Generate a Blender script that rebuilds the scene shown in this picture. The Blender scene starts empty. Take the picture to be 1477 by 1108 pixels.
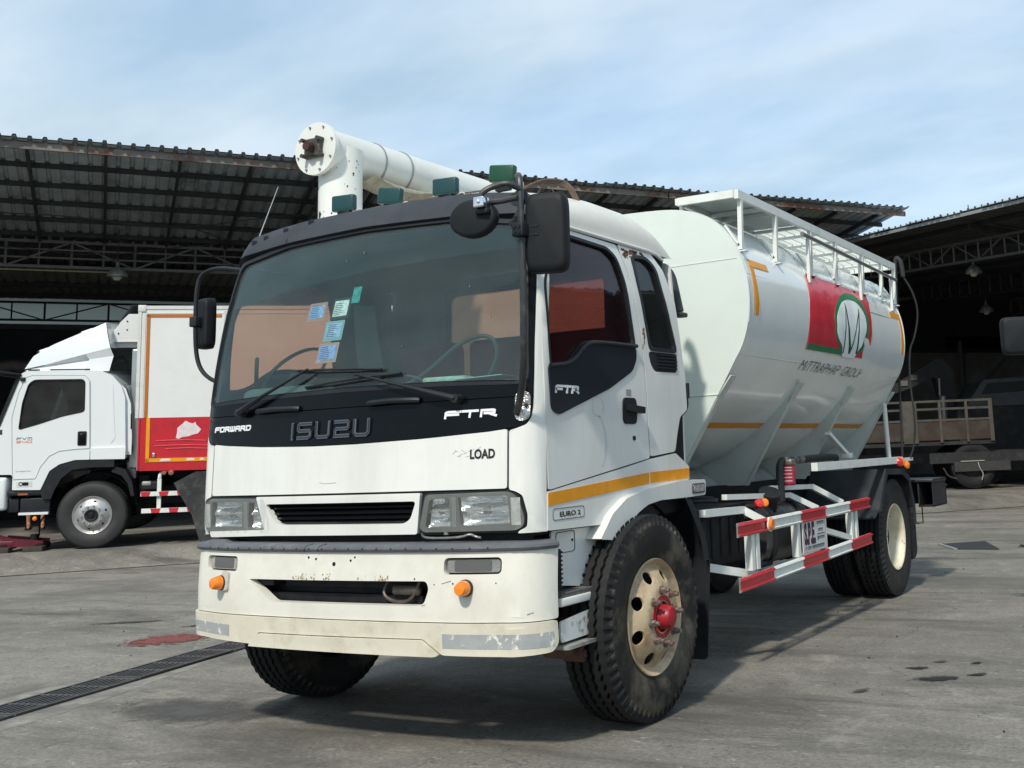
import bpy, bmesh, math, random
from math import radians as R_, sin, cos, pi, sqrt, hypot, atan2
from mathutils import Vector, Matrix
random.seed(7)
S = bpy.context.scene
C = S.collection
# ------------------------------------------------------------------ camera, sky, sun
def setup_camera():
    yaw, pitch, roll = -.465, .1646, -.0406
    fw = Vector((sin(yaw)*cos(pitch), cos(yaw)*cos(pitch), sin(pitch)))
    r = Vector((cos(yaw), -sin(yaw), 0)); u = r.cross(fw)
    r2 = cos(roll)*r + sin(roll)*u; u2 = -sin(roll)*r + cos(roll)*u
    cd = bpy.data.cameras.new('camera'); co = bpy.data.objects.new('camera', cd); C.objects.link(co)
    M = Matrix((( r2.x, u2.x, -fw.x, 4.035), (r2.y, u2.y, -fw.y, -4.260), (r2.z, u2.z, -fw.z, 1.358), (0, 0, 0, 1)))
    co.matrix_world = M
    cd.sensor_fit = 'HORIZONTAL'; cd.sensor_width = 36; cd.lens = 36*1586.8/1477
    cd.shift_x = -236/1477; cd.shift_y = -166/1477
    cd.clip_start = .05; cd.clip_end = 2000
    S.camera = co
setup_camera()
SUN = Vector((.2, -1.0, 1.03)).normalized()
def setup_light():
    w = bpy.data.worlds.new('World'); S.world = w; w.use_nodes = True
    nt = w.node_tree; nt.nodes.clear(); N = nt.nodes; L = nt.links
    out = N.new('ShaderNodeOutputWorld'); bg = N.new('ShaderNodeBackground'); bg.inputs[1].default_value = .15
    sky = N.new('ShaderNodeTexSky'); sky.sky_type = 'NISHITA'; sky.sun_disc = False
    sky.sun_elevation = math.asin(SUN.z); sky.sun_rotation = atan2(SUN.x, SUN.y); sky.dust_density = 1.2; sky.ozone_density = 2.0
    tc = N.new('ShaderNodeTexCoord'); sep = N.new('ShaderNodeSeparateXYZ'); L.new(tc.outputs['Generated'], sep.inputs[0])
    # project the view direction on a flat cloud layer
    add = N.new('ShaderNodeMath'); add.operation = 'ADD'; add.inputs[1].default_value = .22; L.new(sep.outputs[2], add.inputs[0])
    dx = N.new('ShaderNodeMath'); dx.operation = 'DIVIDE'; L.new(sep.outputs[0], dx.inputs[0]); L.new(add.outputs[0], dx.inputs[1])
    dy = N.new('ShaderNodeMath'); dy.operation = 'DIVIDE'; L.new(sep.outputs[1], dy.inputs[0]); L.new(add.outputs[0], dy.inputs[1])
    cmb = N.new('ShaderNodeCombineXYZ'); L.new(dx.outputs[0], cmb.inputs[0]); L.new(dy.outputs[0], cmb.inputs[1])
    mp = N.new('ShaderNodeMapping'); mp.inputs['Scale'].default_value = (.75, 1.5, 1); mp.inputs['Rotation'].default_value = (0, 0, .9)
    mp.inputs['Location'].default_value = (1.3, .4, 0); L.new(cmb.outputs[0], mp.inputs[0])
    n1 = N.new('ShaderNodeTexNoise'); n1.inputs['Scale'].default_value = 1.1; n1.inputs['Detail'].default_value = 7; n1.inputs['Roughness'].default_value = .5; n1.inputs['Distortion'].default_value = .5
    L.new(mp.outputs[0], n1.inputs['Vector'])
    cr = N.new('ShaderNodeValToRGB'); cr.color_ramp.elements[0].position = .3; cr.color_ramp.elements[0].color = (.62, .62, .62, 1)
    cr.color_ramp.elements[1].position = .62; cr.color_ramp.elements[1].color = (.97, .97, .97, 1); L.new(n1.outputs[0], cr.inputs[0])
    n2 = N.new('ShaderNodeTexNoise'); n2.inputs['Scale'].default_value = 2.3; n2.inputs['Detail'].default_value = 6; L.new(mp.outputs[0], n2.inputs['Vector'])
    cc = N.new('ShaderNodeValToRGB'); cc.color_ramp.elements[0].position = .35; cc.color_ramp.elements[0].color = (1.72, 2.36, 2.86, 1)
    cc.color_ramp.elements[1].position = .65; cc.color_ramp.elements[1].color = (2.78, 3.28, 3.62, 1); L.new(n2.outputs[0], cc.inputs[0])
    mx = N.new('ShaderNodeMixRGB'); L.new(cr.outputs[0], mx.inputs[0]); L.new(sky.outputs[0], mx.inputs[1]); L.new(cc.outputs[0], mx.inputs[2])
    L.new(mx.outputs[0], bg.inputs[0]); L.new(bg.outputs[0], out.inputs[0])
    ld = bpy.data.lights.new('sun', 'SUN'); ld.energy = 2.1; ld.angle = R_(3.5); ld.color = (1, .93, .82)
    lo = bpy.data.objects.new('sun', ld); C.objects.link(lo)
    lo.rotation_euler = (-SUN).to_track_quat('-Z', 'Y').to_euler()
setup_light()
S.view_settings.view_transform = 'Standard'; S.view_settings.look = 'None'; S.view_settings.gamma = 1
S.view_settings.exposure = 0.78
S.cycles.max_bounces = 6; S.cycles.transparent_max_bounces = 12; S.cycles.caustics_reflective = False; S.cycles.caustics_refractive = False

# ------------------------------------------------------------------ materials
MATS = {}
def mat(name, col=(.5, .5, .5), rough=.5, metal=0., var=.0, scale=6., dirt=None, dirt_amt=0., dscale=3., bump=0., bscale=60., coat=0., spec=.5, dlo=.5, dhi=.7, emis=None, alpha=None, streak=False, wear=None, wlo=.62, wscale=9.):
    if name in MATS: return MATS[name]
    m = bpy.data.materials.new(name); m.use_nodes = True; nt = m.node_tree; N = nt.nodes; L = nt.links
    b = N['Principled BSDF']; b.inputs['Base Color'].default_value = (*col, 1); b.inputs['Roughness'].default_value = rough
    b.inputs['Metallic'].default_value = metal; b.inputs['Specular IOR Level'].default_value = spec
    b.inputs['Coat Weight'].default_value = coat; b.inputs['Coat Roughness'].default_value = .08
    tc = N.new('ShaderNodeTexCoord'); src = tc.outputs['Object']
    cur = None
    if var:
        n = N.new('ShaderNodeTexNoise'); n.inputs['Scale'].default_value = scale; n.inputs['Detail'].default_value = 6; n.inputs['Roughness'].default_value = .65
        L.new(src, n.inputs['Vector'])
        r = N.new('ShaderNodeValToRGB'); r.color_ramp.elements[0].position = .3; r.color_ramp.elements[1].position = .7
        r.color_ramp.elements[0].color = (*[c*(1-var) for c in col], 1); r.color_ramp.elements[1].color = (*[min(1, c*(1+var)) for c in col], 1)
        L.new(n.outputs[0], r.inputs[0]); cur = r.outputs[0]
    def layer(cur, c2, amt, sc, lo, hi, stretch):
        n = N.new('ShaderNodeTexNoise'); n.inputs['Scale'].default_value = sc; n.inputs['Detail'].default_value = 9; n.inputs['Roughness'].default_value = .7
        mp = N.new('ShaderNodeMapping'); mp.inputs['Scale'].default_value = (1, 1, .15) if stretch else (1, 1, 1); mp.inputs['Location'].default_value = (sc, 3, 1)
        L.new(src, mp.inputs[0]); L.new(mp.outputs[0], n.inputs['Vector'])
        r = N.new('ShaderNodeValToRGB'); r.color_ramp.elements[0].position = lo; r.color_ramp.elements[1].position = hi
        r.color_ramp.elements[0].color = (0, 0, 0, 1); r.color_ramp.elements[1].color = (amt, amt, amt, 1); L.new(n.outputs[0], r.inputs[0])
        mx = N.new('ShaderNodeMixRGB'); L.new(r.outputs[0], mx.inputs[0])
        if cur is None: mx.inputs[1].default_value = (*col, 1)
        else: L.new(cur, mx.inputs[1])
        mx.inputs[2].default_value = (*c2, 1)
        return mx.outputs[0]
    if dirt: cur = layer(cur, dirt, dirt_amt, dscale, dlo, dhi, streak)
    if wear: cur = layer(cur, wear, 1., wscale, wlo, wlo+.02, False)
    if cur is not None: L.new(cur, b.inputs['Base Color'])
    if bump:
        n = N.new('ShaderNodeTexNoise'); n.inputs['Scale'].default_value = bscale; n.inputs['Detail'].default_value = 5; L.new(src, n.inputs['Vector'])
        bp_ = N.new('ShaderNodeBump'); bp_.inputs['Strength'].default_value = bump; bp_.inputs['Distance'].default_value = .02
        L.new(n.outputs[0], bp_.inputs['Height']); L.new(bp_.outputs[0], b.inputs['Normal'])
    if emis: b.inputs['Emission Color'].default_value = (*emis[0], 1); b.inputs['Emission Strength'].default_value = emis[1]
    MATS[name] = m; return m
def glass(name, tint, dust=.06, dustcol=(.3, .33, .32), rough=.02, refl=1.):
    if name in MATS: return MATS[name]
    m = bpy.data.materials.new(name); m.use_nodes = True; nt = m.node_tree; N = nt.nodes; L = nt.links; N.clear()
    out = N.new('ShaderNodeOutputMaterial'); tr = N.new('ShaderNodeBsdfTransparent'); tr.inputs[0].default_value = (*tint, 1)
    gl = N.new('ShaderNodeBsdfGlossy'); gl.inputs['Roughness'].default_value = rough; gl.inputs[0].default_value = (refl, refl, refl, 1)
    lw = N.new('ShaderNodeLayerWeight'); lw.inputs[0].default_value = .5
    pw = N.new('ShaderNodeMath'); pw.operation = 'POWER'; pw.inputs[1].default_value = 5; L.new(lw.outputs['Facing'], pw.inputs[0])
    fr = N.new('ShaderNodeMath'); fr.operation = 'MULTIPLY_ADD'; fr.inputs[1].default_value = .9; fr.inputs[2].default_value = .035; L.new(pw.outputs[0], fr.inputs[0])
    df = N.new('ShaderNodeBsdfDiffuse'); df.inputs[0].default_value = (*dustcol, 1)
    m1 = N.new('ShaderNodeMixShader'); L.new(tr.outputs[0], m1.inputs[1]); L.new(df.outputs[0], m1.inputs[2])
    tc = N.new('ShaderNodeTexCoord'); n = N.new('ShaderNodeTexNoise'); n.inputs['Scale'].default_value = 3; n.inputs['Detail'].default_value = 8
    L.new(tc.outputs['Object'], n.inputs['Vector']); mr = N.new('ShaderNodeMapRange'); mr.inputs[1].default_value = .3; mr.inputs[2].default_value = .7
    mr.inputs[3].default_value = dust*.5; mr.inputs[4].default_value = dust*1.5; L.new(n.outputs[0], mr.inputs[0]); L.new(mr.outputs[0], m1.inputs[0])
    m2 = N.new('ShaderNodeMixShader'); L.new(fr.outputs[0], m2.inputs[0]); L.new(m1.outputs[0], m2.inputs[1]); L.new(gl.outputs[0], m2.inputs[2])
    L.new(m2.outputs[0], out.inputs[0]); MATS[name] = m; return m
RUST = (.16, .07, .035)
def W_cab():  return mat('white_cab_paint', (.72, .73, .70), .33, var=.03, scale=5, dirt=(.42, .40, .33), dirt_amt=.42, dscale=3.0, coat=.4, wear=(.36, .33, .27), wlo=.745, wscale=38, dlo=.45, dhi=.8, streak=True, bump=.06, bscale=2.4)
def W_tank(): return mat('white_tank_paint', (.78, .82, .80), .18, var=.03, scale=1.5, dirt=(.48, .5, .47), dirt_amt=.3, dscale=1.6, coat=.4, dlo=.45, dhi=.85, streak=True, bump=.22, bscale=1.8)
def W_bump(): return mat('cream_bumper_paint', (.70, .69, .62), .42, var=.03, scale=4, dirt=(.40, .36, .26), dirt_amt=.5, dscale=3, wear=(.30, .27, .2), wlo=.735, wscale=34, dlo=.46, dhi=.85, bump=.02, bscale=6, coat=.15)
def W_lip():  return mat('yellowed_lip_paint', (.63, .60, .49), .45, var=.05, scale=5, dirt=(.33, .26, .15), dirt_amt=.7, dscale=6, wear=(.2, .15, .09), wlo=.72, wscale=26, dlo=.5, dhi=.85)
def W_frame(): return mat('white_frame_paint', (.72, .75, .72), .4, var=.04, scale=9, dirt=(.35, .34, .3), dirt_amt=.4, dscale=7, dlo=.5, dhi=.8)
def BLK():   return mat('black_plastic', (.012, .014, .018), .5, spec=.3, var=.2, scale=9, dirt=(.04, .04, .04), dirt_amt=.4, dscale=5, dlo=.45, dhi=.8)
def BLKG():  return mat('gloss_black_paint', (.0035, .0045, .006), .18, dirt=(.016, .018, .021), dirt_amt=.35, dscale=4, spec=.15, dlo=.5, dhi=.9)
def GREYP(): return mat('weathered_grey_plastic', (.026, .031, .039), .6, spec=.35, var=.12, scale=5, dirt=(.07, .075, .085), dirt_amt=.5, dscale=3, dlo=.45, dhi=.8)
def STRIP(): return mat('faded_bumper_rubber', (.10, .108, .12), .7, var=.15, scale=8, dirt=(.25, .26, .26), dirt_amt=.5, dscale=9, dlo=.5, dhi=.75, bump=.15, bscale=90)
def CHAS():  return mat('chassis_black', (.008, .009, .012), .6, spec=.25, var=.3, scale=6, dirt=(.05, .045, .04), dirt_amt=.6, dscale=5, dlo=.45, dhi=.8)
def RUB():   return mat('tyre_rubber', (.010, .011, .012), .7, spec=.3, var=.25, scale=8, dirt=(.05, .045, .037), dirt_amt=.4, dscale=4, dlo=.52, dhi=.8, bump=.1, bscale=60)
def RUBW():  return mat('tyre_sidewall_dusty', (.013, .013, .013), .6, spec=.3, var=.25, scale=8, dirt=(.15, .13, .095), dirt_amt=.9, dscale=3.2, dlo=.46, dhi=.68, wear=(.22, .20, .17), wlo=.66, wscale=14)
def STEEL(): return mat('dull_steel', (.3, .3, .29), .45, .8, var=.3, scale=20, dirt=RUST, dirt_amt=.7, dscale=14, dlo=.45, dhi=.7)
def CHROME(): return mat('chrome', (.75, .76, .78), .12, 1.)
def RED():   return mat('red_reflective', (.52, .02, .03), .35, var=.12, scale=10, dirt=(.2, .03, .03), dirt_amt=.5, dscale=8, coat=.3)
def REDP():  return mat('red_paint', (.5, .012, .025), .3, var=.06, scale=6, dirt=(.2, .02, .02), dirt_amt=.5, dscale=5, coat=.4)
def ORTAPE(): return mat('amber_tape', (.75, .30, .012), .4, var=.08, scale=12, dirt=(.4, .16, .02), dirt_amt=.6, dscale=10, dlo=.5, dhi=.8)
def AMBER(): return mat('amber_lens', (.85, .22, .01), .2, coat=.5, var=.1, scale=30)
def REDL():  return mat('red_lens', (.6, .02, .02), .2, coat=.5)

# ------------------------------------------------------------------ mesh helpers
class MB:
    def __init__(s): s.v = []; s.f = []
    def add(s, vs, fs):
        o = len(s.v); s.v += [Vector(v) for v in vs]; s.f += [tuple(i+o for i in f) for f in fs]; return s
    def box(s, c, d, M=None, taper=None):
        x, y, z = d[0]/2, d[1]/2, d[2]/2
        vs = [Vector((a*x, b*y, e*z)) for e in (-1, 1) for b in (-1, 1) for a in (-1, 1)]
        if M: vs = [M @ v for v in vs]
        c = Vector(c)
        return s.add([v+c for v in vs], [(0, 2, 3, 1), (4, 5, 7, 6), (0, 1, 5, 4), (2, 6, 7, 3), (0, 4, 6, 2), (1, 3, 7, 5)])
    def bb(s, a, b):   # box from min to max
        return s.box([(a[i]+b[i])/2 for i in range(3)], [abs(b[i]-a[i]) for i in range(3)])
    def rbox(s, a, b, r=.02, seg=3, M=None):  # rounded box
        bm = bmesh.new(); bmesh.ops.create_cube(bm, size=1)
        d = [abs(b[i]-a[i]) for i in range(3)]; c = Vector([(a[i]+b[i])/2 for i in range(3)])
        for v in bm.verts: v.co = Vector((v.co.x*d[0], v.co.y*d[1], v.co.z*d[2]))
        bmesh.ops.bevel(bm, geom=bm.edges[:], offset=min(r, min(d)*.49), segments=seg, affect='EDGES', profile=.5)
        for v in bm.verts: v.co = (M @ v.co if M else v.co) + c
        bm.verts.index_update(); s.add([v.co for v in bm.verts], [tuple(v.index for v in f.verts) for f in bm.faces]); bm.free(); return s
    def bar(s, p, q, w, h, up=(0, 0, 1)):  # rectangular bar between two points
        p, q = Vector(p), Vector(q); d = (q-p).normalized(); up = Vector(up)
        if abs(d.dot(up)) > .98: up = Vector((0, 1, 0))
        a = d.cross(up).normalized()*w/2; b = a.cross(d).normalized()*h/2
        vs = [e+x*a+y*b for e in (p, q) for x, y in ((-1, -1), (1, -1), (1, 1), (-1, 1))]
        return s.add(vs, [(0, 1, 2, 3), (7, 6, 5, 4), (0, 4, 5, 1), (1, 5, 6, 2), (2, 6, 7, 3), (3, 7, 4, 0)])
    def cyl(s, p, q, r, r2=None, n=24, cap=True):
        p, q = Vector(p), Vector(q); d = (q-p).normalized(); r2 = r if r2 is None else r2
        a = d.orthogonal().normalized(); b = d.cross(a)
        vs = [e+rr*(cos(2*pi*i/n)*a+sin(2*pi*i/n)*b) for e, rr in ((p, r), (q, r2)) for i in range(n)]
        fs = [(i, (i+1) % n, n+(i+1) % n, n+i) for i in range(n)]
        if cap: fs += [tuple(range(n-1, -1, -1)), tuple(range(n, 2*n))]
        return s.add(vs, fs)
    def tube(s, pts, r, n=10, smooth=0, cap=True):
        pts = [Vector(p) for p in pts]
        for _ in range(smooth):
            q = [pts[0]]
            for a, b in zip(pts, pts[1:]): q += [a*.75+b*.25, a*.25+b*.75]
            pts = q+[pts[-1]]
        rr = r if isinstance(r, (list, tuple)) else [r]*len(pts)
        vs = []; a = None
        for i, p in enumerate(pts):
            d = (pts[min(i+1, len(pts)-1)]-pts[max(i-1, 0)]).normalized()
            a = d.orthogonal().normalized() if a is None else (a-d*a.dot(d)).normalized()
            b = d.cross(a)
            vs += [p+rr[i]*(cos(2*pi*k/n)*a+sin(2*pi*k/n)*b) for k in range(n)]
        m = len(pts)
        fs = [(i*n+k, i*n+(k+1) % n, (i+1)*n+(k+1) % n, (i+1)*n+k) for i in range(m-1) for k in range(n)]
        if cap: fs += [tuple(range(n-1, -1, -1)), tuple(range((m-1)*n, m*n))]
        return s.add(vs, fs)
    def lathe(s, prof, o, axis=(1, 0, 0), n=48, cap=False):   # prof: (along, radius)
        o = Vector(o); d = Vector(axis).normalized(); a = Vector((0, 0, 1)) if abs(d.z) < .9 else Vector((1, 0, 0))
        b = d.cross(a).normalized(); a = b.cross(d)
        vs = [o+d*t+r*(cos(2*pi*i/n)*a+sin(2*pi*i/n)*b) for t, r in prof for i in range(n)]
        fs = [(j*n+i, j*n+(i+1) % n, (j+1)*n+(i+1) % n, (j+1)*n+i) for j in range(len(prof)-1) for i in range(n)]
        if cap: fs += [tuple(range(n-1, -1, -1)), tuple(range((len(prof)-1)*n, len(prof)*n))]
        return s.add(vs, fs)
    def grid(s, nu, nv, fn, closed=False):
        vs = [fn(i/nu, j/nv) for j in range(nv+1) for i in range(nu+1)]
        return s.add(vs, [(j*(nu+1)+i, j*(nu+1)+i+1, (j+1)*(nu+1)+i+1, (j+1)*(nu+1)+i) for j in range(nv) for i in range(nu)])
    def panel(s, poly, fn, t0=0., t1=.01, step=.06, holes=(), stepz=None):
        # 2D polygon (with holes) cut along a grid, wrapped by fn(u, v, offset) and given thickness
        stepz = stepz or step
        bm = bmesh.new(); edges = []
        for loop in [poly]+list(holes):
            vs = [bm.verts.new((p[0], p[1], 0)) for p in loop]
            edges += [bm.edges.new((vs[i], vs[(i+1) % len(vs)])) for i in range(len(vs))]
        bmesh.ops.triangle_fill(bm, use_beauty=True, use_dissolve=False, edges=edges, normal=(0, 0, 1))
        def inside(p, L):
            c = False
            for i in range(len(L)):
                (x0, y0), (x1, y1) = L[i-1][:2], L[i][:2]
                if (y0 > p.y) != (y1 > p.y) and p.x < (x1-x0)*(p.y-y0)/(y1-y0)+x0: c = not c
            return c
        if holes:
            bad = [f for f in bm.faces if any(inside(f.calc_center_median(), h) for h in holes)]
            if bad: bmesh.ops.delete(bm, geom=bad, context='FACES_ONLY')
        xs = [p[0] for p in poly]; ys = [p[1] for p in poly]
        for ax, (lo, hi), st in ((0, (min(xs), max(xs)), step), (1, (min(ys), max(ys)), stepz)):
            k = math.floor(lo/st)+1
            while k*st < hi-1e-6:
                co = Vector((k*st, 0, 0)) if ax == 0 else Vector((0, k*st, 0)); no = Vector((1, 0, 0)) if ax == 0 else Vector((0, 1, 0))
                bmesh.ops.bisect_plane(bm, geom=bm.verts[:]+bm.edges[:]+bm.faces[:], plane_co=co, plane_no=no, dist=1e-5); k += 1
        bmesh.ops.remove_doubles(bm, verts=bm.verts[:], dist=1e-5)
        for f in bm.faces:
            if f.normal.z < 0: f.normal_flip()
        bm.verts.index_update(); n = len(bm.verts)
        vs = [fn(v.co.x, v.co.y, t1) for v in bm.verts]+[fn(v.co.x, v.co.y, t0) for v in bm.verts]
        fs = []; 
        for f in bm.faces:
            ix = [v.index for v in f.verts]; fs.append(tuple(ix)); fs.append(tuple(i+n for i in reversed(ix)))
        for e in bm.edges:
            if len(e.link_faces) == 1:
                f = e.link_faces[0]; l = [l for l in f.loops if l.edge == e][0]
                a, b = l.vert.index, l.link_loop_next.vert.index; fs.append((b, a, a+n, b+n))
        bm.free(); return s.add(vs, fs)
    def build(s, name, m, parent=None, ang=35, M=None, matfn=None, keep=False):
        me = bpy.data.meshes.new(name)
        me.from_pydata([tuple(M @ v) if M else tuple(v) for v in s.v], [], s.f); me.validate(verbose=False)
        bm = bmesh.new(); bm.from_mesh(me); bmesh.ops.recalc_face_normals(bm, faces=bm.faces[:]) if not keep else None
        bm.to_mesh(me); bm.free()
        ms = m if isinstance(m, (list, tuple)) else [m]
        for q in ms: me.materials.append(q)
        if matfn:
            for p in me.polygons: p.material_index = matfn(p.center, p.normal)
        me.polygons.foreach_set('use_smooth', [True]*len(me.polygons)); me.set_sharp_from_angle(angle=R_(ang)); me.update()
        o = bpy.data.objects.new(name, me); C.objects.link(o)
        if parent: o.parent = parent
        return o
def tag(o, label=None, cat=None, group=None, kind=None):
    for k, v in (('label', label), ('category', cat), ('group', group), ('kind', kind)):
        if v: o[k] = v
    return o
def thing(name, label, cat, loc=(0, 0, 0), group=None, M=None):
    o = bpy.data.objects.new(name, None); C.objects.link(o); o.empty_display_size = .2
    if M: o.matrix_world = M
    else: o.location = loc
    return tag(o, label, cat, group)
def copy_tree(o, parent=None):
    c = o.copy(); C.objects.link(c)
    if parent: c.parent = parent
    for ch in list(o.children): copy_tree(ch, c)
    return c
def rrect(x0, y0, x1, y1, r=.02, n=4):
    out = []
    for cx, cy, a0 in ((x1-r, y0+r, -90), (x1-r, y1-r, 0), (x0+r, y1-r, 90), (x0+r, y0+r, 180)):
        out += [(cx+r*cos(R_(a0+90*i/n)), cy+r*sin(R_(a0+90*i/n))) for i in range(n+1)]
    return out
def rpoly(pts, r=.03, n=4):   # round the corners of a polygon
    out = []; m = len(pts)
    for i in range(m):
        p0, p, p1 = Vector(pts[i-1]), Vector(pts[i]), Vector(pts[(i+1) % m])
        a = (p0-p); b = (p1-p); rr = min(r, a.length*.45, b.length*.45)
        q0 = p+a.normalized()*rr; q1 = p+b.normalized()*rr
        for k in range(n+1):
            t = k/n; q = q0*(1-t)**2+p*2*t*(1-t)+q1*t*t; out.append((q.x, q.y))
    return out
def interp(tab, x):
    if x <= tab[0][0]: return tab[0][1]
    for (a, fa), (b, fb) in zip(tab, tab[1:]):
        if x <= b: t = (x-a)/(b-a); return fa+(fb-fa)*t
    return tab[-1][1]
# lettering: strokes on a unit cell, thickened into flat ribbons
GL = {'I': [[(0, 0), (0, 1)]], 'S': [[(.0, 0), (.8, 0), (1, .12), (1, .42), (.9, .5), (.1, .5), (0, .6), (0, .9), (.1, 1), (1, 1)]],
 'U': [[(0, 1), (0, .15), (.15, 0), (.85, 0), (1, .15), (1, 1)]], 'Z': [[(0, 1), (.9, 1), (1, .9), (1, .6), (.9, .5), (.1, .5), (0, .4), (0, 0), (1, 0)]],
 'F': [[(0, 0), (0, .85), (.15, 1), (1.1, 1)], [(0, .5), (.95, .5)]], 'T': [[(-.05, 1), (1.05, 1)], [(.5, 1), (.5, 0)]],
 'R': [[(0, 0), (0, 1), (.85, 1), (.95, .9), (.95, .58), (.85, .48), (.25, .48)], [(.5, .48), (1.08, 0)]],
 'O': [[(.1, 0), (0, .1), (0, .9), (.1, 1), (.9, 1), (1, .9), (1, .1), (.9, 0), (.1, 0), (0, .1)]],
 'W': [[(0, 1), (0, .1), (.1, 0), (.9, 0), (1, .1), (1, 1)], [(.5, 1), (.5, 0)]],
 'A': [[(0, 0), (0, .85), (.15, 1), (.85, 1), (1, .85), (1, 0)], [(0, .45), (1, .45)]],
 'D': [[(0, 0), (0, 1), (.8, 1), (1, .8), (1, .2), (.8, 0), (0, 0), (0, .1)]], 'V': [[(0, 1), (.5, 0), (1, 1)]],
 'M': [[(0, 0), (0, 1), (1, 1), (1, 0)], [(.5, 1), (.5, .1)]], '2': [[(0, 1), (1, 1), (1, .5), (0, .5), (0, 0), (1, 0)]],
 '4': [[(0, 1), (0, .4), (1, .4)], [(1, 1), (1, 0)]], '0': [[(0, 0), (0, 1), (1, 1), (1, 0), (0, 0), (0, .1)]],
 'E': [[(1, 1), (0, 1), (0, 0), (1, 0)], [(0, .5), (.9, .5)]], 'L': [[(0, 1), (0, 0), (1, 0)]], 'P': [[(0, 0), (0, 1), (1, 1), (1, .45), (0, .45)]],
 'H': [[(0, 0), (0, 1)], [(1, 0), (1, 1)], [(0, .5), (1, .5)]], 'G': [[(1, 1), (0, 1), (0, 0), (1, 0), (1, .5), (.5, .5)]]}
def strokes(mb, text, x0, z0, x1, z1, fn, wfrac=.2, slant=0., t0=.0, t1=.006, gap=.3, aspect=None):
    # each letter cell: equal widths (I is narrow)
    wd = [(.18 if ch == 'I' else .55 if ch == ' ' else 1.) for ch in text]
    tot = sum(wd)+gap*(len(text)-1); u = (x1-x0)/tot; h = z1-z0; w = wfrac*h; x = x0
    for ch, wc in zip(text, wd):
        cw = u*wc
        for st in GL.get(ch, []):
            ps = []
            for a, b in st:
                px = x+(w/2)+a*(cw-w) if ch != 'I' else x+cw/2
                pz = z0+w/2+b*(h-w); ps.append(Vector((px+slant*(pz-z0), pz)))
            # ribbon with mitred joints
            L_, R2 = [], []
            for i, p in enumerate(ps):
                d0 = (p-ps[i-1]).normalized() if i else None; d1 = (ps[i+1]-p).normalized() if i < len(ps)-1 else None
                d = (d0+d1).normalized() if d0 and d1 else (d0 or d1); nn = Vector((-d.y, d.x)); k = w/2
                if d0 and d1: k = min(w, (w/2)/max(.4, nn.dot(Vector((-d0.y, d0.x)))))
                e = p
                if d0 is None: e = p-d*w/2
                if d1 is None: e = p+d*w/2
                L_.append(e+nn*k); R2.append(e-nn*k)
            n = len(ps); vs = []
            for off in (t1, t0):
                vs += [fn(q.x, q.y, off) for q in L_]+[fn(q.x, q.y, off) for q in R2]
            fs = []
            for i in range(n-1):
                fs += [(i, n+i, n+i+1, i+1), (2*n+i, 2*n+i+1, 3*n+i+1, 3*n+i), (i, i+1, 2*n+i+1, 2*n+i), (n+i, 3*n+i, 3*n+i+1, n+i+1)]
            fs += [(0, 2*n, 3*n, n), (n-1, 2*n-1, 4*n-1, 3*n-1)]
            mb.add(vs, fs)
        x += cw+gap*u
def font_text(mb, text, x0, z0, x1, z1, fn, t0=0., t1=.003, shear=0., bold=0.):
    cu = bpy.data.curves.new('t', 'FONT'); cu.body = text; cu.size = 1; cu.shear = shear; cu.offset = bold; cu.resolution_u = 3
    o = bpy.data.objects.new('t', cu); C.objects.link(o); dg = bpy.context.evaluated_depsgraph_get(); me = bpy.data.meshes.new_from_object(o.evaluated_get(dg))
    xs = [v.co.x for v in me.vertices]; ys = [v.co.y for v in me.vertices]; a, b, c, d = min(xs), max(xs), min(ys), max(ys)
    P = [((v.co.x-a)/(b-a)*(x1-x0)+x0, (v.co.y-c)/(d-c)*(z1-z0)+z0) for v in me.vertices]
    mb.add([fn(x, z, t1) for x, z in P], [tuple(p.vertices) for p in me.polygons])
    bpy.data.objects.remove(o); bpy.data.curves.remove(cu); bpy.data.meshes.remove(me)
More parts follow.
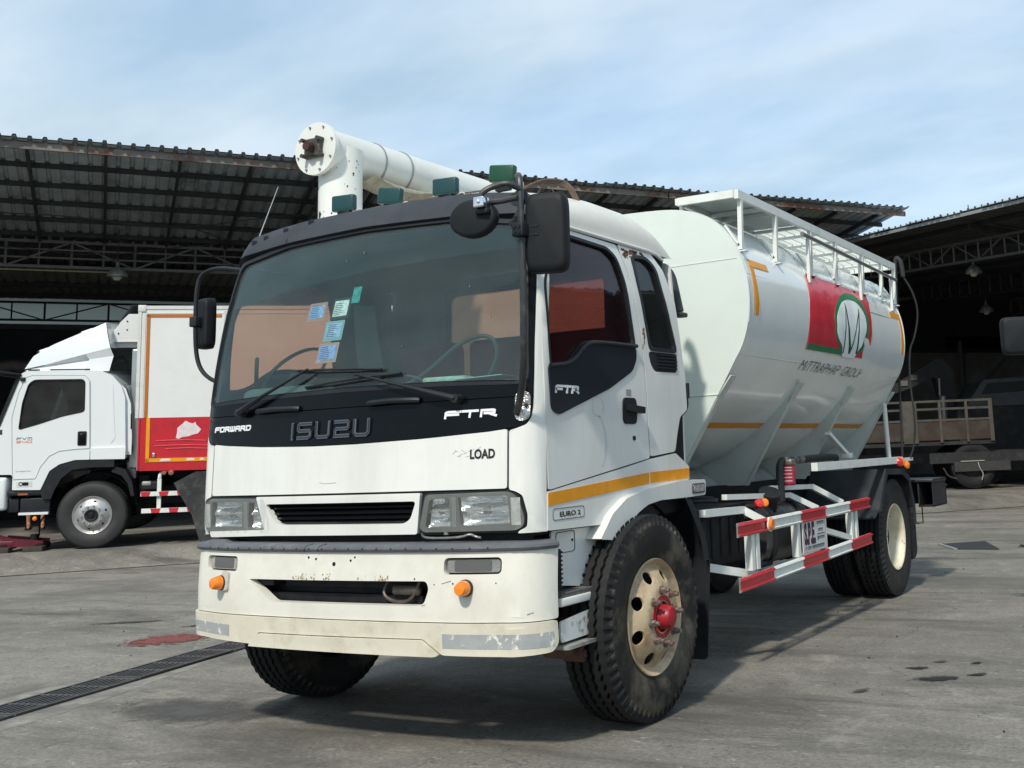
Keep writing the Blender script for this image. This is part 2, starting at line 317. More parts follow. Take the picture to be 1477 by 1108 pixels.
# ------------------------------------------------------------------ ground
JN = (-.747, .665)
def gdist(x, y): return (x+11.8)*JN[0]+(y-5.67)*JN[1]
def GH(x, y):
    t = max(0, min(1, (gdist(x, y)-.12)/1.25)); return .222*t*t*(3-2*t)
def concrete(name='concrete_ground'):
    m = bpy.data.materials.new(name); m.use_nodes = True; nt = m.node_tree; N = nt.nodes; L = nt.links; b = N['Principled BSDF']
    tc = N.new('ShaderNodeTexCoord'); src = tc.outputs['Object']
    def noise(sc, det=8, ro=.6, dist=0, rot=0, sx=1, sy=1, loc=0):
        mp = N.new('ShaderNodeMapping'); mp.inputs['Scale'].default_value = (sx, sy, 1); mp.inputs['Rotation'].default_value = (0, 0, rot); mp.inputs['Location'].default_value = (loc, loc*.7, 0)
        L.new(src, mp.inputs[0]); n = N.new('ShaderNodeTexNoise'); n.inputs['Scale'].default_value = sc; n.inputs['Detail'].default_value = det; n.inputs['Roughness'].default_value = ro; n.inputs['Distortion'].default_value = dist
        L.new(mp.outputs[0], n.inputs['Vector']); return n.outputs[0]
    def ramp(f, a, b2, c1, c2):
        r = N.new('ShaderNodeValToRGB'); r.color_ramp.elements[0].position = a; r.color_ramp.elements[1].position = b2; r.color_ramp.elements[0].color = (*c1, 1); r.color_ramp.elements[1].color = (*c2, 1); L.new(f, r.inputs[0]); return r.outputs[0]
    def mix(f, a, b2, mode='MIX'):
        x = N.new('ShaderNodeMixRGB'); x.blend_type = mode
        if isinstance(f, float): x.inputs[0].default_value = f
        else: L.new(f, x.inputs[0])
        for i, q in ((1, a), (2, b2)):
            if isinstance(q, tuple): x.inputs[i].default_value = (*q, 1)
            else: L.new(q, x.inputs[i])
        return x.outputs[0]
    c = ramp(noise(.45, 10, .62, .4), .3, .72, (.165, .156, .137), (.265, .25, .218))
    c = mix(1., c, ramp(noise(5, 9, .75), .3, .72, (.78, .78, .78), (1.16, 1.16, 1.15)), 'MULTIPLY')
    c = mix(1., c, ramp(noise(38, 8, .85), .40, .60, (.66, .66, .66), (1.30, 1.30, 1.28)), 'MULTIPLY')
    c = mix(ramp(noise(.8, 9, .7, .5, .75, .35, 1.6, 3), .48, .66, (0, 0, 0), (.85, .85, .85)), c, (.062, .059, .053))     # dragged tyre dirt
    c = mix(ramp(noise(1.9, 10, .75, 1.0, .2, 1, 1, 9), .57, .68, (0, 0, 0), (.6, .6, .6)), c, (.33, .31, .27))          # pale worn patches
    c = mix(ramp(noise(9, 8, .8, .4, .3, .6, 1.4, 5), .60, .64, (0, 0, 0), (.75, .75, .75)), c, (.40, .385, .34))
    c = mix(ramp(noise(.33, 8, .7, .8, 0, 1, 1, 14), .50, .64, (0, 0, 0), (.7, .7, .7)), c, (.085, .081, .073))
    c = mix(ramp(noise(20, 7, .85, 0, 0, 1, 1, 21), .63, .66, (0, 0, 0), (.85, .85, .85)), c, (.045, .045, .045))
    ck = noise(.55, 5, .55, 2.2, .9, 1, 1, 31); c = mix(mix(1., ramp(ck, .4975, .499, (0, 0, 0), (1, 1, 1)), ramp(ck, .500, .5015, (.85, .85, .85), (0, 0, 0)), 'MULTIPLY'), c, (.07, .068, .064))   # hairline cracks
    L.new(c, b.inputs['Base Color']); b.inputs['Roughness'].default_value = .85
    bp_ = N.new('ShaderNodeBump'); bp_.inputs['Strength'].default_value = .6; bp_.inputs['Distance'].default_value = .01; L.new(noise(40, 8, .8), bp_.inputs['Height']); L.new(bp_.outputs[0], b.inputs['Normal'])
    return m
CONC = concrete()
def fuzzy(name, col, rough=.6, thr=.35, soft=.12, sc=3., col2=None, ns=1.0):
    # a flat stain: solid in the middle of the sheet, broken up by noise towards its rim
    m = bpy.data.materials.new(name); m.use_nodes = True; nt = m.node_tree; N = nt.nodes; L = nt.links; b = N['Principled BSDF']
    b.inputs['Base Color'].default_value = (*col, 1); b.inputs['Roughness'].default_value = rough
    tc = N.new('ShaderNodeTexCoord'); n = N.new('ShaderNodeTexNoise'); n.inputs['Scale'].default_value = sc; n.inputs['Detail'].default_value = 9; n.inputs['Roughness'].default_value = .65
    L.new(tc.outputs['Object'], n.inputs['Vector'])
    mp = N.new('ShaderNodeMapping'); mp.inputs['Location'].default_value = (-1, -1, 0); mp.inputs['Scale'].default_value = (2, 2, 0); L.new(tc.outputs['Generated'], mp.inputs[0])
    ln = N.new('ShaderNodeVectorMath'); ln.operation = 'LENGTH'; L.new(mp.outputs[0], ln.inputs[0])
    s = N.new('ShaderNodeMath'); s.operation = 'MULTIPLY_ADD'; L.new(n.outputs[0], s.inputs[0]); s.inputs[1].default_value = ns; 
    iv = N.new('ShaderNodeMath'); iv.operation = 'MULTIPLY'; iv.inputs[1].default_value = -.55; L.new(ln.outputs[1 if 'Value' not in ln.outputs else 'Value'], iv.inputs[0]); L.new(iv.outputs[0], s.inputs[2])
    mr = N.new('ShaderNodeMapRange'); mr.inputs[1].default_value = thr-.25; mr.inputs[2].default_value = thr-.25+soft; L.new(s.outputs[0], mr.inputs[0]); L.new(mr.outputs[0], b.inputs['Alpha'])
    if col2:
        n2 = N.new('ShaderNodeTexNoise'); n2.inputs['Scale'].default_value = sc*1.7; n2.inputs['Detail'].default_value = 4; L.new(tc.outputs['Object'], n2.inputs['Vector'])
        r = N.new('ShaderNodeValToRGB'); r.color_ramp.elements[0].position = .52; r.color_ramp.elements[1].position = .6; r.color_ramp.elements[0].color = (*col, 1); r.color_ramp.elements[1].color = (*col2, 1); L.new(n2.outputs[0], r.inputs[0]); L.new(r.outputs[0], b.inputs['Base Color'])
    return m
ds = [-300, -80, -25, -8, -2, 0, .12, .3, .5, .7, .9, 1.1, 1.37, 3, 10, 30, 80, 300]; ss = [-300, -100, -40, -15, -5, 0, 5, 10, 15, 20, 30, 60, 120, 300]
vs = []
for d in ds:
    for s_ in ss:
        x = -11.8+JN[0]*d+.665*s_; y = 5.67+JN[1]*d+.747*s_; vs.append(Vector((x, y, GH(x, y))))
n_ = len(ss)
tag(MB().add(vs, [(i*n_+j, i*n_+j+1, (i+1)*n_+j+1, (i+1)*n_+j) for i in range(len(ds)-1) for j in range(n_-1)]).build('ground', CONC, None), kind='structure')
# narrow trench along the foot of the sheds
mb = MB(); 
for a, b in ((-14, 6.5), (6.6, 34)): mb.bar((-11.8+.665*a, 5.67+.747*a, .004), (-11.8+.665*b, 5.67+.747*b, .004), .09, .004)
tag(mb.build('gutter', mat('gutter_dark', (.02, .02, .02), .7, var=.3, scale=20), None), kind='structure')
mb = MB()
for i in range(24):
    a = -13+1.9*i; mb.bar((-11.8+.665*a, 5.67+.747*a, .008), (-11.8+.665*(a+1.5), 5.67+.747*(a+1.5), .008), .016, .004)
tag(mb.build('gutter_edge', mat('gutter_edge', (.16, .15, .13), .8, var=.4, scale=20), None), kind='structure')
# drain with iron grates
dc = Vector((-2.62, -.05, 0)); dd = Vector((-.235, 1, 0)).normalized(); dn = Vector((dd.y, -dd.x, 0))
m = fuzzy('pale_kerb_concrete', (.27, .26, .235), .9, .05, .25, 6., ns=.8)
mb = MB()
def strip(mb, t0, t1, w0, w1, z, n=40):
    mb.add([dc+dd*(t0+(t1-t0)*i/n)+dn*w+Vector((0, 0, z)) for i in range(n+1) for w in (w0, w1)], [(2*i, 2*i+1, 2*i+3, 2*i+2) for i in range(n)])
rk = random.Random(8)
for sg in (1, -1):
    n = 260; mb.add([dc+dd*(-6+18*i/n)+dn*sg*w+Vector((0, 0, .0012)) for i in range(n+1) for w in (.16, .33+.09*sin(i*.13)*sin(i*.041)+.03*rk.random())], [(2*i, 2*i+1, 2*i+3, 2*i+2) for i in range(n)])
tag(mb.build('kerb', mat('kerb_concrete', (.24, .23, .205), .9, var=.35, scale=5, dirt=(.13, .125, .115), dirt_amt=.9, dscale=2.5, dlo=.42, dhi=.58, bump=.3, bscale=40), None), kind='structure')
mb = MB(); strip(mb, -6, 12, -.155, .155, .003); tag(mb.build('channel', mat('channel_black', (.012, .012, .012), .9), None), kind='structure')
IRON = mat('grate_iron', (.085, .085, .085), .55, .3, var=.3, scale=20, dirt=(.14, .12, .10), dirt_amt=.6, dscale=12)
lab = ['drain grate section lying nearest the bottom left corner, in front of the white truck', 'second drain grate section from the near left end of the floor channel', 'third drain grate section, half way along the channel to the bumper', 'fourth drain grate section, last one seen before the white bumper hides the channel', 'drain grate section under the front bumper of the tanker']
gr0 = None
for i in range(9):
    t = -3.1+1.02*i
    if gr0 is None:
        mb = MB()
        for w in (-.148, .148): mb.bb((w-.012, 0, .0), (w+.012, 1.0, .012))
        for w in (-.105, -.065, -.022, .022, .065, .105): mb.bb((w-.009, .0, .0), (w+.009, 1.0, .010))
        for q in (0.012, .25, .5, .75, .988): mb.bb((-.136, q-.010, .002), (.136, q+.010, .011))
        o = mb.build('drain_grate', IRON); gr0 = o
    else: o = gr0.copy(); C.objects.link(o)
    o.location = dc+dd*t+Vector((0, 0, .005+(.003 if i == 4 else 0))); o.rotation_euler = (0, 0, atan2(-dd.x, dd.y)+(.006 if i == 4 else 0))
    tag(o, (['drain grate section running out of the picture at the left edge']*2+lab)[i] if i < 7 else 'drain grate section hidden behind the tanker cab', 'drain grate', 'drain grates along the floor channel')
def stain(name, x, y, w, h, rot, m, label, cat, z=.005):
    mb = MB(); mb.grid(8, 8, lambda u, v: Vector(((u-.5)*w, (v-.5)*h, 0))); o = mb.build(name, m); o.location = (x, y, GH(x, y)+z); o.rotation_euler = (0, 0, rot); return tag(o, label, cat)
RPM = fuzzy('spilt_red_paint', (.16, .010, .014), .4, .56, .07, 13., (.17, .075, .03), ns=1.3)
stain('paint_spill', -4.02, 2.22, 1.0, .85, .9, RPM, 'spilt red paint on the concrete left of the truck bumper', 'paint spill')
OIL = fuzzy('oil_black', (.010, .010, .011), .35, .46, .22, 14., ns=1.25)
OIL2 = fuzzy('oil_faded', (.05, .05, .05), .6, .32, .3, 5.)
stain('oil_stain', -5.35, 2.85, .95, .20, .55, OIL, 'black oil streak on the ground behind the red paint spill', 'oil stain')
stain('oil_stain', -4.35, 2.95, .8, .25, .8, OIL, 'black oil patch at the edge of the red paint', 'oil stain')
stain('oil_stain', 2.30, 2.34, .38, .20, .6, OIL, 'largest black oil blot on the open concrete right of the truck', 'oil stain')
for i, (x, y, w, h, lb) in enumerate(((2.12, 2.62, .20, .12, 'small oil blot left of the largest blot, right side of the yard'), (2.20, 2.85, .15, .09, 'faint oil blot behind the largest one'), (2.50, 2.52, .18, .10, 'oil blot to the right of the largest blot'), (2.42, 2.86, .12, .07, 'smallest oil blot, furthest back of the cluster'), (1.98, 1.92, .22, .10, 'pale grey oil mark nearest the front wheel'))):
    stain('oil_stain', x, y, w, h, .6+.2*i, OIL2 if i in (1, 4) else OIL, lb, 'oil stain', .0052+.0002*i)
stain('damp_patch', -1.5, .4, 1.6, .8, .2, fuzzy('damp_concrete', (.075, .072, .068), .7, .30, .4, 3.), 'darker damp patch of concrete in front of the far front wheel', 'damp patch', .0035)
mb = MB(); q = [(.31, 10.68), (.67, 10.03), (1.19, 10.04), (.80, 11.09)]
mb.panel(q, lambda x, y, o: Vector((x, y, .004+o)), 0, .012, .3); mh = mb.build('manhole_cover', mat('cover_dark', (.05, .052, .055), .6, .4, var=.3, scale=15)); tag(mh, 'dark steel manhole cover set in the concrete behind the rear wheel', 'manhole cover')
mb = MB(); mb.bar((.30, 10.66, .01), (.66, 10.0, .01), .05, .014); mb.build('rim', mat('cover_rim', (.25, .25, .24), .6), mh)
for x, y, s in ((.95, 10.5, .14), (1.08, 10.35, .10)):
    mb = MB(); mb.grid(6, 4, lambda u, v: Vector(((u-.5)*s*2, (v-.5)*s, .02+.02*sin(u*7)*cos(v*5)))); o = mb.build('litter_paper', mat('litter_white', (.55, .57, .58), .8)); o.location = (x+.55, y-.1, 0.004); tag(o, 'crumpled white paper on the ground at the right edge' if s > .12 else 'smaller scrap of white paper at the right edge', 'litter')
mb = MB(); rnd = random.Random(2)
for _ in range(150):
    x = rnd.uniform(-7, 4); y = rnd.uniform(-1.2, 9); r = rnd.choice((.004, .005, .006, .009)); p = Vector((x, y, GH(x, y)+r*.5))
    mb.add([p+Vector((r*rnd.uniform(.6, 1.6)*cos(a)*c_, r*rnd.uniform(.6, 1.4)*sin(a)*c_, z_*r)) for z_, c_ in ((-.5, 1), (.5, .6)) for a in (0, 1.3, 2.6, 3.9, 5.1)], [(0, 1, 6, 5), (1, 2, 7, 6), (2, 3, 8, 7), (3, 4, 9, 8), (4, 0, 5, 9), (5, 6, 7, 8, 9)])
tag(mb.build('gravel', mat('grit_dark', (.035, .033, .03), .9)), 'scattered dark grit on the concrete yard', 'grit', kind='stuff')
# ------------------------------------------------------------------ sheds
def translucent(name, col):
    m = bpy.data.materials.new(name); m.use_nodes = True; nt = m.node_tree; nt.nodes.clear(); o = nt.nodes.new('ShaderNodeOutputMaterial'); t = nt.nodes.new('ShaderNodeBsdfTranslucent'); t.inputs[0].default_value = (*col, 1)
    nt.links.new(t.outputs[0], o.inputs[0]); return m
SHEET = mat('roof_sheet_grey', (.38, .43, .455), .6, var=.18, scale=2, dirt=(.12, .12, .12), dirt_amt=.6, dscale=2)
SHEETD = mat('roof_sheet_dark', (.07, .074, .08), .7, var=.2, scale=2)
IRN = mat('shed_steel', (.035, .035, .038), .6, var=.3, scale=6)
IRNL = mat('shed_steel_dusty', (.10, .10, .095), .7, var=.3, scale=6)
FASC = mat('rusty_fascia', (.19, .17, .155), .7, var=.35, scale=2, dirt=(.12, .05, .025), dirt_amt=.9, dscale=1.3, dlo=.48, dhi=.56)
EX, EY = (.588, .809), (-.809, .588)
def SP(a, b, z): return Vector((-14.19+EX[0]*a+EY[0]*b, 7.085+EX[1]*a+EY[1]*b, z))
shed = thing('warehouse_shed', 'long dark open-fronted warehouse shed with corrugated roof on the left and behind', 'warehouse', (0, 0, 0))
def corr(mb, P, a0, a1, b0, b1, zf, pitch=.23, h=.045, wd=.05, th=.02):
    n = int((a1-a0)/pitch); prof = []; rj = random.Random(3); jz = [rj.uniform(-.012, .012) for _ in range(n+2)]; jb = [rj.uniform(-.035, .035) for _ in range(n+2)]
    for i in range(n):
        a = a0+i*pitch; prof += [(a, 0), (a+pitch-wd*1.8, 0), (a+pitch-wd*1.4, h), (a+pitch-wd*.4, h)]
    nb = 6; vs = []
    for j in range(nb+1):
        b = b0+(b1-b0)*j/nb
        for a, dz in prof: q = int((a-a0)/pitch)//3; vs.append(P(a, b+(jb[q] if j == 0 else 0), zf(a, b)+dz+jz[q]))
    m_ = len(prof); mb.add(vs, [(j*m_+i, j*m_+i+1, (j+1)*m_+i+1, (j+1)*m_+i) for j in range(nb) for i in range(m_-1)])
zr = lambda a, b: 7.12-.125*b
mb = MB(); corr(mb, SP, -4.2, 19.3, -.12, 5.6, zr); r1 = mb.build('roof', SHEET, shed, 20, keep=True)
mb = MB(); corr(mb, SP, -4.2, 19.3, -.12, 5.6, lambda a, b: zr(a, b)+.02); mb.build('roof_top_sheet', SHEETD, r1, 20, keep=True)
mb = MB()
for i in range(5): 
    a0, a1 = [(-4.2, -1.6), (-1.6, 1.0), (1.0, 6.2), (6.2, 12.5), (12.5, 19.2)][i]; mb2 = MB(); mb2.bar(SP(a0+.02, .02, 7.03), SP(a1-.02, .02, 7.03), .05, .12); mb2.build('eave_fascia', FASC, shed)
mb = MB()
for a in range(-4, 20, 2): mb.bar(SP(a+.3, .05, 6.97), SP(a+.3, .05, 7.14), .04, .05); 
mb.build('fascia_brackets', FASC, shed)
for b in (1.0, 2.0, 3.0, 4.0, 4.95):
    mb = MB(); mb.bar(SP(-4.2, b, zr(0, b)-.05), SP(19.2, b, zr(0, b)-.05), .05, .10); mb.build('purlin', IRN, shed)
for i in range(19):
    a = -3.58+1.22*i; mb = MB(); mb.bar(SP(a, .1, zr(0, .1)-.13), SP(a, 5.5, zr(0, 5.5)-.13), .05, .09); mb.build('rafter', IRN, shed)
def truss(P, a0, a1, b, z0, z1, m, mats=None, mid=True, bay=1.22, name='truss', par=None):
    mb = MB(); mb.bar(P(a0, b, z1), P(a1, b, z1), .05, .06); mb.bar(P(a0, b, z0), P(a1, b, z0), .05, .06)
    if mid:
        for q in (.35, .68): mb.bar(P(a0, b, z0+(z1-z0)*q), P(a1, b, z0+(z1-z0)*q), .03, .035)
    n = int((a1-a0)/bay)
    for i in range(n+1):
        a = a0+bay*i; mb.bar(P(a, b, z0), P(a, b, z1), .04, .04, (1, 0, 0)); mb.bar(P(a+bay*.5, b, z0), P(a+bay*.5, b, z1), .03, .03, (1, 0, 0))
        mb.bar(P(a, b, z0 if i % 2 else z1), P(a+bay, b, z1 if i % 2 else z0), .03, .035)
    return mb.build(name, m, par)
truss(SP, -4.2, 19, 5.15, 5.78, 6.32, mat('truss_grey', (.16, .16, .15), .7, var=.2, scale=4), par=shed)
for k, a in enumerate((5.2, 13.5)):     # sloping lattice girders carrying the roof
    mb = MB(); mb.bar(SP(a, .3, 6.75), SP(a, 5.1, 5.8), .06, .07); mb.bar(SP(a, .3, 6.95), SP(a, 5.1, 6.3), .06, .07)
    for i in range(8): mb.bar(SP(a, .4+.6*i, (6.93-.125*.6*i) if i % 2 else 6.72-.115*i), SP(a, 1.0+.6*i, (6.72-.115*(i+1)) if i % 2 else 6.93-.075*(i+1)), .03, .03)
    mb.build('girder', IRNL, shed)
mb = MB(); mb.bar(SP(-4.2, 5.3, 5.72), SP(1.5, 5.3, 5.72), .03, .03); mb.build('strip_light', mat('tube_yellowed', (.35, .30, .18), .6), shed)
for q, (a0, a1, b, z, sag) in enumerate(((-2, 5, 2.2, 6.55, .35), (3, 11, 3.4, 6.4, .5), (-3, 3.5, 4.4, 6.25, .28))):
    mb = MB(); mb.tube([SP(a0+(a1-a0)*i/12, b+.3*sin(i), z-sag*4*(i/12)*(1-i/12)) for i in range(13)], .012, 5); mb.build('sagging_cable', IRN, shed)
# deeper bays
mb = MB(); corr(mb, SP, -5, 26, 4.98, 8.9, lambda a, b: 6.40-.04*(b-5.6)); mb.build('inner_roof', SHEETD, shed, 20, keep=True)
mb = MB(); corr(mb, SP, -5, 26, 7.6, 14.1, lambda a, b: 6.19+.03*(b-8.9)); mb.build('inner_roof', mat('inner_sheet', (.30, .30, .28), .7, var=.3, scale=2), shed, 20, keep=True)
for b in (10.2, 12.3):
    mb = MB(); mb.bar(SP(-5, b, 6.17), SP(26, b, 6.17), .08, .14); mb.build('purlin', IRN, shed)
truss(SP, -5, 26, 14.0, 5.72, 6.22, IRN, mid=False, bay=1.6, par=shed)
mb = MB(); mb.add([SP(-5, 15.6, 5.78), SP(26, 15.6, 5.78), SP(26, 15.6, 6.6), SP(-5, 15.6, 6.6)], [(0, 1, 2, 3)]); mb.build('translucent_strip', translucent('sky_gap_sheet', (.30, .32, .29)), shed)  # translucent sheet added in place of an open gap of sky
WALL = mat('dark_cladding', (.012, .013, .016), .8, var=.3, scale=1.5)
mb = MB(); mb.bar(SP(-5, 15.5, 5.70), SP(26, 15.5, 5.70), .15, .16); mb.build('wall_beam', IRN, shed)
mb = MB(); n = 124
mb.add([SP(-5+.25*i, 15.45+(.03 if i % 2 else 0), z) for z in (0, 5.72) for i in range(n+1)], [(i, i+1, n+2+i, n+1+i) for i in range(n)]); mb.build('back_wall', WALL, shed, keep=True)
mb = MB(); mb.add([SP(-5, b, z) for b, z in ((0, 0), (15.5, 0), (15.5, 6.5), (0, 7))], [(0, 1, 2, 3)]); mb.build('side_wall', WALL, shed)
for a in (-4, 5.2, 13.5, 19):
    for b in (5.2, 14.0):
        mb = MB(); mb.bar(SP(a, b, .1), SP(a, b, 6.0), .16, .16, (1, 0, 0)); mb.build('column', IRN, shed)
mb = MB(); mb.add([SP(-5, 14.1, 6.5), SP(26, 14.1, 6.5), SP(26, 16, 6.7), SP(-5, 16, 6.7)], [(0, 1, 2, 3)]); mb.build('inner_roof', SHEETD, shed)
# right wing
FX, FY = (.721, -.693), (.693, .721)
def RP_(a, b, z): return Vector((-3.94+FX[0]*a+FY[0]*b, 22.54+FX[1]*a+FY[1]*b, z))
wing = thing('warehouse_shed', 'dark open shed wing with lamps hanging under its corrugated roof, right behind the tank', 'warehouse', (0, 0, 0))
zw = lambda a, b: 6.52-.078*a-.11*b
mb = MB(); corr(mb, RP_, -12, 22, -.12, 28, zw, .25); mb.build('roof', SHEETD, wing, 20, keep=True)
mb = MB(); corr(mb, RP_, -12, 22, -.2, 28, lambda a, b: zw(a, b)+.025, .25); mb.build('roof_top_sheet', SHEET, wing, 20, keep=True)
mb = MB(); mb.bar(RP_(-6, -.14, zw(-6, 0)-.02), RP_(16, -.14, zw(16, 0)-.02), .03, .07); mb.build('eave_fascia', mat('pale_fascia', (.30, .32, .32), .6), wing)
for b in (.6, 2.4, 4.2, 6, 7.8, 9.6, 11.4):
    mb = MB(); mb.bar(RP_(-6, b, zw(-6, b)-.06), RP_(16, b, zw(16, b)-.06), .05, .10); mb.build('purlin', IRN, wing)
def RT(a, b, z): return RP_(a, b, z-.078*a)
truss(RT, -6, 14, 1.2, 5.70, 6.15, IRNL, mid=False, bay=1.0, par=wing); truss(RT, -6, 14, 5.0, 5.3, 5.8, IRN, mid=False, bay=1.0, par=wing); truss(RT, -6, 14, 8.6, 4.9, 5.4, IRNL, mid=False, bay=1.0, par=wing)
for a in (-2, 4, 10):
    mb = MB(); mb.bar(RP_(a, .3, zw(a, .3)-.15), RP_(a, 15, zw(a, 15)-.15), .06, .12); mb.build('rafter', IRN, wing)
r_, d_ = Vector((.894, .448, 0)), Vector((-.448, .894, 0))
cw = Vector((-6.2, 35.2, 0))
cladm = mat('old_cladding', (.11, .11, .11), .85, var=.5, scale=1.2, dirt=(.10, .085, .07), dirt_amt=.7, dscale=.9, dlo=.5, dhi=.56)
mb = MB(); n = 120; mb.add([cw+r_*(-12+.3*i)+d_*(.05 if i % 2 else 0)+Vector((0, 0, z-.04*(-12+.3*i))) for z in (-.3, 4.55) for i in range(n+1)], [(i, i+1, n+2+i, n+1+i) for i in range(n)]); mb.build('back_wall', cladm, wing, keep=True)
mb = MB(); mb.add([cw+r_*a+d_*.3+Vector((0, 0, z-.04*a)) for a, z in ((1.2, 4.75), (14, 4.75), (14, 5.15), (1.2, 5.15))], [(0, 1, 2, 3)]); mb.build('light_gap', translucent('sky_slit_sheet', (.4, .43, .44)), wing)  # pale slit of sky above the wall, put in as a translucent sheet
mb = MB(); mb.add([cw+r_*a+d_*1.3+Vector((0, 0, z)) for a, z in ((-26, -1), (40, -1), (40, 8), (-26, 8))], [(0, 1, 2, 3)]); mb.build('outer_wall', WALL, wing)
for a in (-6, -2.2, 1.6, 5.4):
    mb = MB(); p = cw+r_*a-d_*.2; mb.bar(p, p+Vector((0, 0, 4.9)), .14, .14, (1, 0, 0)); mb.bar(p+Vector((0, 0, 2.6)), p+r_*1.6+Vector((0, 0, 4.2)), .06, .06); mb.build('column', IRN, wing)
def lamp(p, z0, z1, s, label):
    t = thing('hanging_lamp', label, 'lamp', (p[0], p[1], z1), 'bell lamps hanging in the sheds'); h = z1-z0
    mb = MB(); mb.cyl((0, 0, 1.4), (0, 0, .0), .012, n=8); mb.build('cable', IRN, t)
    mb = MB(); mb.lathe([(0, .03), (-.10, .04), (-.12, .05)], (0, 0, 0), (0, 0, 1), 20); mb.build('socket', mat('lamp_socket', (.22, .22, .2), .5, .3), t)
    mb = MB(); mb.lathe([(-.12, .05), (-.16, .11*s), (-.22, .17*s), (-.27, .20*s), (-.32, .205*s), (-.33, .19*s)], (0, 0, 0), (0, 0, 1), 28); mb.build('lamp_shade', mat('aluminium_shade', (.42, .43, .40), .35, .5, var=.3, scale=14), t)
    mb = MB(); mb.lathe([(-.2, .02), (-.26, .09), (-.33, .11), (-.40, .06), (-.41, 0)], (0, 0, 0), (0, 0, 1), 20); mb.build('bulb', mat('bulb_glass', (.55, .55, .48), .2, coat=.5), t)
lamp((-16.95, 11.03), 5.2, 5.83, 1, 'round bell lamp hanging from the truss above the small white truck')
lamp((-1.40, 22.86), 5.6, 5.70, 1.0, 'nearer bell lamp hanging under the right shed roof')
lamp((-2.2, 28.2), 4.95, 5.33, 1.0, 'farther dim bell lamp deep under the right shed roof')
# ------------------------------------------------------------------ main truck
truck = thing('tanker_truck', 'large white cab truck with silo tank body and red banner, front and centre', 'truck', (0, 0, 0))
YC = [(.9, -.03), (1.2, -.045), (1.5, -.035), (1.7, -.02), (1.9, .0), (2.1, .03), (2.3, .065), (2.5, .105), (2.6, .14), (2.68, .2), (2.75, .3)]
WT = [(.9, .985), (1.7, .985), (2.0, .975), (2.2, .965), (2.4, .94), (2.55, .91), (2.75, .88)]
RC = .12
def _cab(s, z):
    a = abs(s); sg = 1 if s >= 0 else -1; yc = interp(YC, z); wt = interp(WT, z); y1 = yc+.065
    if a <= .96: x = a/.96*wt; y = yc+.065*(x/wt)**2
    elif a <= 1.15:
        t = (a-.96)/.19*pi/2; x = wt+RC*sin(t); y = y1+RC*(1-cos(t))
    else: x = wt+RC; y = y1+RC+(a-1.15)
    return Vector((sg*x, y, z))
def cabP(s, z, off=0.):
    p = _cab(s, z)
    if off:
        e = .004; n = (_cab(s+e, z)-_cab(s-e, z)).cross(_cab(s, z+e)-_cab(s, z-e)).normalized()
        p = p+n*off
    return p
def SY(y, z): return 1.15+y-(interp(YC, z)+.065+RC)
def side(poly): return [(SY(y, z), z) for y, z in poly]
def mirror(poly): return [(-s, z) for s, z in reversed(poly)]
def both(name, poly, m, t0, t1, holes=(), label=None, step=.06, smooth=35):
    out = []
    for k in (1, -1):
        p = poly if k == 1 else mirror(poly); h = [q if k == 1 else mirror(q) for q in holes]
        out.append(MB().panel(p, cabP, t0, t1, step, h).build(name, m, truck, smooth))
    return out
WIN = rpoly([(.20, 1.79), (.37, 1.825), (.50, 1.925), (.60, 1.945), (1.035, 1.95), (.985, 2.30), (.93, 2.42), (.85, 2.46), (.42, 2.47), (.28, 2.38), (.20, 2.20)], .035)
QWIN = rpoly([(1.13, 2.45), (1.29, 2.465), (1.375, 2.42), (1.53, 1.95), (1.23, 1.95)], .04)
WS = rpoly([(-1.02, 1.715), (-.6, 1.735), (0, 1.742), (.6, 1.735), (1.02, 1.715), (.995, 2.50), (.6, 2.56), (0, 2.575), (-.6, 2.56), (-.995, 2.50)], .05)
LAMPH = [(.51, 1.04), (.99, 1.045), (1.01, 1.17), (.95, 1.195), (.53, 1.19)]
# base shell (dark, seen in the gaps between panels)
shell = [(-2.62, 1.02), (2.62, 1.02), (2.60, 1.75), (2.50, 2.2), (2.30, 2.54), (-2.30, 2.54), (-2.50, 2.2), (-2.60, 1.75)]
big = lambda poly, k=.0: poly
MB().panel(shell, cabP, -.03, -.008, .07, [WS, side(WIN), mirror(side(WIN)), side(QWIN), mirror(side(QWIN)), LAMPH, mirror(LAMPH), [(-.47, 1.08), (.44, 1.08), (.46, 1.17), (-.49, 1.17)]]).build('cab_frame', CHAS(), truck)
# white front panel under the black band
bandb = [(-1.0, 1.505), (-.85, 1.49), (-.55, 1.472), (-.2, 1.462), (.1, 1.462), (.5, 1.472), (.85, 1.49), (1.0, 1.505)]
def bz(x): return interp(bandb, x)
xs = [-.945+.1*i*1.89/1.9 for i in range(20)]
fp = [(-.945, 1.222), (.945, 1.222)]+[(x, bz(x)-.004) for x in [.945-.1*i*.945 for i in range(21)]]
front_panel = MB().panel(rpoly(fp, .012, 2), cabP, -.01, .006, .06).build('front_panel', W_cab(), truck)
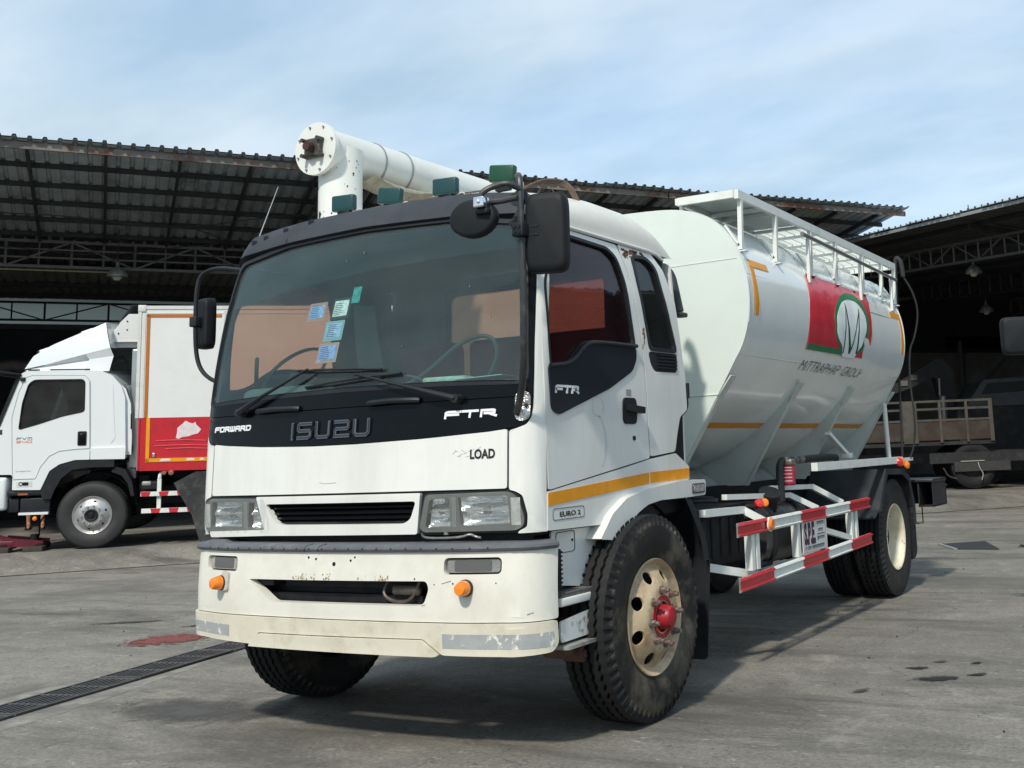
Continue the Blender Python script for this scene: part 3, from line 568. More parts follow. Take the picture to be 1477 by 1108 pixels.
# gloss black band with logo, cowl above it
bp_ = [(-1.06, 1.60), (-1.045, 1.54), (-1.0, 1.505)]+[(x, bz(x)) for x in [-.9+.1*i for i in range(19)]]+[(1.0, 1.505), (1.035, 1.52), (1.055, 1.56), (1.062, 1.60), (1.062, 1.642), (-1.062, 1.642)]
band = MB().panel(bp_, cabP, -.006, .004, .06).build('badge_band', BLKG(), truck)
MB().panel([(-1.062, 1.646), (1.062, 1.646), (1.06, 1.72), (.6, 1.74), (0, 1.747), (-.6, 1.74), (-1.06, 1.72)], cabP, -.006, .008, .06).build('cowl_panel', BLKG(), truck)
mb = MB(); strokes(mb, 'ISUZU', -.335, 1.495, .185, 1.583, cabP, .2, t0=.004, t1=.014, gap=.22)
mb.build('emblem_lettering', mat('smoked_chrome', (.16, .17, .19), .25, .9), band)
mb = MB(); strokes(mb, 'ISUZU', -.331, 1.5, .181, 1.578, cabP, .1, t0=.0145, t1=.0155, gap=.226)
mb.build('emblem_inlay', mat('emblem_dark', (.02, .022, .026), .2), band)
WL = mat('white_lettering', (.78, .8, .82), .35)
mb = MB(); strokes(mb, 'FTR', .61, 1.556, .885, 1.594, cabP, .3, .12, .004, .008, gap=.16); mb.build('badge_lettering', WL, band)
mb = MB(); strokes(mb, 'FORWARD', -.955, 1.56, -.655, 1.59, cabP, .26, .12, .004, .008, gap=.14); mb.build('badge_lettering', WL, band)
mb = MB(); font_text(mb, 'LOAD', .755, 1.362, .885, 1.408, cabP, t1=.0085, bold=.035); mb.build('load_lettering', mat('black_vinyl', (.01, .01, .012), .4), front_panel)
mb = MB()
for k in range(14):   # worn-off script beside LOAD, and a scrape
    a = .66+.012*k; z = 1.39+.018*sin(k*1.9); mb.bar(cabP(a, z, .0065), cabP(a+.02, z+.012*cos(k*2.3), .0065), .002, .001)
mb.tube([cabP(-.13, 1.276, .006), cabP(-.10, 1.270, .006), cabP(-.02, 1.273, .006)], .0016, 5)
mb.build('scratches', mat('grey_scratch', (.3, .3, .29), .6), front_panel)
# corner panels with the thin white strip beside the pillar
cp = [(.955, 1.215), (.985, 1.21), (1.02, 1.19), (1.04, 1.10), (1.035, 1.045), (1.0, 1.03), (.99, 1.018), (1.143, 1.018), (1.143, 2.45), (1.07, 2.42), (1.07, 1.60), (1.062, 1.55), (1.04, 1.514), (1.0, 1.499), (.955, 1.488)]
both('corner_panel', rpoly(cp, .012, 2), W_cab(), -.008, .005)
both('pillar_trim', [(1.03, 1.70), (1.055, 1.65), (1.066, 1.75), (1.066, 2.44), (1.05, 2.5), (1.01, 2.52), (1.005, 2.3)], BLKG(), -.01, .007)
# doors
door_o = [(.15, 1.205), (.9, 1.298), (1.158, 1.33), (1.140, 1.74), (1.12, 2.0), (1.06, 2.3), (.97, 2.505), (.40, 2.512), (.26, 2.44), (.155, 2.2), (.15, 2.0)]
WINo = rpoly([(.185, 1.78), (.37, 1.81), (.50, 1.91), (.60, 1.93), (1.055, 1.935), (1.005, 2.30), (.945, 2.435), (.86, 2.478), (.41, 2.487), (.265, 2.39), (.185, 2.20)], .035)
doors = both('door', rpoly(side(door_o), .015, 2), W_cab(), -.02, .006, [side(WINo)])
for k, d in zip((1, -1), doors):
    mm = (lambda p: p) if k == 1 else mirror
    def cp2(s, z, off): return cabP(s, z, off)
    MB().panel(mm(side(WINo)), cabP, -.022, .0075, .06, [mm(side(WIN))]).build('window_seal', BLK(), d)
    MB().panel(mm(side(WIN)), cabP, -.018, -.012, .1).build('window_glass', glass('door_glass_tint', (.60, .42, .42), .10, (.10, .06, .075)) if k == 1 else glass('door_glass_salmon', (.90, .60, .50), .05, (.14, .07, .085)), d)  # reddish film colour imitates a red truck reflected in the door glass
    tr = rpoly([(.165, 1.795), (.37, 1.815), (.49, 1.905), (.60, 1.93), (1.045, 1.935), (1.045, 1.87), (.99, 1.80), (.74, 1.70), (.24, 1.555), (.18, 1.58)], .03)
    trm = MB().panel(mm(side(tr)), cabP, .004, .014, .05).build('door_trim', mat('satin_black_trim', (.012, .016, .022), .3, coat=.2), d)
    ledge = [(.175, 1.79), (.37, 1.81), (.50, 1.91), (.60, 1.935), (1.045, 1.94)]
    MB().tube([cabP(k*SY(y, z), z, .018) for y, z in ledge], .011, 8, 2).build('window_ledge', BLK(), d)
    mb = MB(); strokes(mb, 'FTR', SY(.21, 1.7), 1.66, SY(.42, 1.7), 1.70, cabP if k == 1 else (lambda s, z, o: cabP(-s, z, o)), .28, .12, .014, .018, gap=.16); mb.build('badge_lettering', WL, trm)
    mb = MB(); f = lambda y, z, o: cabP(k*SY(y, z), z, o)
    mb.panel(rrect(.87, 1.515, 1.015, 1.655, .03), f, .0, .014, .05); h = mb.build('handle', BLK(), d)
    mb = MB(); mb.bar(f(.90, 1.60, .03), f(1.05, 1.588, .034), .03, .035); mb.bar(f(.91, 1.6, .01), f(.91, 1.6, .04), .03, .03); mb.bar(f(1.03, 1.59, .01), f(1.03, 1.59, .04), .03, .03); mb.build('handle_grip', BLK(), h)
    mb = MB(); mb.cyl(f(.985, 1.44, .004), f(.985, 1.44, .012), .013, n=14); mb.build('door_lock', mat('dark_metal', (.05, .05, .05), .4, .8), d)
both('seam_shadow', side([(1.07, 2.0), (1.10, 2.0), (1.10, 2.01), (1.07, 2.01)]), CHAS(), -.012, -.011)
mb = MB(); gf = lambda y, z, o: cabP(SY(y, z), z, o)
def arc(y0, z0, ry, rz, a0, a1, w):
    n = 14
    for i in range(n):
        a, b = R_(a0+(a1-a0)*i/n), R_(a0+(a1-a0)*(i+1)/n); p, q = (y0+ry*cos(a), z0+rz*sin(a)), (y0+ry*cos(b), z0+rz*sin(b))
        mb.add([gf(p[0]-w/2, p[1], .0065), gf(p[0]+w/2, p[1], .0065), gf(q[0]+w/2, q[1], .0065), gf(q[0]-w/2, q[1], .0065)], [(0, 1, 2, 3)])
arc(.62, 1.60, .055, .05, -30, 300, .02); arc(.60, 1.42, .09, .14, -60, 90, .022)
mb.panel(rrect(.56, 1.225, .74, 1.25, .004), gf, .006, .0066, .1)
mb.build('old_number_ghost', mat('faded_decal', (.58, .60, .605), .4), doors[0], keep=True)
mb = MB(); mb.panel(rrect(.915, 1.665, .97, 1.70, .004), gf, .006, .0068, .1); mb.build('grey_patch', mat('primer_grey', (.28, .29, .29), .5), doors[0])
# rear side panels, quarter windows and vents
qp = [(1.168, 1.338), (1.47, 1.36), (1.50, 1.45), (1.55, 1.56), (1.645, 1.60), (1.645, 1.80), (1.585, 2.25), (1.49, 2.43), (1.38, 2.512), (.985, 2.512), (1.072, 2.3), (1.13, 2.0), (1.15, 1.74)]
QWo = rpoly([(1.105, 2.465), (1.30, 2.485), (1.40, 2.435), (1.555, 1.93), (1.205, 1.925), (1.19, 2.02)], .045)
VENT = rpoly([(1.195, 1.922), (1.557, 1.927), (1.54, 1.815), (1.26, 1.81), (1.215, 1.85)], .03)
qs = both('rear_side_panel', rpoly(side(qp), .02, 2), W_cab(), -.02, .006, [side(QWo), side(VENT)])
for k, d in zip((1, -1), qs):
    mm = (lambda p: p) if k == 1 else mirror
    MB().panel(mm(side(QWo)), cabP, -.02, .011, .06, [mm(side(QWIN))]).build('quarter_window_frame', BLK(), d)
    MB().panel(mm(side(QWIN)), cabP, -.018, -.01, .1).build('quarter_window_glass', glass('quarter_glass', (.20, .24, .24), .12, (.13, .14, .14)), d)
    v = MB().panel(mm(side(VENT)), cabP, -.02, .004, .06).build('side_vent', BLK(), d)
    mb = MB(); f = lambda y, z, o: cabP(k*SY(y, z), z, o)
    for i in range(5): mb.bar(f(1.30+.004*i, 1.835+.019*i, .008), f(1.535, 1.838+.019*i, .008), .011, .008)
    mb.build('vent_slats', BLK(), v)
mb = MB()   # rust along the roof seam above the quarter window
rnd = random.Random(3)
for _ in range(46):
    y = 1.02+.28*rnd.random()**1.3; z = 2.497-.03*rnd.random()**2.2-.07*max(0, .08-abs(y-1.07))*rnd.random()*8; r = .003+.009*rnd.random()
    s0 = SY(y, z); mb.panel([(s0+r*(1+rnd.random())*cos(a), z+r*sin(a)) for a in [k*pi/4 for k in range(8)]], cabP, .006, .0072, 1)
for _ in range(12):
    y = 1.13+.04*rnd.random(); z = 1.93+.12*rnd.random(); r = .003+.005*rnd.random(); s0 = SY(y, z)
    mb.panel([(s0+r*cos(a), z+2*r*sin(a)) for a in [k*pi/4 for k in range(8)]], cabP, .006, .0072, 1)
mb.build('rust_spots', mat('rust_brown', RUST, .8, var=.4, scale=60), qs[0])
# roof and visor
RP = [(0, .24, 2.685), (.04, .28, 2.73), (.10, .36, 2.765), (.22, .56, 2.81), (.5, .95, 2.86), (.75, 1.3, 2.86), (.88, 1.48, 2.80), (.95, 1.60, 2.70), (1, 1.66, 2.54)]
def roofP(u, v):
    y = interp([(a, b) for a, b, c in RP], v); zc = interp([(a, c) for a, b, c in RP], v)
    t = (u*2-1); w = 1.047-.01*v; sgn = 1 if t >= 0 else -1; ang = abs(t)**.8*pi/2
    x = w*(sin(ang))**.72; z = 2.52+(zc-2.52)*(cos(ang))**.62 if abs(t) < .999 else 2.52
    if v < .12: y += .11*(x/1.047)**4*(1-v/.12)
    return Vector((sgn*x, y, z))
roof = MB().grid(44, 26, roofP).build('roof', mat('sun_yellowed_roof_paint', (.70, .69, .63), .4, var=.04, scale=3, dirt=(.5, .45, .33), dirt_amt=.4, dscale=2.5, dlo=.45, dhi=.8, coat=.15), truck, 60)
for k in (-1, 1): MB().tube([cabP(k*SY(y, 2.51), 2.522, .012) for y in (.30, .5, .8, 1.1, 1.4)]+[(k*1.03, 1.55, 2.50)], .011, 8, 1).build('rain_gutter', W_cab(), truck)
vp = [(-1.14, 2.50), (-1.06, 2.53), (-.98, 2.552), (-.6, 2.578), (0, 2.592), (.6, 2.578), (.98, 2.552), (1.06, 2.53), (1.14, 2.50), (1.14, 2.59), (1.0, 2.665), (.6, 2.702), (0, 2.714), (-.6, 2.702), (-1.0, 2.665), (-1.14, 2.59)]
visor = MB().panel(vp, cabP, -.01, .028, .06).build('front_visor', GREYP(), truck)
mb = MB()
for x, z in ((-.96, 2.62), (-.86, 2.635), (-.70, 2.66), (-.50, 2.68)): mb.rbox(cabP(x, z, .02)+Vector((-.018, -.012, -.008)), cabP(x, z, .04)+Vector((.018, .012, .008)), .004)
mb.build('clips', CHAS(), visor)
mb = MB()
for k in (-1, 1): mb.bar(cabP(k*.62, 2.585, .029), cabP(k*.66, 2.695, .029), .006, .003)
mb.build('visor_joint', CHAS(), visor)
# windscreen
WSo = rpoly([(-1.045, 1.70), (-.6, 1.715), (0, 1.722), (.6, 1.715), (1.045, 1.70), (1.02, 2.52), (.6, 2.585), (0, 2.60), (-.6, 2.585), (-1.02, 2.52)], .06)
MB().panel(WSo, cabP, -.01, .010, .06, [WS]).build('windscreen_seal', BLK(), truck)
ws = MB().panel(WS, cabP, -.006, -.001, .08).build('windscreen', glass('windscreen_glass', (.78, .88, .86), .038, (.25, .33, .32)), truck, 60)
tb = [(-.985, 2.25), (-.5, 2.31), (0, 2.35), (.5, 2.375), (1.0, 2.385), (.98, 2.48), (.6, 2.545), (0, 2.56), (-.6, 2.545), (-.98, 2.48)]
MB().panel(tb, cabP, -.010, -.008, .1).build('dark_top_band', glass('dark_band_glass', (.48, .52, .58), .03, (.10, .12, .15)), ws)  # darker glass layer across the windscreen top, lower edge curved
for i, (nm, x0, z0, x1, z1, bc, ic) in enumerate([('sticker', -.335, 2.115, -.205, 2.215, (.75, .30, .24), (.25, .42, .68)), ('sticker', -.163, 2.112, -.038, 2.225, (.02, .03, .03), (.62, .74, .70)), ('sticker', -.195, 2.0, -.065, 2.105, (.35, .55, .6), (.33, .5, .72)), ('sticker', -.225, 1.885, -.085, 1.99, (.72, .38, .35), (.25, .38, .7))]):
    st = MB().panel(rrect(x0, z0, x1, z1, .006), lambda s, z, o: cabP(s+.12*(z-z0), z, o), -.0075, -.0068, .1).build(nm, mat('sticker_border%d' % i, bc, .5), ws)
    MB().panel(rrect(x0+.014, z0+.016, x1-.014, z1-.014, .004), lambda s, z, o: cabP(s+.12*(z-z0), z, o), -.0066, -.0055, .1).build('sticker_print', mat('sticker_print%d' % i, ic, .5, var=.35, scale=60), st)
    mb = MB(); rr = random.Random(i)
    for k in range(7):
        z = z0+.022+.01*k; mb.add([cabP(x0+.02+.12*(z-z0), z, -.005), cabP(x0+.02+(x1-x0-.04)*(.5+.5*rr.random())+.12*(z-z0), z, -.005), cabP(x0+.02+(x1-x0-.04)*.5+.12*(z-z0), z+.004, -.005), cabP(x0+.02+.12*(z-z0), z+.004, -.005)], [(0, 1, 2, 3)])
    mb.build('sticker_text_lines', mat('sticker_ink', (.07, .1, .2), .5), st)
MB().panel(rrect(-.03, 2.19, .025, 2.275, .006), lambda s, z, o: cabP(s+.12*(z-2.19), z, o), -.0075, -.0068, .1).build('sticker', mat('teal_sticker', (.05, .42, .42), .5, var=.5, scale=40), ws)
for x, z, r in ((.83, 2.03, .022), (.02, 2.45, .012), (.34, 1.93, .006), (-.1, 2.42, .008), (.71, 2.2, .01)):
    MB().bar(cabP(x, z, .002), cabP(x+r*.3, z+r, .002), .006, .001).build('bird_dropping', mat('dropping_white', (.6, .62, .6), .8), ws)
# wipers
for (pv, el, b0, b1) in (((-.715, 1.655), (-.22, 1.85), (-.32, 1.853), (.24, 1.822)), ((.69, 1.648), (.10, 1.802), (-.255, 1.762), (.36, 1.795))):
    mb = MB(); mb.cyl(cabP(*pv, .0), cabP(*pv, .055), .026, .02, 16)
    mb.tube([cabP(*pv, .045), cabP(pv[0]*.85+el[0]*.15, pv[1]*.85+el[1]*.15, .05), cabP(pv[0]*.6+el[0]*.4, pv[1]*.6+el[1]*.4, .052), cabP(*el, .045)], [.017, .015, .010, .006], 8)
    a = mb.build('wiper_arm', BLK(), truck)
    mb = MB(); n = 12
    pts = [cabP(b0[0]+(b1[0]-b0[0])*i/n, b0[1]+(b1[1]-b0[1])*i/n, .016+.016*(1 if .2 < i/n < .8 else 0)) for i in range(n+1)]
    mb.tube(pts, .006, 6)
    mb.tube([cabP(b0[0]+(b1[0]-b0[0])*i/n, b0[1]+(b1[1]-b0[1])*i/n-.008, .006) for i in range(n+1)], .005, 6)
    mb.build('wiper_blade', BLK(), a)
for x0, x1, z in ((-.60, -.29, 1.655), (.17, .47, 1.655)):
    mb = MB(); mb.tube([cabP(x0, z, .012), cabP(x0+.02, z, .026), cabP((x0+x1)/2, z+.004, .03), cabP(x1-.02, z, .026), cabP(x1, z, .012)], .015, 8); mb.build('front_grab_handle', BLK(), truck)
# grille panel, grille, headlamps
gp = [(-.575, 1.212), (.49, 1.212), (.465, 1.02), (-.50, 1.015), (-.95, 1.005), (-.96, 1.035), (-.515, 1.045)]
gh = rpoly([(-.505, 1.175), (-.44, 1.085), (-.38, 1.07), (.39, 1.07), (.43, 1.09), (.465-.0, 1.175)], .02)
grp = MB().panel(rpoly(gp, .01, 2), cabP, -.02, .012, .05, [gh]).build('grille_panel', W_cab(), truck)
mb = MB()
mb.panel([(-.52, 1.06), (.48, 1.06), (.48, 1.185), (-.52, 1.185)], cabP, -.055, -.05, .1); mb.build('grille_backing', CHAS(), grp)
for i, z in enumerate((1.098, 1.123, 1.15)):
    mb = MB(); x0 = -.44-.06*(z-1.08)/.09; mb.grid(20, 3, lambda u, v: cabP(x0+(.44+.02*i-x0)*u, z+.013*(v-.5)*2, -.03+.022*(1-abs(v-.5)*2)))
    mb.build('grille_slat', BLKG(), grp)
LAMP = [(.515, 1.203), (.955, 1.208), (1.0, 1.18), (1.025, 1.09), (1.02, 1.05), (.985, 1.032), (.50, 1.028), (.475, 1.05)]
def lamp_glass(): return glass('lamp_glass', (.96, .97, .97), .05, (.5, .52, .5), .04)
BOWL = mat('lamp_reflector', (.88, .89, .90), .22, .75, bump=.7, bscale=22)
for k in (1, -1):
    mm = (lambda p: p) if k == 1 else mirror
    lo = rpoly(LAMP, .025); a1 = rpoly([(.69, 1.188), (.945, 1.19), (.955, 1.062), (.70, 1.055)], .01); a2 = rpoly([(.535, 1.18), (.64, 1.186), (.648, 1.052), (.505, 1.05)], .012)
    hl = MB().panel(mm(lo), cabP, -.03, .004, .05, [mm(a1), mm(a2)]).build('headlight', mat('lamp_surround', (.13, .135, .13), .35, var=.15, scale=10), truck)
    mb = MB()
    for poly in (a1, a2):
        xs0 = min(p[0] for p in poly)-.01; xs1 = max(p[0] for p in poly)+.01
        for j in range(2):
            z0 = 1.045+.075*j; mb.grid(14, 8, lambda u, v: cabP(k*(xs0+(xs1-xs0)*u), z0+.078*v, -.012-.06*(1-(abs(2*u-1))**2.2)*(1-(abs(2*v-1))**2.2)))
    mb.build('reflector', BOWL, hl, keep=True)
    mb = MB(); mb.cyl(cabP(k*.82, 1.12, -.06), cabP(k*.82, 1.12, -.025), .018, n=14); mb.cyl(cabP(k*.575, 1.12, -.06), cabP(k*.575, 1.12, -.03), .014, n=12); mb.build('bulb', mat('bulb_shield', (.4, .4, .38), .3, .6), hl)
    mb = MB(); mb.panel(mm(rpoly(LAMP, .02)), cabP, .006, .012, .06); mb.build('lens', lamp_glass(), hl)
    mb = MB(); 
    mb.bar(cabP(k*.665, 1.05, .002), cabP(k*.665, 1.19, .002), .03, .006)
    mb.build('lamp_divider', mat('lamp_divider_grey', (.2, .21, .2), .4), hl)
    mb = MB(); mb.grid(5, 8, lambda u, v: cabP(k*(.962+.046*u), 1.055+.125*v, .0052)); mb.build('turn_lens', mat('clear_turn_lens', (.45, .46, .45), .15, var=.15, scale=40, coat=.5), hl)
    MB().panel(mm(rpoly([(.50, 1.214), (.965, 1.218), (1.008, 1.188), (1.032, 1.09), (1.027, 1.045), (.99, 1.022), (.49, 1.016), (.46, 1.045)], .03)), cabP, -.035, -.004, .06, [mm(lo)]).build('lamp_seal', BLK(), hl)
mb = MB(); mb.tube([(.48, 0.0, 1.03), (.50, -.02, 1.008), (.56, -.035, 1.0), (.74, -.03, 1.004), (.78, -.02, 1.02), (.80, .0, 1.005), (.83, .0, 1.0)], .006, 8, 2); mb.cyl((.63, 0, 1.015), (.63, 0, 1.035), .014); mb.build('lamp_bracket', STEEL(), truck)
MB().grid(20, 2, lambda u, v: cabP(-1.1+2.2*u, .96+.1*v, -.06)).build('lower_backing', CHAS(), truck)
# sill panels with amber tape, fender flares
for k in (1, -1):
    f = lambda y, z, o: cabP(k*SY(y, z), z, o)
    sp = rpoly([(.135, 1.02), (.615, 1.012), (.66, 1.06), (.81, 1.125), (1.01, 1.16), (1.44, 1.185), (1.635, 1.195), (1.638, 1.27), (1.47, 1.35), (1.168, 1.325), (.9, 1.29), (.135, 1.197)], .012, 2)
    sill = MB().panel(sp, f, -.02, .008, .06).build('sill_panel', W_cab(), truck)
    for seg in ([(.14, 1.132), (1.135, 1.192), (1.135, 1.252), (.14, 1.192)], [(1.15, 1.193), (1.63, 1.203), (1.63, 1.262), (1.15, 1.253)]):
        MB().panel(seg, f, .008, .0105, .06).build('amber_tape', ORTAPE(), sill)
    bd = MB().panel(rrect(.175, 1.062, .455, 1.118, .015), f, .008, .010, .06, [rrect(.178, 1.065, .452, 1.115, .013)]).build('badge_outline', mat('badge_grey', (.12, .12, .12), .4), sill)
    mb = MB(); font_text(mb, 'EURO 2', .235, 1.075, .42, 1.10, (lambda y, z, o: f(y, z, o)) if k == 1 else (lambda y, z, o: f(.63-y, z, o)), t1=.0105, bold=.03); mb.build('badge_lettering', mat('black_vinyl', (.01, .01, .012), .4), sill)
    fl_o = [(.535, .945), (.60, .94), (.70, .925), (.80, .93), (.815, .96), (.86, 1.01), (.93, 1.05), (1.04, 1.085), (1.19, 1.10), (1.50, 1.098), (1.76, 1.10), (1.765, 1.19), (1.44, 1.195), (1.01, 1.165), (.81, 1.13), (.66, 1.06), (.585, .99)]
    mb = MB(); mb.panel(rpoly(fl_o, .02, 2), f, -.14, .05, .05); fl = mb.build('fender_flare', W_cab(), truck)
    mb = MB(); mb.panel(rrect(1.575, 1.115, 1.735, 1.172, .012), f, .045, .058, .08); mk = mb.build('side_marker', mat('marker_bezel', (.1, .1, .1), .3), fl)
    mb = MB(); mb.panel(rrect(1.59, 1.124, 1.722, 1.163, .008), f, .056, .062, .08); mb.build('marker_lens', mat('marker_clear', (.5, .5, .5), .1, .6, bump=.6, bscale=60), mk)
    # wheel arch liner and rear mudguard
    mb = MB(); mb.grid(18, 4, lambda u, v: Vector((k*(.80+.32*v), .96-.60*cos((.33+.60*u)*pi), .52+.60*sin((.33+.60*u)*pi))))
    mb.build('arch_liner', BLK(), truck)
    mb = MB(); mb.grid(12, 6, lambda u, v: Vector((k*(.90+.285*v), 1.50+.20*sin(u*pi/2)+.02*sin(v*pi), 1.09-.36*u)))
    mb.grid(2, 12, lambda u, v: Vector((k*1.185, 1.50+.20*sin(v*pi/2)-.07*u, 1.09-.36*v)))
    mb.build('rear_mudguard', BLK(), truck)
    mf = MB().panel(rpoly([(k*.96, .17), (k*1.15, .17), (k*1.185, .74), (k*.93, .74)][::k], .03), lambda x, z, o: Vector((x, 1.71+o+.02*(z-.7), z)), 0, .01, .08).build('mudflap', BLK(), truck)
    mb = MB(); rnd = random.Random(5)
    for _ in range(50):
        x = .965+.03*rnd.random(); z = .18+.36*rnd.random(); r = .004+.008*rnd.random(); mb.cyl((k*x, 1.709+.02*(z-.7), z), (k*x, 1.703+.02*(z-.7), z), r, r*.5, 6)
    mb.build('dried_mud', mat('mud', (.13, .11, .08), .95, var=.3, scale=50), mf)
    # step well
    sx = k*1.075
    g = lambda y, z, o: Vector((k*(1.06+o)-k*.0, y, z))
    st = MB().panel(rpoly([(.24, .76), (.56, .72), (.64, .72), (.765, 1.0), (.24, 1.01)], .01, 2), g, -.01, .0, .1).build('step_panel', W_cab(), truck)
    MB().panel(rrect(.275, .90, .445, 1.0, .02), g, .0, .003, .1, [rrect(.278, .903, .442, .997, .018)]).build('filler_flap', mat('seam_dark', (.04, .04, .04), .6), st)
    mb = MB(); mb.cyl(g(.42, .955, 0), g(.42, .955, .006), .006, n=8); mb.build('flap_screw', CHAS(), st)
    mb = MB(); mb.rbox((k*.98-.12 if k < 0 else .98, .21, .665), (k*.98 if k < 0 else 1.13, .54, .705), .008); step = mb.build('upper_step', W_cab(), truck)
    mb = MB(); mb.bb((min(k*.98, k*1.125), .22, .707), (max(k*.98, k*1.125), .535, .722))
    for i in range(24): mb.bar((k*1.125, .226+.0128*i, .722), (k*1.0, .226+.0128*i, .722), .005, .012)
    mb.build('step_tread', mat('step_steel', (.16, .16, .155), .6, .4, var=.3, scale=40, dirt=(.3, .28, .24), dirt_amt=.6, dscale=20), step)
    mb = MB(); mb.panel(rpoly([(.215, .505), (.56, .51), (.585, .56), (.565, .63), (.215, .60)], .01, 2), lambda y, z, o: Vector((k*(1.12+o), y, z)), -.01, 0, .1)
    ls = mb.build('lower_step_bracket', mat('chipped_white', (.66, .68, .66), .45, dirt=(.16, .09, .05), dirt_amt=.8, dscale=9, dlo=.56, dhi=.64), truck)
    mb = MB(); mb.panel(rpoly([(.205, .965), (.205, 1.165), (.60, 1.16), (.70, 1.10), (.62, .965)], .03), lambda y, x, o: Vector((k*x, y, .492+o)), -.016, 0, .1); mb.build('lower_step_tread', mat('scuffed_step', (.30, .30, .28), .6, .2, var=.2, scale=20, dirt=(.12, .08, .05), dirt_amt=.7, dscale=10), ls)
    mb = MB(); mb.cyl((k*1.0, .44, .42), (k*1.10, .44, .42), .04, n=20); mb.cyl((k*1.02, .44, .42), (k*1.11, .44, .42), .018, n=14); mb.rbox((min(k*.95, k*1.07), .30, .415), (max(k*.95, k*1.07), .50, .475), .02); mb.build('spring_shackle', mat('rusty_steel', (.11, .06, .045), .75, .3, var=.4, scale=18), truck)
    mb = MB(); mb.rbox((min(k*1.06, k*1.125), .195, .74), (max(k*1.06, k*1.125), .225, .93), .006)
    for i in range(9): mb.bar((k*1.126, .19, .75+.02*i), (k*1.126, .228, .757+.02*i), .006, .007)
    mb.build('bumper_bracket', CHAS(), truck)
# bumper
def _bp(s, z):
    a = abs(s); sg = 1 if s >= 0 else -1; yc = -.095-.012*sin(max(0, min(1, (z-.5)/.45))*pi)
    fy = lambda q: yc+.06*(q/.97)**2+.032*(max(0, q-.66)/.31)**2
    if a <= .97: x = a; y = fy(a)
    elif a <= 1.26: t = (a-.97)/.29*pi/2; x = .97+.17*sin(t); y = fy(.97)+.195*(1-cos(t))
    else: x = 1.14; y = fy(.97)+.195+a-1.26
    return Vector((sg*x, y, z))
def bumP(s, z, off=0.):
    p = _bp(s, z)
    if off:
        e = .004; n = (_bp(s+e, z)-_bp(s-e, z)).cross(_bp(s, z+e)-_bp(s, z-e)).normalized(); p = p+n*off
    return p
OPEN = rpoly([(-.575, .805), (.575, .81), (.59, .775), (.565, .71), (.53, .698), (-.40, .698), (-.46, .735)], .02)
FOG = rrect(.67, .84, .955, .915, .022)
bumper = MB().panel(rpoly([(-1.25, .627), (1.245, .627), (1.245, .942), (-1.25, .942)], .015, 2), bumP, -.05, 0, .05, [OPEN, FOG, mirror(FOG)]).build('bumper', W_bump(), truck)
mb = MB(); pr = [(.940, .004), (.944, .016), (.956, .023), (.968, .020), (.977, .006), (.981, -.03), (.982, -.10)]
mb.grid(70, 6, lambda u, v: (lambda q: bumP(-1.25+2.48*u, q[0]+(.014 if abs((-1.25+2.48*u)+.92) < .07 else 0)*(1 if v > .5 else 0), q[1]))(pr[round(v*6)]))
st = mb.build('bumper_top_strip', STRIP(), bumper)
mb = MB()
for i in range(22):
    s0 = -.9+.0855*i; p = bumP(s0, .958, .0225); mb.cyl(p, bumP(s0, .958, .0245), .004, n=8)
mb.build('strip_rivets', CHAS(), bumper)
mb = MB()
for s0 in (-.165, -.075): mb.tube([bumP(s0, .941, .016), bumP(s0+.004, .957, .0235), bumP(s0+.012, .970, .018), bumP(s0+.04, .980, -.0)], .002, 5)
mb.build('strip_cracks', CHAS(), bumper)
for k in (1, -1):
    mb = MB(); mb.panel(rrect(*((.68, .848, .945, .907) if k == 1 else (-.945, .848, -.68, .907)), .015), bumP, -.03, -.014, .08)
    fg = mb.build('fog_lamp', mat('fog_glass', (.20, .20, .19), .15, var=.25, scale=25, coat=.6, bump=.2, bscale=80) if k == 1 else mat('dusty_fog_glass', (.30, .29, .27), .5, var=.35, scale=30), bumper)
    mb = MB(); mb.panel(rrect(min(k*.665, k*.96), .835, max(k*.665, k*.96), .92, .025), bumP, -.048, -.035, .1); mb.build('fog_housing', CHAS(), fg)
    mb = MB(); mb.panel(rrect(min(k*.72, k*.905), .853, max(k*.72, k*.905), .903, .008), bumP, -.0139, -.012, .08); mb.build('fog_insert', mat('fog_insert', (.09, .09, .085), .3, coat=.3), fg)
    p = bumP(k*.785, .78, 0); d = (bumP(k*.785, .78, 1)-p).normalized()
    mb = MB(); mb.cyl(p-d*.01, p+d*.018, .040, .038, 24); am = mb.build('marker_base', BLK(), bumper)
    MB().lathe([(.018, .036), (.03, .036), (.058, .029), (.064, .025), (.066, .0)], p, d, 24).build('amber_marker', AMBER(), am)
    if k == -1: MB().panel(rpoly([(-.80, .74), (-.73, .745), (-.725, .835), (-.78, .84)], .01), bumP, .0, .012, .1).build('marker_plate', mat('crumpled_plate', (.55, .55, .5), .5, .2, var=.2, scale=20), am)
mb = MB()
for s0, z, r in ((.02, .885, .010), (-.15, .915, .006), (-.10, .908, .006), (.125, .902, .006), (.15, .917, .005), (.51, .82, .004), (.72, .80, .004), (.93, .80, .003), (.62, .795, .003)):
    mb.cyl(bumP(s0, z, -.002), bumP(s0, z, .0015), r, n=12)
mb.build('bolt_holes', CHAS(), bumper)
mb = MB(); rnd = random.Random(9)
for _ in range(60):
    s0 = rnd.choice((-.2, -.13, -.05, .17, .28, -.25, .32))+.05*rnd.random(); z = .812+.026*rnd.random()**2; r = .0015+.004*rnd.random()**2
    mb.panel([(s0+r*cos(a), z+r*(1.5)*sin(a)) for a in [q*pi/3 for q in range(6)]], bumP, .0005, .0012, 1)
for s0, z, l in ((.66, .80, .05), (.55, .7, .02), (1.08, .66, .03)):
    mb.bar(bumP(s0, z, .001), bumP(s0+l, z+l*.25, .001), .004, .0015)
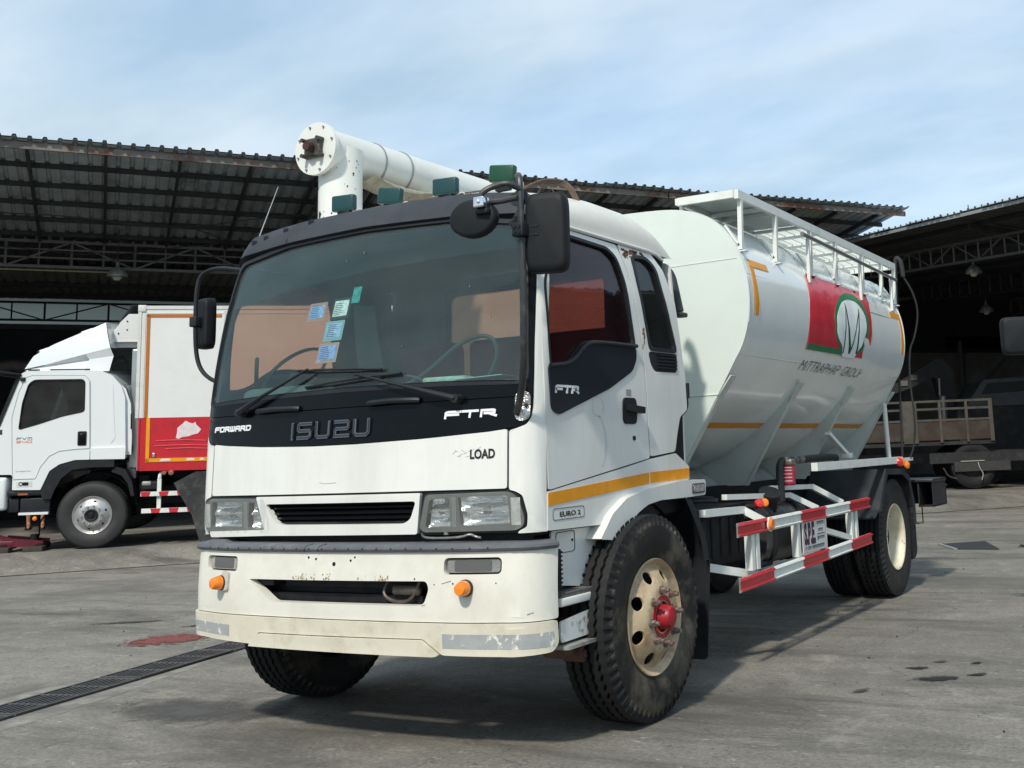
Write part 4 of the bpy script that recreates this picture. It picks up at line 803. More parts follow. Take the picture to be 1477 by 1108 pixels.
mb.build('rust_stains', mat('light_rust', (.33, .25, .15), .8, var=.4, scale=60), bumper)
lipP = lambda s, z, o=0.: bumP(s, z, o)+Vector((0, .0, 0))
lp = [(-1.24, .53), (-1.20, .505), (-.62, .490), (-.535, .487), (-.49, .548), (.56, .553), (.605, .52), (.66, .482), (1.0, .477), (1.19, .485), (1.225, .52), (1.225, .622), (-1.24, .622)]
lip = MB().panel(rpoly(lp, .015, 2), lipP, -.06, .012, .05).build('bumper_lip', W_lip(), bumper)
MB().panel(rpoly([(-.555, .478), (.62, .474), (.648, .482), (.60, .515), (.555, .548), (-.485, .543)], .012), lipP, -.05, .024, .05).build('lip_insert', W_lip(), lip)
GT = mat('worn_grey_tape', (.34, .36, .36), .55, var=.12, scale=14, wear=(.72, .71, .63), wlo=.57, wscale=24)
MB().panel([(.665, .515), (1.20, .510), (1.20, .575), (.665, .578)], lipP, .012, .0135, .05).build('worn_tape', GT, lip)
MB().panel([(-1.16, .528), (-.715, .520), (-.71, .575), (-1.16, .582)], lipP, .012, .0135, .05).build('worn_tape', GT, lip)
mb = MB(); mb.bb((-.65, .03, .66), (.62, .05, .86)); mb.bb((-.55, -.02, .69), (.50, .03, .735)); mb.bb((-.60, -.045, .77), (-.44, .02, .80)); mb.bb((-.40, .0, .765), (.55, .03, .80))
mb.build('crossmember', CHAS(), truck)
mb = MB(); mb.tube([(.30, -.03, .80), (.28, -.05, .74), (.36, -.05, .705), (.46, -.05, .715), (.50, -.04, .80)], .008, 8, 2); mb.rbox((.33, -.05, .735), (.50, -.01, .785), .02); mb.build('tow_eye', mat('greasy_steel', (.10, .08, .07), .5, .5, var=.4, scale=20), truck)
# mirrors
mb = MB(); mb.tube([(1.02, .03, 1.57), (1.055, -.0, 1.60), (1.145, -.09, 1.72), (1.185, -.14, 1.9), (1.195, -.15, 2.15), (1.19, -.15, 2.40), (1.185, -.15, 2.60), (1.165, -.13, 2.665), (1.10, -.05, 2.66), (1.02, .1, 2.62)], .0165, 10, 2)
mb.tube([(1.19, -.15, 2.58), (1.16, -.2, 2.61), (1.09, -.22, 2.60), (1.04, -.25, 2.57), (1.035, -.25, 2.53), (1.09, -.22, 2.52), (1.18, -.17, 2.54)], .014, 10, 2)
mb.tube([(1.18, -.15, 2.47), (1.08, -.03, 2.47), (.95, .12, 2.50)], .020, 10); mb.tube([(1.19, -.14, 2.34), (1.12, -.04, 2.42), (1.04, .06, 2.50)], .012, 10)
ml = mb.build('mirror_arm', mat('scuffed_black_tube', (.025, .028, .032), .4, dirt=(.14, .13, .12), dirt_amt=.5, dscale=14), truck)
mb = MB(); mb.panel(rrect(.985, 1.53, 1.052, 1.668, .03), lambda s, z, o: cabP(s, z, o), .004, .012, .04); pl = mb.build('mirror_mount_plate', mat('foil_plate', (.5, .5, .48), .25, .8, bump=1., bscale=22, var=.4, scale=18), truck)
mb = MB(); [mb.cyl(cabP(s, z, .01), cabP(s, z, .022), .009, n=8) for s, z in ((1.0, 1.645), (1.0, 1.56), (1.035, 1.6))]; mb.build('plate_bolts', CHAS(), pl)
def mirror_head(cx, cy, cz, w, h, yaw, rnd_, nm, par, depth=.07, ell=False):
    M = Matrix.Translation((cx, cy, cz)) @ Matrix.Rotation(yaw, 4, 'Z')
    mb = MB()
    def P(u, v):
        a = 2*pi*u; e = 1. if ell else .32; ca, sa = cos(a), sin(a)
        sx = (abs(ca)**e)*(1 if ca > 0 else -1); sz = (abs(sa)**e)*(1 if sa > 0 else -1)
        prof = [(0, -depth*.5), (.80, -depth*.49), (.93, -depth*.42), (.985, -depth*.25), (1, 0.05*depth), (1, depth*.45), (.94, depth*.5), (0, depth*.5)]
        k = v*(len(prof)-1); i = min(int(k), len(prof)-2); t = k-i; r = prof[i][0]*(1-t)+prof[i+1][0]*t; y = prof[i][1]*(1-t)+prof[i+1][1]*t
        return M @ Vector((w/2*r*sx, y, h/2*r*sz))
    mb.grid(48, 7, P); o = mb.build(nm, mat('mirror_shell', (.011, .013, .016), .55, spec=.22, var=.15, scale=12, bump=.1, bscale=200), par, 50)
    mb = MB(); mb.grid(48, 1, lambda u, v: P(u, 0)*0+M @ Vector((w/2*.92*v*(abs(cos(2*pi*u))**(1 if ell else .32))*(1 if cos(2*pi*u) > 0 else -1), depth*.5+.002, h/2*.92*v*(abs(sin(2*pi*u))**(1 if ell else .32))*(1 if sin(2*pi*u) > 0 else -1))))
    mb.build('mirror_glass', CHROME(), o); return o, M
o, M = mirror_head(1.29, -.09, 2.375, .20, .375, R_(14), .04, 'wing_mirror', ml)
mb = MB(); mb.rbox((1.165, -.195, 2.355), (1.225, -.12, 2.42), .008)
for a, b in ((-.013, .012), (.013, .012), (-.013, -.014), (.013, -.014)): mb.cyl((1.195+a, -.19, 2.387+b), (1.195+a, -.2, 2.387+b), .008, n=10)
mb.bar((1.21, -.14, 2.405), (1.27, -.13, 2.405), .01, .008); mb.bar((1.21, -.14, 2.365), (1.27, -.13, 2.365), .01, .008); mb.build('mirror_clamp', BLK(), o)
o, M = mirror_head(.995, -.25, 2.452, .24, .18, R_(8), .1, 'round_mirror', ml, .05, True)
mb = MB(); mb.rbox((1.04, -.315, 2.485), (1.095, -.26, 2.535), .006); mb.cyl((1.068, -.315, 2.51), (1.068, -.325, 2.51), .008); mb.build('mirror_clamp', CHROME(), o)
mb = MB(); mb.rbox((1.03, -.292, 2.46), (1.10, -.25, 2.485), .006); mb.build('clamp_base', BLK(), o)
mb = MB(); mb.panel(rrect(1.07, 2.535, 1.16, 2.60, .02), lambda x, z, o: Vector((x, -.06+o, z)), 0, .012, .1); mb.cyl((1.085, -.07, 2.585), (1.085, -.055, 2.585), .008); mb.cyl((1.14, -.07, 2.55), (1.14, -.055, 2.55), .008); mb.build('arm_bracket', GREYP(), ml)
mb = MB(); mb.tube([(-1.04, .24, 2.50), (-1.20, .21, 2.53), (-1.31, .19, 2.51), (-1.345, .18, 2.44), (-1.35, .18, 2.2), (-1.345, .19, 2.02), (-1.31, .2, 1.93), (-1.22, .2, 1.87), (-1.10, .2, 1.84)], .0125, 8, 2)
mr = mb.build('mirror_arm', BLK(), truck)
o, M = mirror_head(-1.35, .25, 2.215, .13, .30, R_(-12), .04, 'wing_mirror', mr, .07)
mb = MB(); mb.rbox((-1.38, .16, 2.19), (-1.325, .22, 2.25), .008); mb.build('mirror_clamp', BLK(), o)
mb = MB(); mb.tube([(-1.055, .26, 2.50), (-1.05, .35, 2.68), (-1.045, .50, 3.05)], [.004, .003, .002], 6); mb.build('antenna', mat('antenna_metal', (.5, .5, .5), .3, .8), truck)
# clearance lamps on the roof
GRN = mat('teal_lens', (.003, .042, .045), .35, coat=.1, var=.1, scale=20); GRN2 = mat('green_lens', (.003, .055, .022), .35, coat=.1)
for i, (x, z, rx) in enumerate(((-.435, 2.845, 0), (-.09, 2.838, .12), (.30, 2.836, 0), (.68, 2.85, .1))):
    h = .09 if i < 3 else .10
    M = Matrix.Rotation(R_(8), 4, 'Z')
    mb = MB(); mb.rbox((x-.075, .40, z-.045), (x+.075, .445, z+.05), .012, 3, M @ Matrix.Rotation(rx, 4, 'Y')); rl = mb.build('roof_lamp', GRN2 if i == 3 else GRN, truck)
    mb = MB(); mb.rbox((x-.045, .41, z-.09), (x+.045, .445, z-.04), .006); mb.build('lamp_foot', BLK(), rl)
    mb = MB(); mb.tube([(x+.06, .44, z-.045), (x+.09, .46, z-.03), (x+.10, .47, z-.06), (x+.07, .5, z-.075)], .004, 6, 2); mb.build('lamp_wire', mat('white_wire', (.5, .5, .48), .6), rl)
mb = MB()
mb.tube([(-.44, .45, 2.79), (-.1, .48, 2.815), (.3, .5, 2.81), (.66, .5, 2.80)], .005, 6, 2)
for q in range(4): mb.tube([(.62, .62, 2.80), (.70+.01*q, .70, 2.85+.008*q), (.78+.01*q, .8, 2.865+.006*q), (.84+.01*q, .82, 2.83), (.875+.008*q, .85, 2.73)], .005, 6, 2)
mb.tube([(.70, .72, 2.80), (.72, .74, 2.85), (.76, .76, 2.84), (.78, .78, 2.79)], .003, 6, 2)
mb.build('roof_wiring', mat('old_brown_cable', (.12, .08, .06), .7, var=.4, scale=30), truck)
# cab back, snorkel, rod
RW0 = (-.63, 1.80, .63, 2.45); RW = rrect(*RW0, .05)
mb = MB(); mb.panel(rpoly([(-1.08, 1.05), (1.08, 1.05), (1.08, 1.8), (1.03, 2.5), (-1.03, 2.5), (-1.08, 1.8)], .05), lambda x, z, o: Vector((x, 1.66+o, z)), -.02, 0, .3, [RW]); mb.build('cab_back', W_cab(), truck)
MB().bb((-1.05, .1, 1.0), (1.05, 1.66, 1.03)).build('cab_floor', CHAS(), truck)
mb = MB(); mb.tube([(.88, 1.87, 2.50), (.93, 1.86, 2.47), (.96, 1.85, 2.35), (.985, 1.85, 2.22)], .028, 12, 2); mb.rbox((.95, 1.80, 2.185), (1.02, 1.90, 2.215), .01); mb.build('breather_pipe', GREYP(), truck)
mb = MB(); mb.cyl((1.10, 1.66, 1.67), (1.10, 1.66, 1.76), .022, n=14); mb.tube([(1.10, 1.66, 1.68), (1.10, 1.665, 1.63), (1.09, 1.66, 1.60), (1.08, 1.63, 1.58)], .013, 8, 2); mb.tube([(1.09, 1.6, 1.57), (1.09, 1.6, 1.50)], .006, 6); mb.build('cab_latch', BLK(), truck)
# interior
INT = mat('cab_trim_grey', (.06, .07, .07), .8, var=.15, scale=8); SAL = mat('salmon_cloth', (.80, .36, .24), .85, var=.08, scale=4)
mb = MB(); mb.grid(20, 6, lambda u, v: Vector((-.98+1.96*u, .10+.04+.42*v, 1.69+.05*sin(v*pi)-.10*v*v+.03*sin(u*9)))); mb.bb((-.98, .14, 1.3), (.98, .50, 1.62)); mb.rbox((-.95, .16, 1.66), (-.42, .40, 1.80), .05); mb.rbox((-.35, .2, 1.60), (.2, .45, 1.76), .04); mb.build('dashboard', mat('dash_green_grey', (.10, .13, .125), .7, var=.2, scale=6), truck)
mb = MB(); mb.lathe([(.0, .20), (.012, .212), (.024, .20), (.012, .188), (0, .20)], (-.70, .33, 1.87), (0, -.75, .66), 36); mb.tube([(-.70, .33, 1.87), (-.70, .28, 1.78), (-.70, .22, 1.65)], .03, 10); mb.bar((-.89, .33, 1.87), (-.51, .33, 1.87), .03, .02); mb.build('steering_wheel', CHAS(), truck)
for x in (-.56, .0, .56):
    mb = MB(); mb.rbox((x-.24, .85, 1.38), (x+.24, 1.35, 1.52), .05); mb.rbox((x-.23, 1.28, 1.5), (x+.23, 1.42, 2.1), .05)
    mb.build('seat', mat('seat_reflection_maroon', (.30, .03, .045), .8, var=.2, scale=6), truck)  # maroon put into the seats for the red reflection in the side window
mb = MB(); mb.tube([(-.97, .30, 1.80), (-.93, .26, 1.82), (-.93, .26, 1.96), (-.97, .30, 1.98)], .012, 8, 2); mb.build('grab_rail', CHAS(), truck)
mb = MB(); mb.bb((-1.04, 1.5, 1.05), (1.04, 1.52, 1.6)); mb.grid(8, 8, lambda u, v: Vector((-1.0+2*u, .2+1.4*v, 2.56-.04*(2*u-1)**2))); mb.build('headlining', INT, truck)
MB().panel([(-1.085, 1.4), (1.085, 1.4), (1.085, 1.9), (1.06, 2.3), (1.03, 2.54), (-1.03, 2.54), (-1.06, 2.3), (-1.085, 1.9)], lambda x, z, o: Vector((x, 1.53+o, z)), 0, .02, .3, [RW]).build('rear_lining', INT, truck)
MB().grid(1, 1, lambda u, v: Vector((RW0[0]+(RW0[2]-RW0[0])*u, 1.57, RW0[1]+(RW0[3]-RW0[1])*v))).build('rear_window', glass('pink_film_glass', (.58, .27, .20), .06, (.2, .1, .09)), truck)
mb = MB(); mb.tube([(.05, .3, 1.74), (.2, .34, 1.80), (.45, .36, 1.98), (.62, .38, 2.0), (.66, .4, 1.9), (.55, .45, 1.78)], .012, 8, 2); mb.tube([(.0, .25, 1.75), (.05, .22, 1.80), (.2, .22, 1.81), (.3, .25, 1.77), (.2, .3, 1.75), (.05, .3, 1.75)], .008, 8, 2); mb.build('loose_cable', mat('dusty_hose', (.06, .075, .065), .6), truck)
mb = MB(); mb.rbox((.30, .22, 1.745), (.55, .34, 1.785), .015, 3, Matrix.Rotation(.15, 4, 'Z')); mb.build('tissue_box', mat('pale_box', (.5, .58, .5), .6, var=.3, scale=30), truck)
mb = MB(); mb.panel([(.5, .2), (.8, .22), (.78, .4), (.55, .42)], lambda x, y, o: Vector((x, y, 1.76+o+.03*(x-.5))), 0, .004, .1); mb.build('papers', mat('paper_white', (.6, .62, .6), .7), truck)
# ------------------------------------------------------------------ wheels
def tyre_mb(R=.52, W=.27, rb=.285, n=240, lug=True):
    gs = [-.070, -.024, .024, .070]; pts = [(-.098, rb, 0), (-.112, rb+.012, 0), (-.132, rb+.075, 0), (-.136, rb+.115, 0), (-.134, rb+.15, 0), (-.129, rb+.178, 1), (-.124, R-.034, 2), (-.117, R-.014, 2), (-.110, R-.004, 1)]
    for g in gs: pts += [(g-.0085, R-.001+.002*(abs(g) < .05), 3), (g-.0065, R-.022, 3), (g+.0065, R-.022, 3), (g+.0085, R-.001+.002*(abs(g) < .05), 3)]
    pts += [(-a, b, c) for a, b, c in reversed(pts[:9])]
    k = W/.27; vs = []; m = len(pts)
    for i in range(n):
        a = 2*pi*i/n; zz = abs((i % 4)-2)-1
        for w, r, c in pts:
            if c == 3: w += .005*zz
            if lug and c == 2 and (i % 4) in (0, 1): r -= .016; w *= .94
            if lug and c == 1 and (i % 4) in (0, 1): r -= .004
            vs.append((w*k, r*cos(a), r*sin(a)))
    fs = [(i*m+j, i*m+j+1, ((i+1) % n)*m+j+1, ((i+1) % n)*m+j) for i in range(n) for j in range(m-1)]
    return MB().add(vs, fs)
def disc_poly(ro, ri, nh, rh, hw, hh, ph=0):
    outer = [(ro*cos(2*pi*i/64), ro*sin(2*pi*i/64)) for i in range(64)]; holes = [[(ri*cos(-2*pi*i/32), ri*sin(-2*pi*i/32)) for i in range(32)]]
    for k in range(nh):
        a = 2*pi*k/nh+ph; er = Vector((cos(a), sin(a))); et = Vector((-sin(a), cos(a)))
        holes.append([tuple(er*(rh+hh*cos(-2*pi*i/16))+et*hw*sin(-2*pi*i/16)) for i in range(16)])
    return outer, holes
CREAM = mat('cream_rim_paint', (.50, .40, .26), .45, var=.18, scale=7, dirt=(.22, .13, .07), dirt_amt=.9, dscale=7, dlo=.42, dhi=.68, wear=(.14, .06, .035), wlo=.64, wscale=18)
CREAM2 = mat('cream_rim_paint_light', (.70, .65, .50), .45, var=.08, scale=7, dirt=(.40, .30, .18), dirt_amt=.5, dscale=6, wear=(.10, .05, .04), wlo=.62, wscale=22)
RIM_FRONT = [(-.04, .262), (-.035, .275), (-.012, .281), (.0, .290), (.010, .294), (.016, .290), (.012, .282), (-.004, .270), (-.012, .258), (-.012, .248)]
def wheel_front(name='wheel', parent=None, loc=(1.0, .96, .52), flip=False, rimmat=None, hubmat=None, tm=None, swm=None, ph=.2, clean=False, MM=None):
    M = MM if MM else Matrix.Translation(loc) @ (Matrix.Rotation(pi, 4, 'Z') if flip else Matrix.Identity(4))
    X0 = .105
    prof = [(.262, -.022), (.248, -.010), (.235, .004), (.20, .030), (.17, .050), (.15, .056), (.10, .056), (.05, .056)]
    xr = lambda r: interp(sorted((a, b) for a, b in prof), r)
    o, h = disc_poly(.262, .078, 8 if not clean else 6, .213, .036 if not clean else .022, .030 if not clean else .012, ph)
    mb = MB(); mb.panel(o, lambda y, z, t: Vector((X0+xr(hypot(y, z))+t, y, z)), -.012, 0, .03, h)
    mb.lathe([(X0+a, b) for a, b in RIM_FRONT], (0, 0, 0), (1, 0, 0), 72)
    mb.lathe([(-.12, .25), (X0-.03, .25)], (0, 0, 0), (1, 0, 0), 48)
    w = mb.build(name, rimmat, parent, 30, M=M)
    Mi = M.inverted(); M3 = Mi.to_3x3()
    side = lambda c, nn: 1 if (Mi @ c).yz.length < .485 and abs((M3 @ nn).x) > .35 else 0
    ty = tyre_mb(lug=not clean, W=.27 if clean else .287).build('tyre', [RUB(), swm or RUBW()], w, 30, M=M @ Matrix.Translation((0 if clean else -.008, 0, 0)), matfn=side)
    mb = MB(); mb.lathe([(-.1, .12), (X0-.03, .12)], (0, 0, 0), (1, 0, 0), 24, cap=True); mb.lathe([(X0-.05, .24), (X0-.06, .12)], (0, 0, 0), (1, 0, 0), 32); mb.build('brake_drum', CHAS(), w, M=M)
    return w, M, X0
def nuts(w, M, X0, n, r, xb, m, ln=.05, ph=.1, big=.017):
    for k in range(n):
        a = 2*pi*k/n+ph; y, z = r*cos(a), r*sin(a)
        mb = MB(); mb.cyl((X0+xb-.005, y, z), (X0+xb+.010, y, z), big*1.25, n=12); mb.cyl((X0+xb+.008, y, z), (X0+xb+.034, y, z), big, n=6); mb.cyl((X0+xb+.03, y, z), (X0+xb+ln, y, z), big*.62, n=10)
        mb.build('wheel_nut', m, w, M=M)
NUT = mat('greasy_wheel_nut', (.22, .21, .19), .5, .6, var=.5, scale=70, dirt=(.25, .03, .03), dirt_amt=.7, dscale=40, dlo=.5, dhi=.6)
HUBR = mat('red_hub_paint', (.33, .008, .018), .4, var=.3, scale=16, dirt=(.10, .02, .02), dirt_amt=.6, dscale=14)
for flip, x in ((False, 1.10), (True, -1.10)):
    w, M, X0 = wheel_front(parent=truck, loc=(x, .96, .52), flip=flip, rimmat=CREAM, ph=.36)
    nuts(w, M, X0, 8, .135, .054, NUT, .052)
    mb = MB(); mb.lathe([(X0+.050, .108), (X0+.0585, .108), (X0+.0585, .084), (X0+.03, .076), (X0+.03, .066), (X0+.095, .058), (X0+.112, .048), (X0+.118, .03), (X0+.119, 0)], (0, 0, 0), (1, 0, 0), 40); mb.build('hub', HUBR, w, 30, M=M)
def rear_wheel(x, flip, outer):
    M = Matrix.Translation((x, 5.76, .52)) @ (Matrix.Rotation(pi, 4, 'Z') if flip else Matrix.Identity(4)); X0 = .105
    mb = MB(); mb.lathe([(X0+.016, .290), (X0+.010, .294), (X0, .290), (X0-.012, .281), (X0-.03, .275), (X0-.04, .262), (X0-.06, .258), (X0-.12, .250), (X0-.165, .238), (X0-.17, .21), (X0-.17, .10)], (0, 0, 0), (1, 0, 0), 72)
    mb.lathe([(X0+.016, .290), (X0+.012, .280), (X0-.005, .268), (X0-.02, .262), (X0-.10, .246), (X0-.16, .232)], (0, 0, 0), (1, 0, 0), 72)
    w = mb.build('wheel', CREAM2, truck, 30, M=M)
    tyre_mb().build('tyre', [RUB(), mat('tyre_sidewall_dark', (.016, .016, .017), .6, var=.2, scale=8, dirt=(.05, .045, .04), dirt_amt=.5, dscale=4)], w, 30, M=M, matfn=lambda c, nn: 1 if abs(nn.x) > .5 else 0)
    if outer:
        nuts(w, M, X0, 8, .135, -.165, NUT, .06)
        mb = MB(); mb.lathe([(X0-.17, .10), (X0-.12, .095), (X0-.08, .085), (X0-.075, .07), (X0-.075, 0)], (0, 0, 0), (1, 0, 0), 32); mb.build('hub', CHAS(), w, M=M)
for flip, k in ((False, 1), (True, -1)):
    rear_wheel(k*1.02, flip, True); rear_wheel(k*.70, flip, False)
# ------------------------------------------------------------------ chassis
mb = MB()
for k in (-1, 1):
    mb.bb((k*.43-.035, .3, .80), (k*.43+.035, 6.75, 1.03)); mb.bb((k*.43-.04, 2.3, 1.03), (k*.43+.04, 6.7, 1.09))
for y in (1.9, 2.8, 3.9, 5.0, 6.0, 6.7): mb.bb((-.43, y-.05, .83), (.43, y+.05, .98))
mb.build('chassis_frame', CHAS(), truck)
mb = MB(); mb.cyl((-.95, .96, .50), (.95, .96, .50), .06); mb.cyl((-.7, 5.76, .52), (.7, 5.76, .52), .09); mb.lathe([(-.22, .05), (-.18, .16), (0, .22), (.18, .16), (.22, .05)], (0, 5.76, .52), (1, 0, 0), 24)
mb.cyl((0, 2.0, .66), (0, 5.55, .56), .05, n=14); mb.build('axles', CHAS(), truck)
mb = MB(); mb.rbox((-.40, .2, .46), (.40, 1.6, .98), .08); mb.rbox((-.25, .9, .38), (.25, 1.5, .6), .08); mb.build('engine', CHAS(), truck)
# battery box, fuel tank
mb = MB(); mb.rbox((.50, 1.93, .63), (.985, 2.72, .965), .03)
for i in range(4): mb.rbox((.56+.12*i, 1.918, .68), (.61+.12*i, 1.935, .93), .008)
for i in range(5): mb.rbox((.98, 2.02+.14*i, .68), (.995, 2.07+.14*i, .93), .008)
mb.build('battery_box', CHAS(), truck)
mb = MB(); mb.rbox((.50, 1.92, .966), (.985, 2.74, 1.0), .012); mb.tube([(.6, 2.0, 1.035), (.75, 2.15, 1.05), (.9, 2.1, 1.04), (1.0, 2.25, 1.045)], .012, 6, 2); mb.tube([(.7, 2.3, 1.04), (.82, 2.2, 1.06), (.95, 2.3, 1.05)], .016, 6, 2); mb.build('battery_lid', BLK(), truck)
mb = MB(); prof = [(.56, .62), (.60, .56), (.98, .56), (1.04, .60), (1.08, .68), (1.08, .86), (1.03, .94), (.95, .975), (.62, .975), (.56, .93)]
mb.panel(rpoly(prof, .05), lambda x, z, o: Vector((x, 2.84+o, z)), 0, .86, .5); ft = mb.build('fuel_tank', mat('fuel_tank_black', (.03, .03, .032), .45, var=.2, scale=6, dirt=(.09, .085, .08), dirt_amt=.5, dscale=4, coat=.2), truck)
for y in (2.98, 3.5): mb = MB().panel([(x*1.0+(.012 if x > .8 else -.012), z+(.012 if z > .8 else -.012)) for x, z in rpoly(prof, .05)], lambda x, z, o: Vector((x, y+o, z)), 0, .05, .5); mb.build('tank_strap', BLK(), ft)
mb = MB(); mb.cyl((.98, 3.10, .93), (1.03, 3.05, 1.03), .075, .07, 20); mb.cyl((1.03, 3.05, 1.03), (1.04, 3.04, 1.055), .08, .08, 20); mb.build('filler_neck', BLK(), ft)
mb = MB(); mb.tube([(1.0, 2.8, .60), (1.06, 2.86, .70), (1.08, 2.9, .82), (1.07, 2.92, .9)], .008, 6, 2); mb.tube([(1.0, 2.85, .6), (1.05, 2.95, .58), (1.0, 3.1, .6)], .012, 6, 2); mb.rbox((.9, 2.76, .56), (1.06, 3.0, .6), .02); mb.build('fuel_lines', CHAS(), truck)
# hydraulic filter and hoses
mb = MB(); mb.cyl((1.06, 3.36, 1.10), (1.06, 3.36, 1.225), .052, n=28); mb.cyl((1.06, 3.36, 1.085), (1.06, 3.36, 1.10), .044, .052, 28); fi = mb.build('oil_filter', mat('maroon_filter', (.30, .02, .05), .35, var=.1, scale=10, coat=.3), truck)
mb = MB()
for z in (1.115, 1.14, 1.165, 1.19, 1.21): mb.add([Vector((1.06+.0528*sin(a), 3.36-.0528*cos(a), z+dz)) for dz in (0, .006) for a in [R_(-30+14*i) for i in range(7)]], [(i, i+1, 8+i, 7+i) for i in range(6)])
mb.build('filter_print', mat('filter_print', (.6, .45, .45), .5), fi)
mb = MB(); mb.rbox((1.0, 3.31, 1.225), (1.11, 3.41, 1.275), .015); mb.cyl((1.03, 3.42, 1.255), (1.03, 3.50, 1.255), .024, n=16); mb.cyl((1.03, 3.54, 1.262), (1.03, 3.62, 1.262), .026, n=8); mb.cyl((1.06, 3.33, 1.27), (1.06, 3.33, 1.29), .02); mb.cyl((1.03, 3.66, 1.262), (1.03, 3.74, 1.262), .03, n=8); mb.build('filter_head', STEEL(), truck)
mb = MB(); mb.tube([(1.03, 3.28, .98), (1.03, 3.27, 1.12), (1.03, 3.27, 1.22), (1.035, 3.30, 1.262), (1.04, 3.34, 1.262)], .028, 12, 2); mb.tube([(1.03, 3.49, 1.255), (1.03, 3.56, 1.26)], .026, 12); mb.tube([(1.03, 3.73, 1.262), (1.03, 4.2, 1.268), (1.02, 4.55, 1.262), (1.0, 4.62, 1.25)], .028, 12, 1); mb.build('rubber_hose', mat('black_hose', (.015, .016, .018), .6), truck)
# rear fenders, upper rails, rear step boxes
for k in (1, -1):
    X = lambda a: min(k*a[0], k*a[1]); Y = lambda a: max(k*a[0], k*a[1])
    path = [(4.95, .74), (5.08, .80), (5.36, 1.135), (5.90, 1.12), (6.12, 1.04), (6.24, .78), (6.245, .66)]
    mb = MB()
    for (y0, z0), (y1, z1) in zip(path, path[1:]):
        mb.add([(k*.50, y0, z0), (k*1.20, y0, z0), (k*1.20, y1, z1), (k*.50, y1, z1), (k*.50, y0+.012, z0-.014), (k*1.188, y0+.012, z0-.014), (k*1.188, y1-.012*(y1 > 5.9), z1-.014), (k*.50, y1, z1-.014)], [(0, 1, 2, 3), (7, 6, 5, 4), (0, 4, 5, 1), (2, 6, 7, 3), (1, 5, 6, 2), (3, 7, 4, 0)])
    lipo = [(5.075, .78), (5.36, 1.137), (5.90, 1.122), (6.122, 1.042), (6.246, .78), (6.246, .60), (6.19, .60), (6.19, .77), (6.075, 1.0), (5.88, 1.07), (5.40, 1.085), (5.14, .78)]
    mb.panel(lipo, lambda y, z, o: Vector((k*(1.19+o), y, z)), 0, .012, .3)
    mb.build('rear_fender', mat('fender_black', (.022, .027, .034), .4, var=.2, scale=4, dirt=(.07, .075, .08), dirt_amt=.5, dscale=3), truck)
    MB().panel(rpoly([(k*.66, .29), (k*1.16, .27), (k*1.19, .34), (k*1.19, .70), (k*.66, .70)][::k], .03), lambda x, z, o: Vector((x, 6.235+o, z)), 0, .012, .3).build('mudflap', BLK(), truck)
    mb = MB(); mb.bar((k*1.17, 3.62, 1.205), (k*1.17, 5.95, 1.20), .05, .06); mb.bar((k*1.14, 5.95, 1.20), (k*1.17, 6.35, 1.20), .03, .03); mb.bar((k*.5, 6.0, 1.19), (k*1.17, 6.0, 1.19), .05, .05)
    mb.build('body_rail', W_frame(), truck)
    mb = MB(); mb.cyl((k*1.05, 6.0, 1.2), (k*1.04, 6.0, 1.73), .022, n=14); mb.build('tank_prop', W_frame(), truck)
    mb = MB(); mb.bar((k*.92, 4.68, 1.46), (k*.98, 4.98, 1.27), .05, .03); mb.rbox((k*.98-.04, 4.93, 1.24), (k*.98+.04, 5.03, 1.29), .01); mb.build('tank_brace', W_frame(), truck)
    for y, m in ((5.80, REDL()), (5.87, AMBER())):
        mb = MB(); mb.lathe([(0, .042), (.02, .042), (.035, .03), (.038, 0)], (k*1.19, y, 1.185), (k, -.5, 0), 20); mb.build('side_lamp', m, truck)
    mb = MB(); mb.lathe([(0, .036), (.015, .036), (.025, .02), (.027, 0)], (k*1.195, 6.06, 1.15), (k, -.4, 0), 20); mb.build('side_lamp', AMBER(), truck)
    mb = MB(); mb.rbox((X((.80, 1.32)), 6.5, .97), (Y((.80, 1.32)), 7.05, 1.0), .008); 
    mb.panel([(.76, .98), (1.02, .98), (1.02, .76), (.98, .745), (.76, .745)], lambda y, z, o: Vector((0, 0, 0)), 0, 0, 9) if False else None
    mb.bb((X((1.30, 1.315)), 6.52, .74), (Y((1.30, 1.315)), 7.03, .97)); mb.bb((X((1.16, 1.175)), 6.52, .74), (Y((1.16, 1.175)), 7.03, .97)); mb.bb((X((.80, 1.315)), 7.02, .74), (Y((.80, 1.315)), 7.035, .97)); mb.bb((X((1.16, 1.315)), 6.52, .735), (Y((1.16, 1.315)), 7.03, .75))
    mb.build('rear_step_box', mat('rear_box_black', (.018, .02, .024), .4, dirt=(.12, .12, .12), dirt_amt=.3, dscale=4), truck)
    mb = MB(); mb.tube([(k*1.17, 6.6, .745), (k*1.17, 6.6, .58), (k*1.08, 6.6, .575)], .007, 6); mb.build('hook_rod', CHAS(), truck)
MB().bb((-.80, 6.6, .80), (.80, 6.72, 1.0)).build('rear_crossmember', CHAS(), truck)
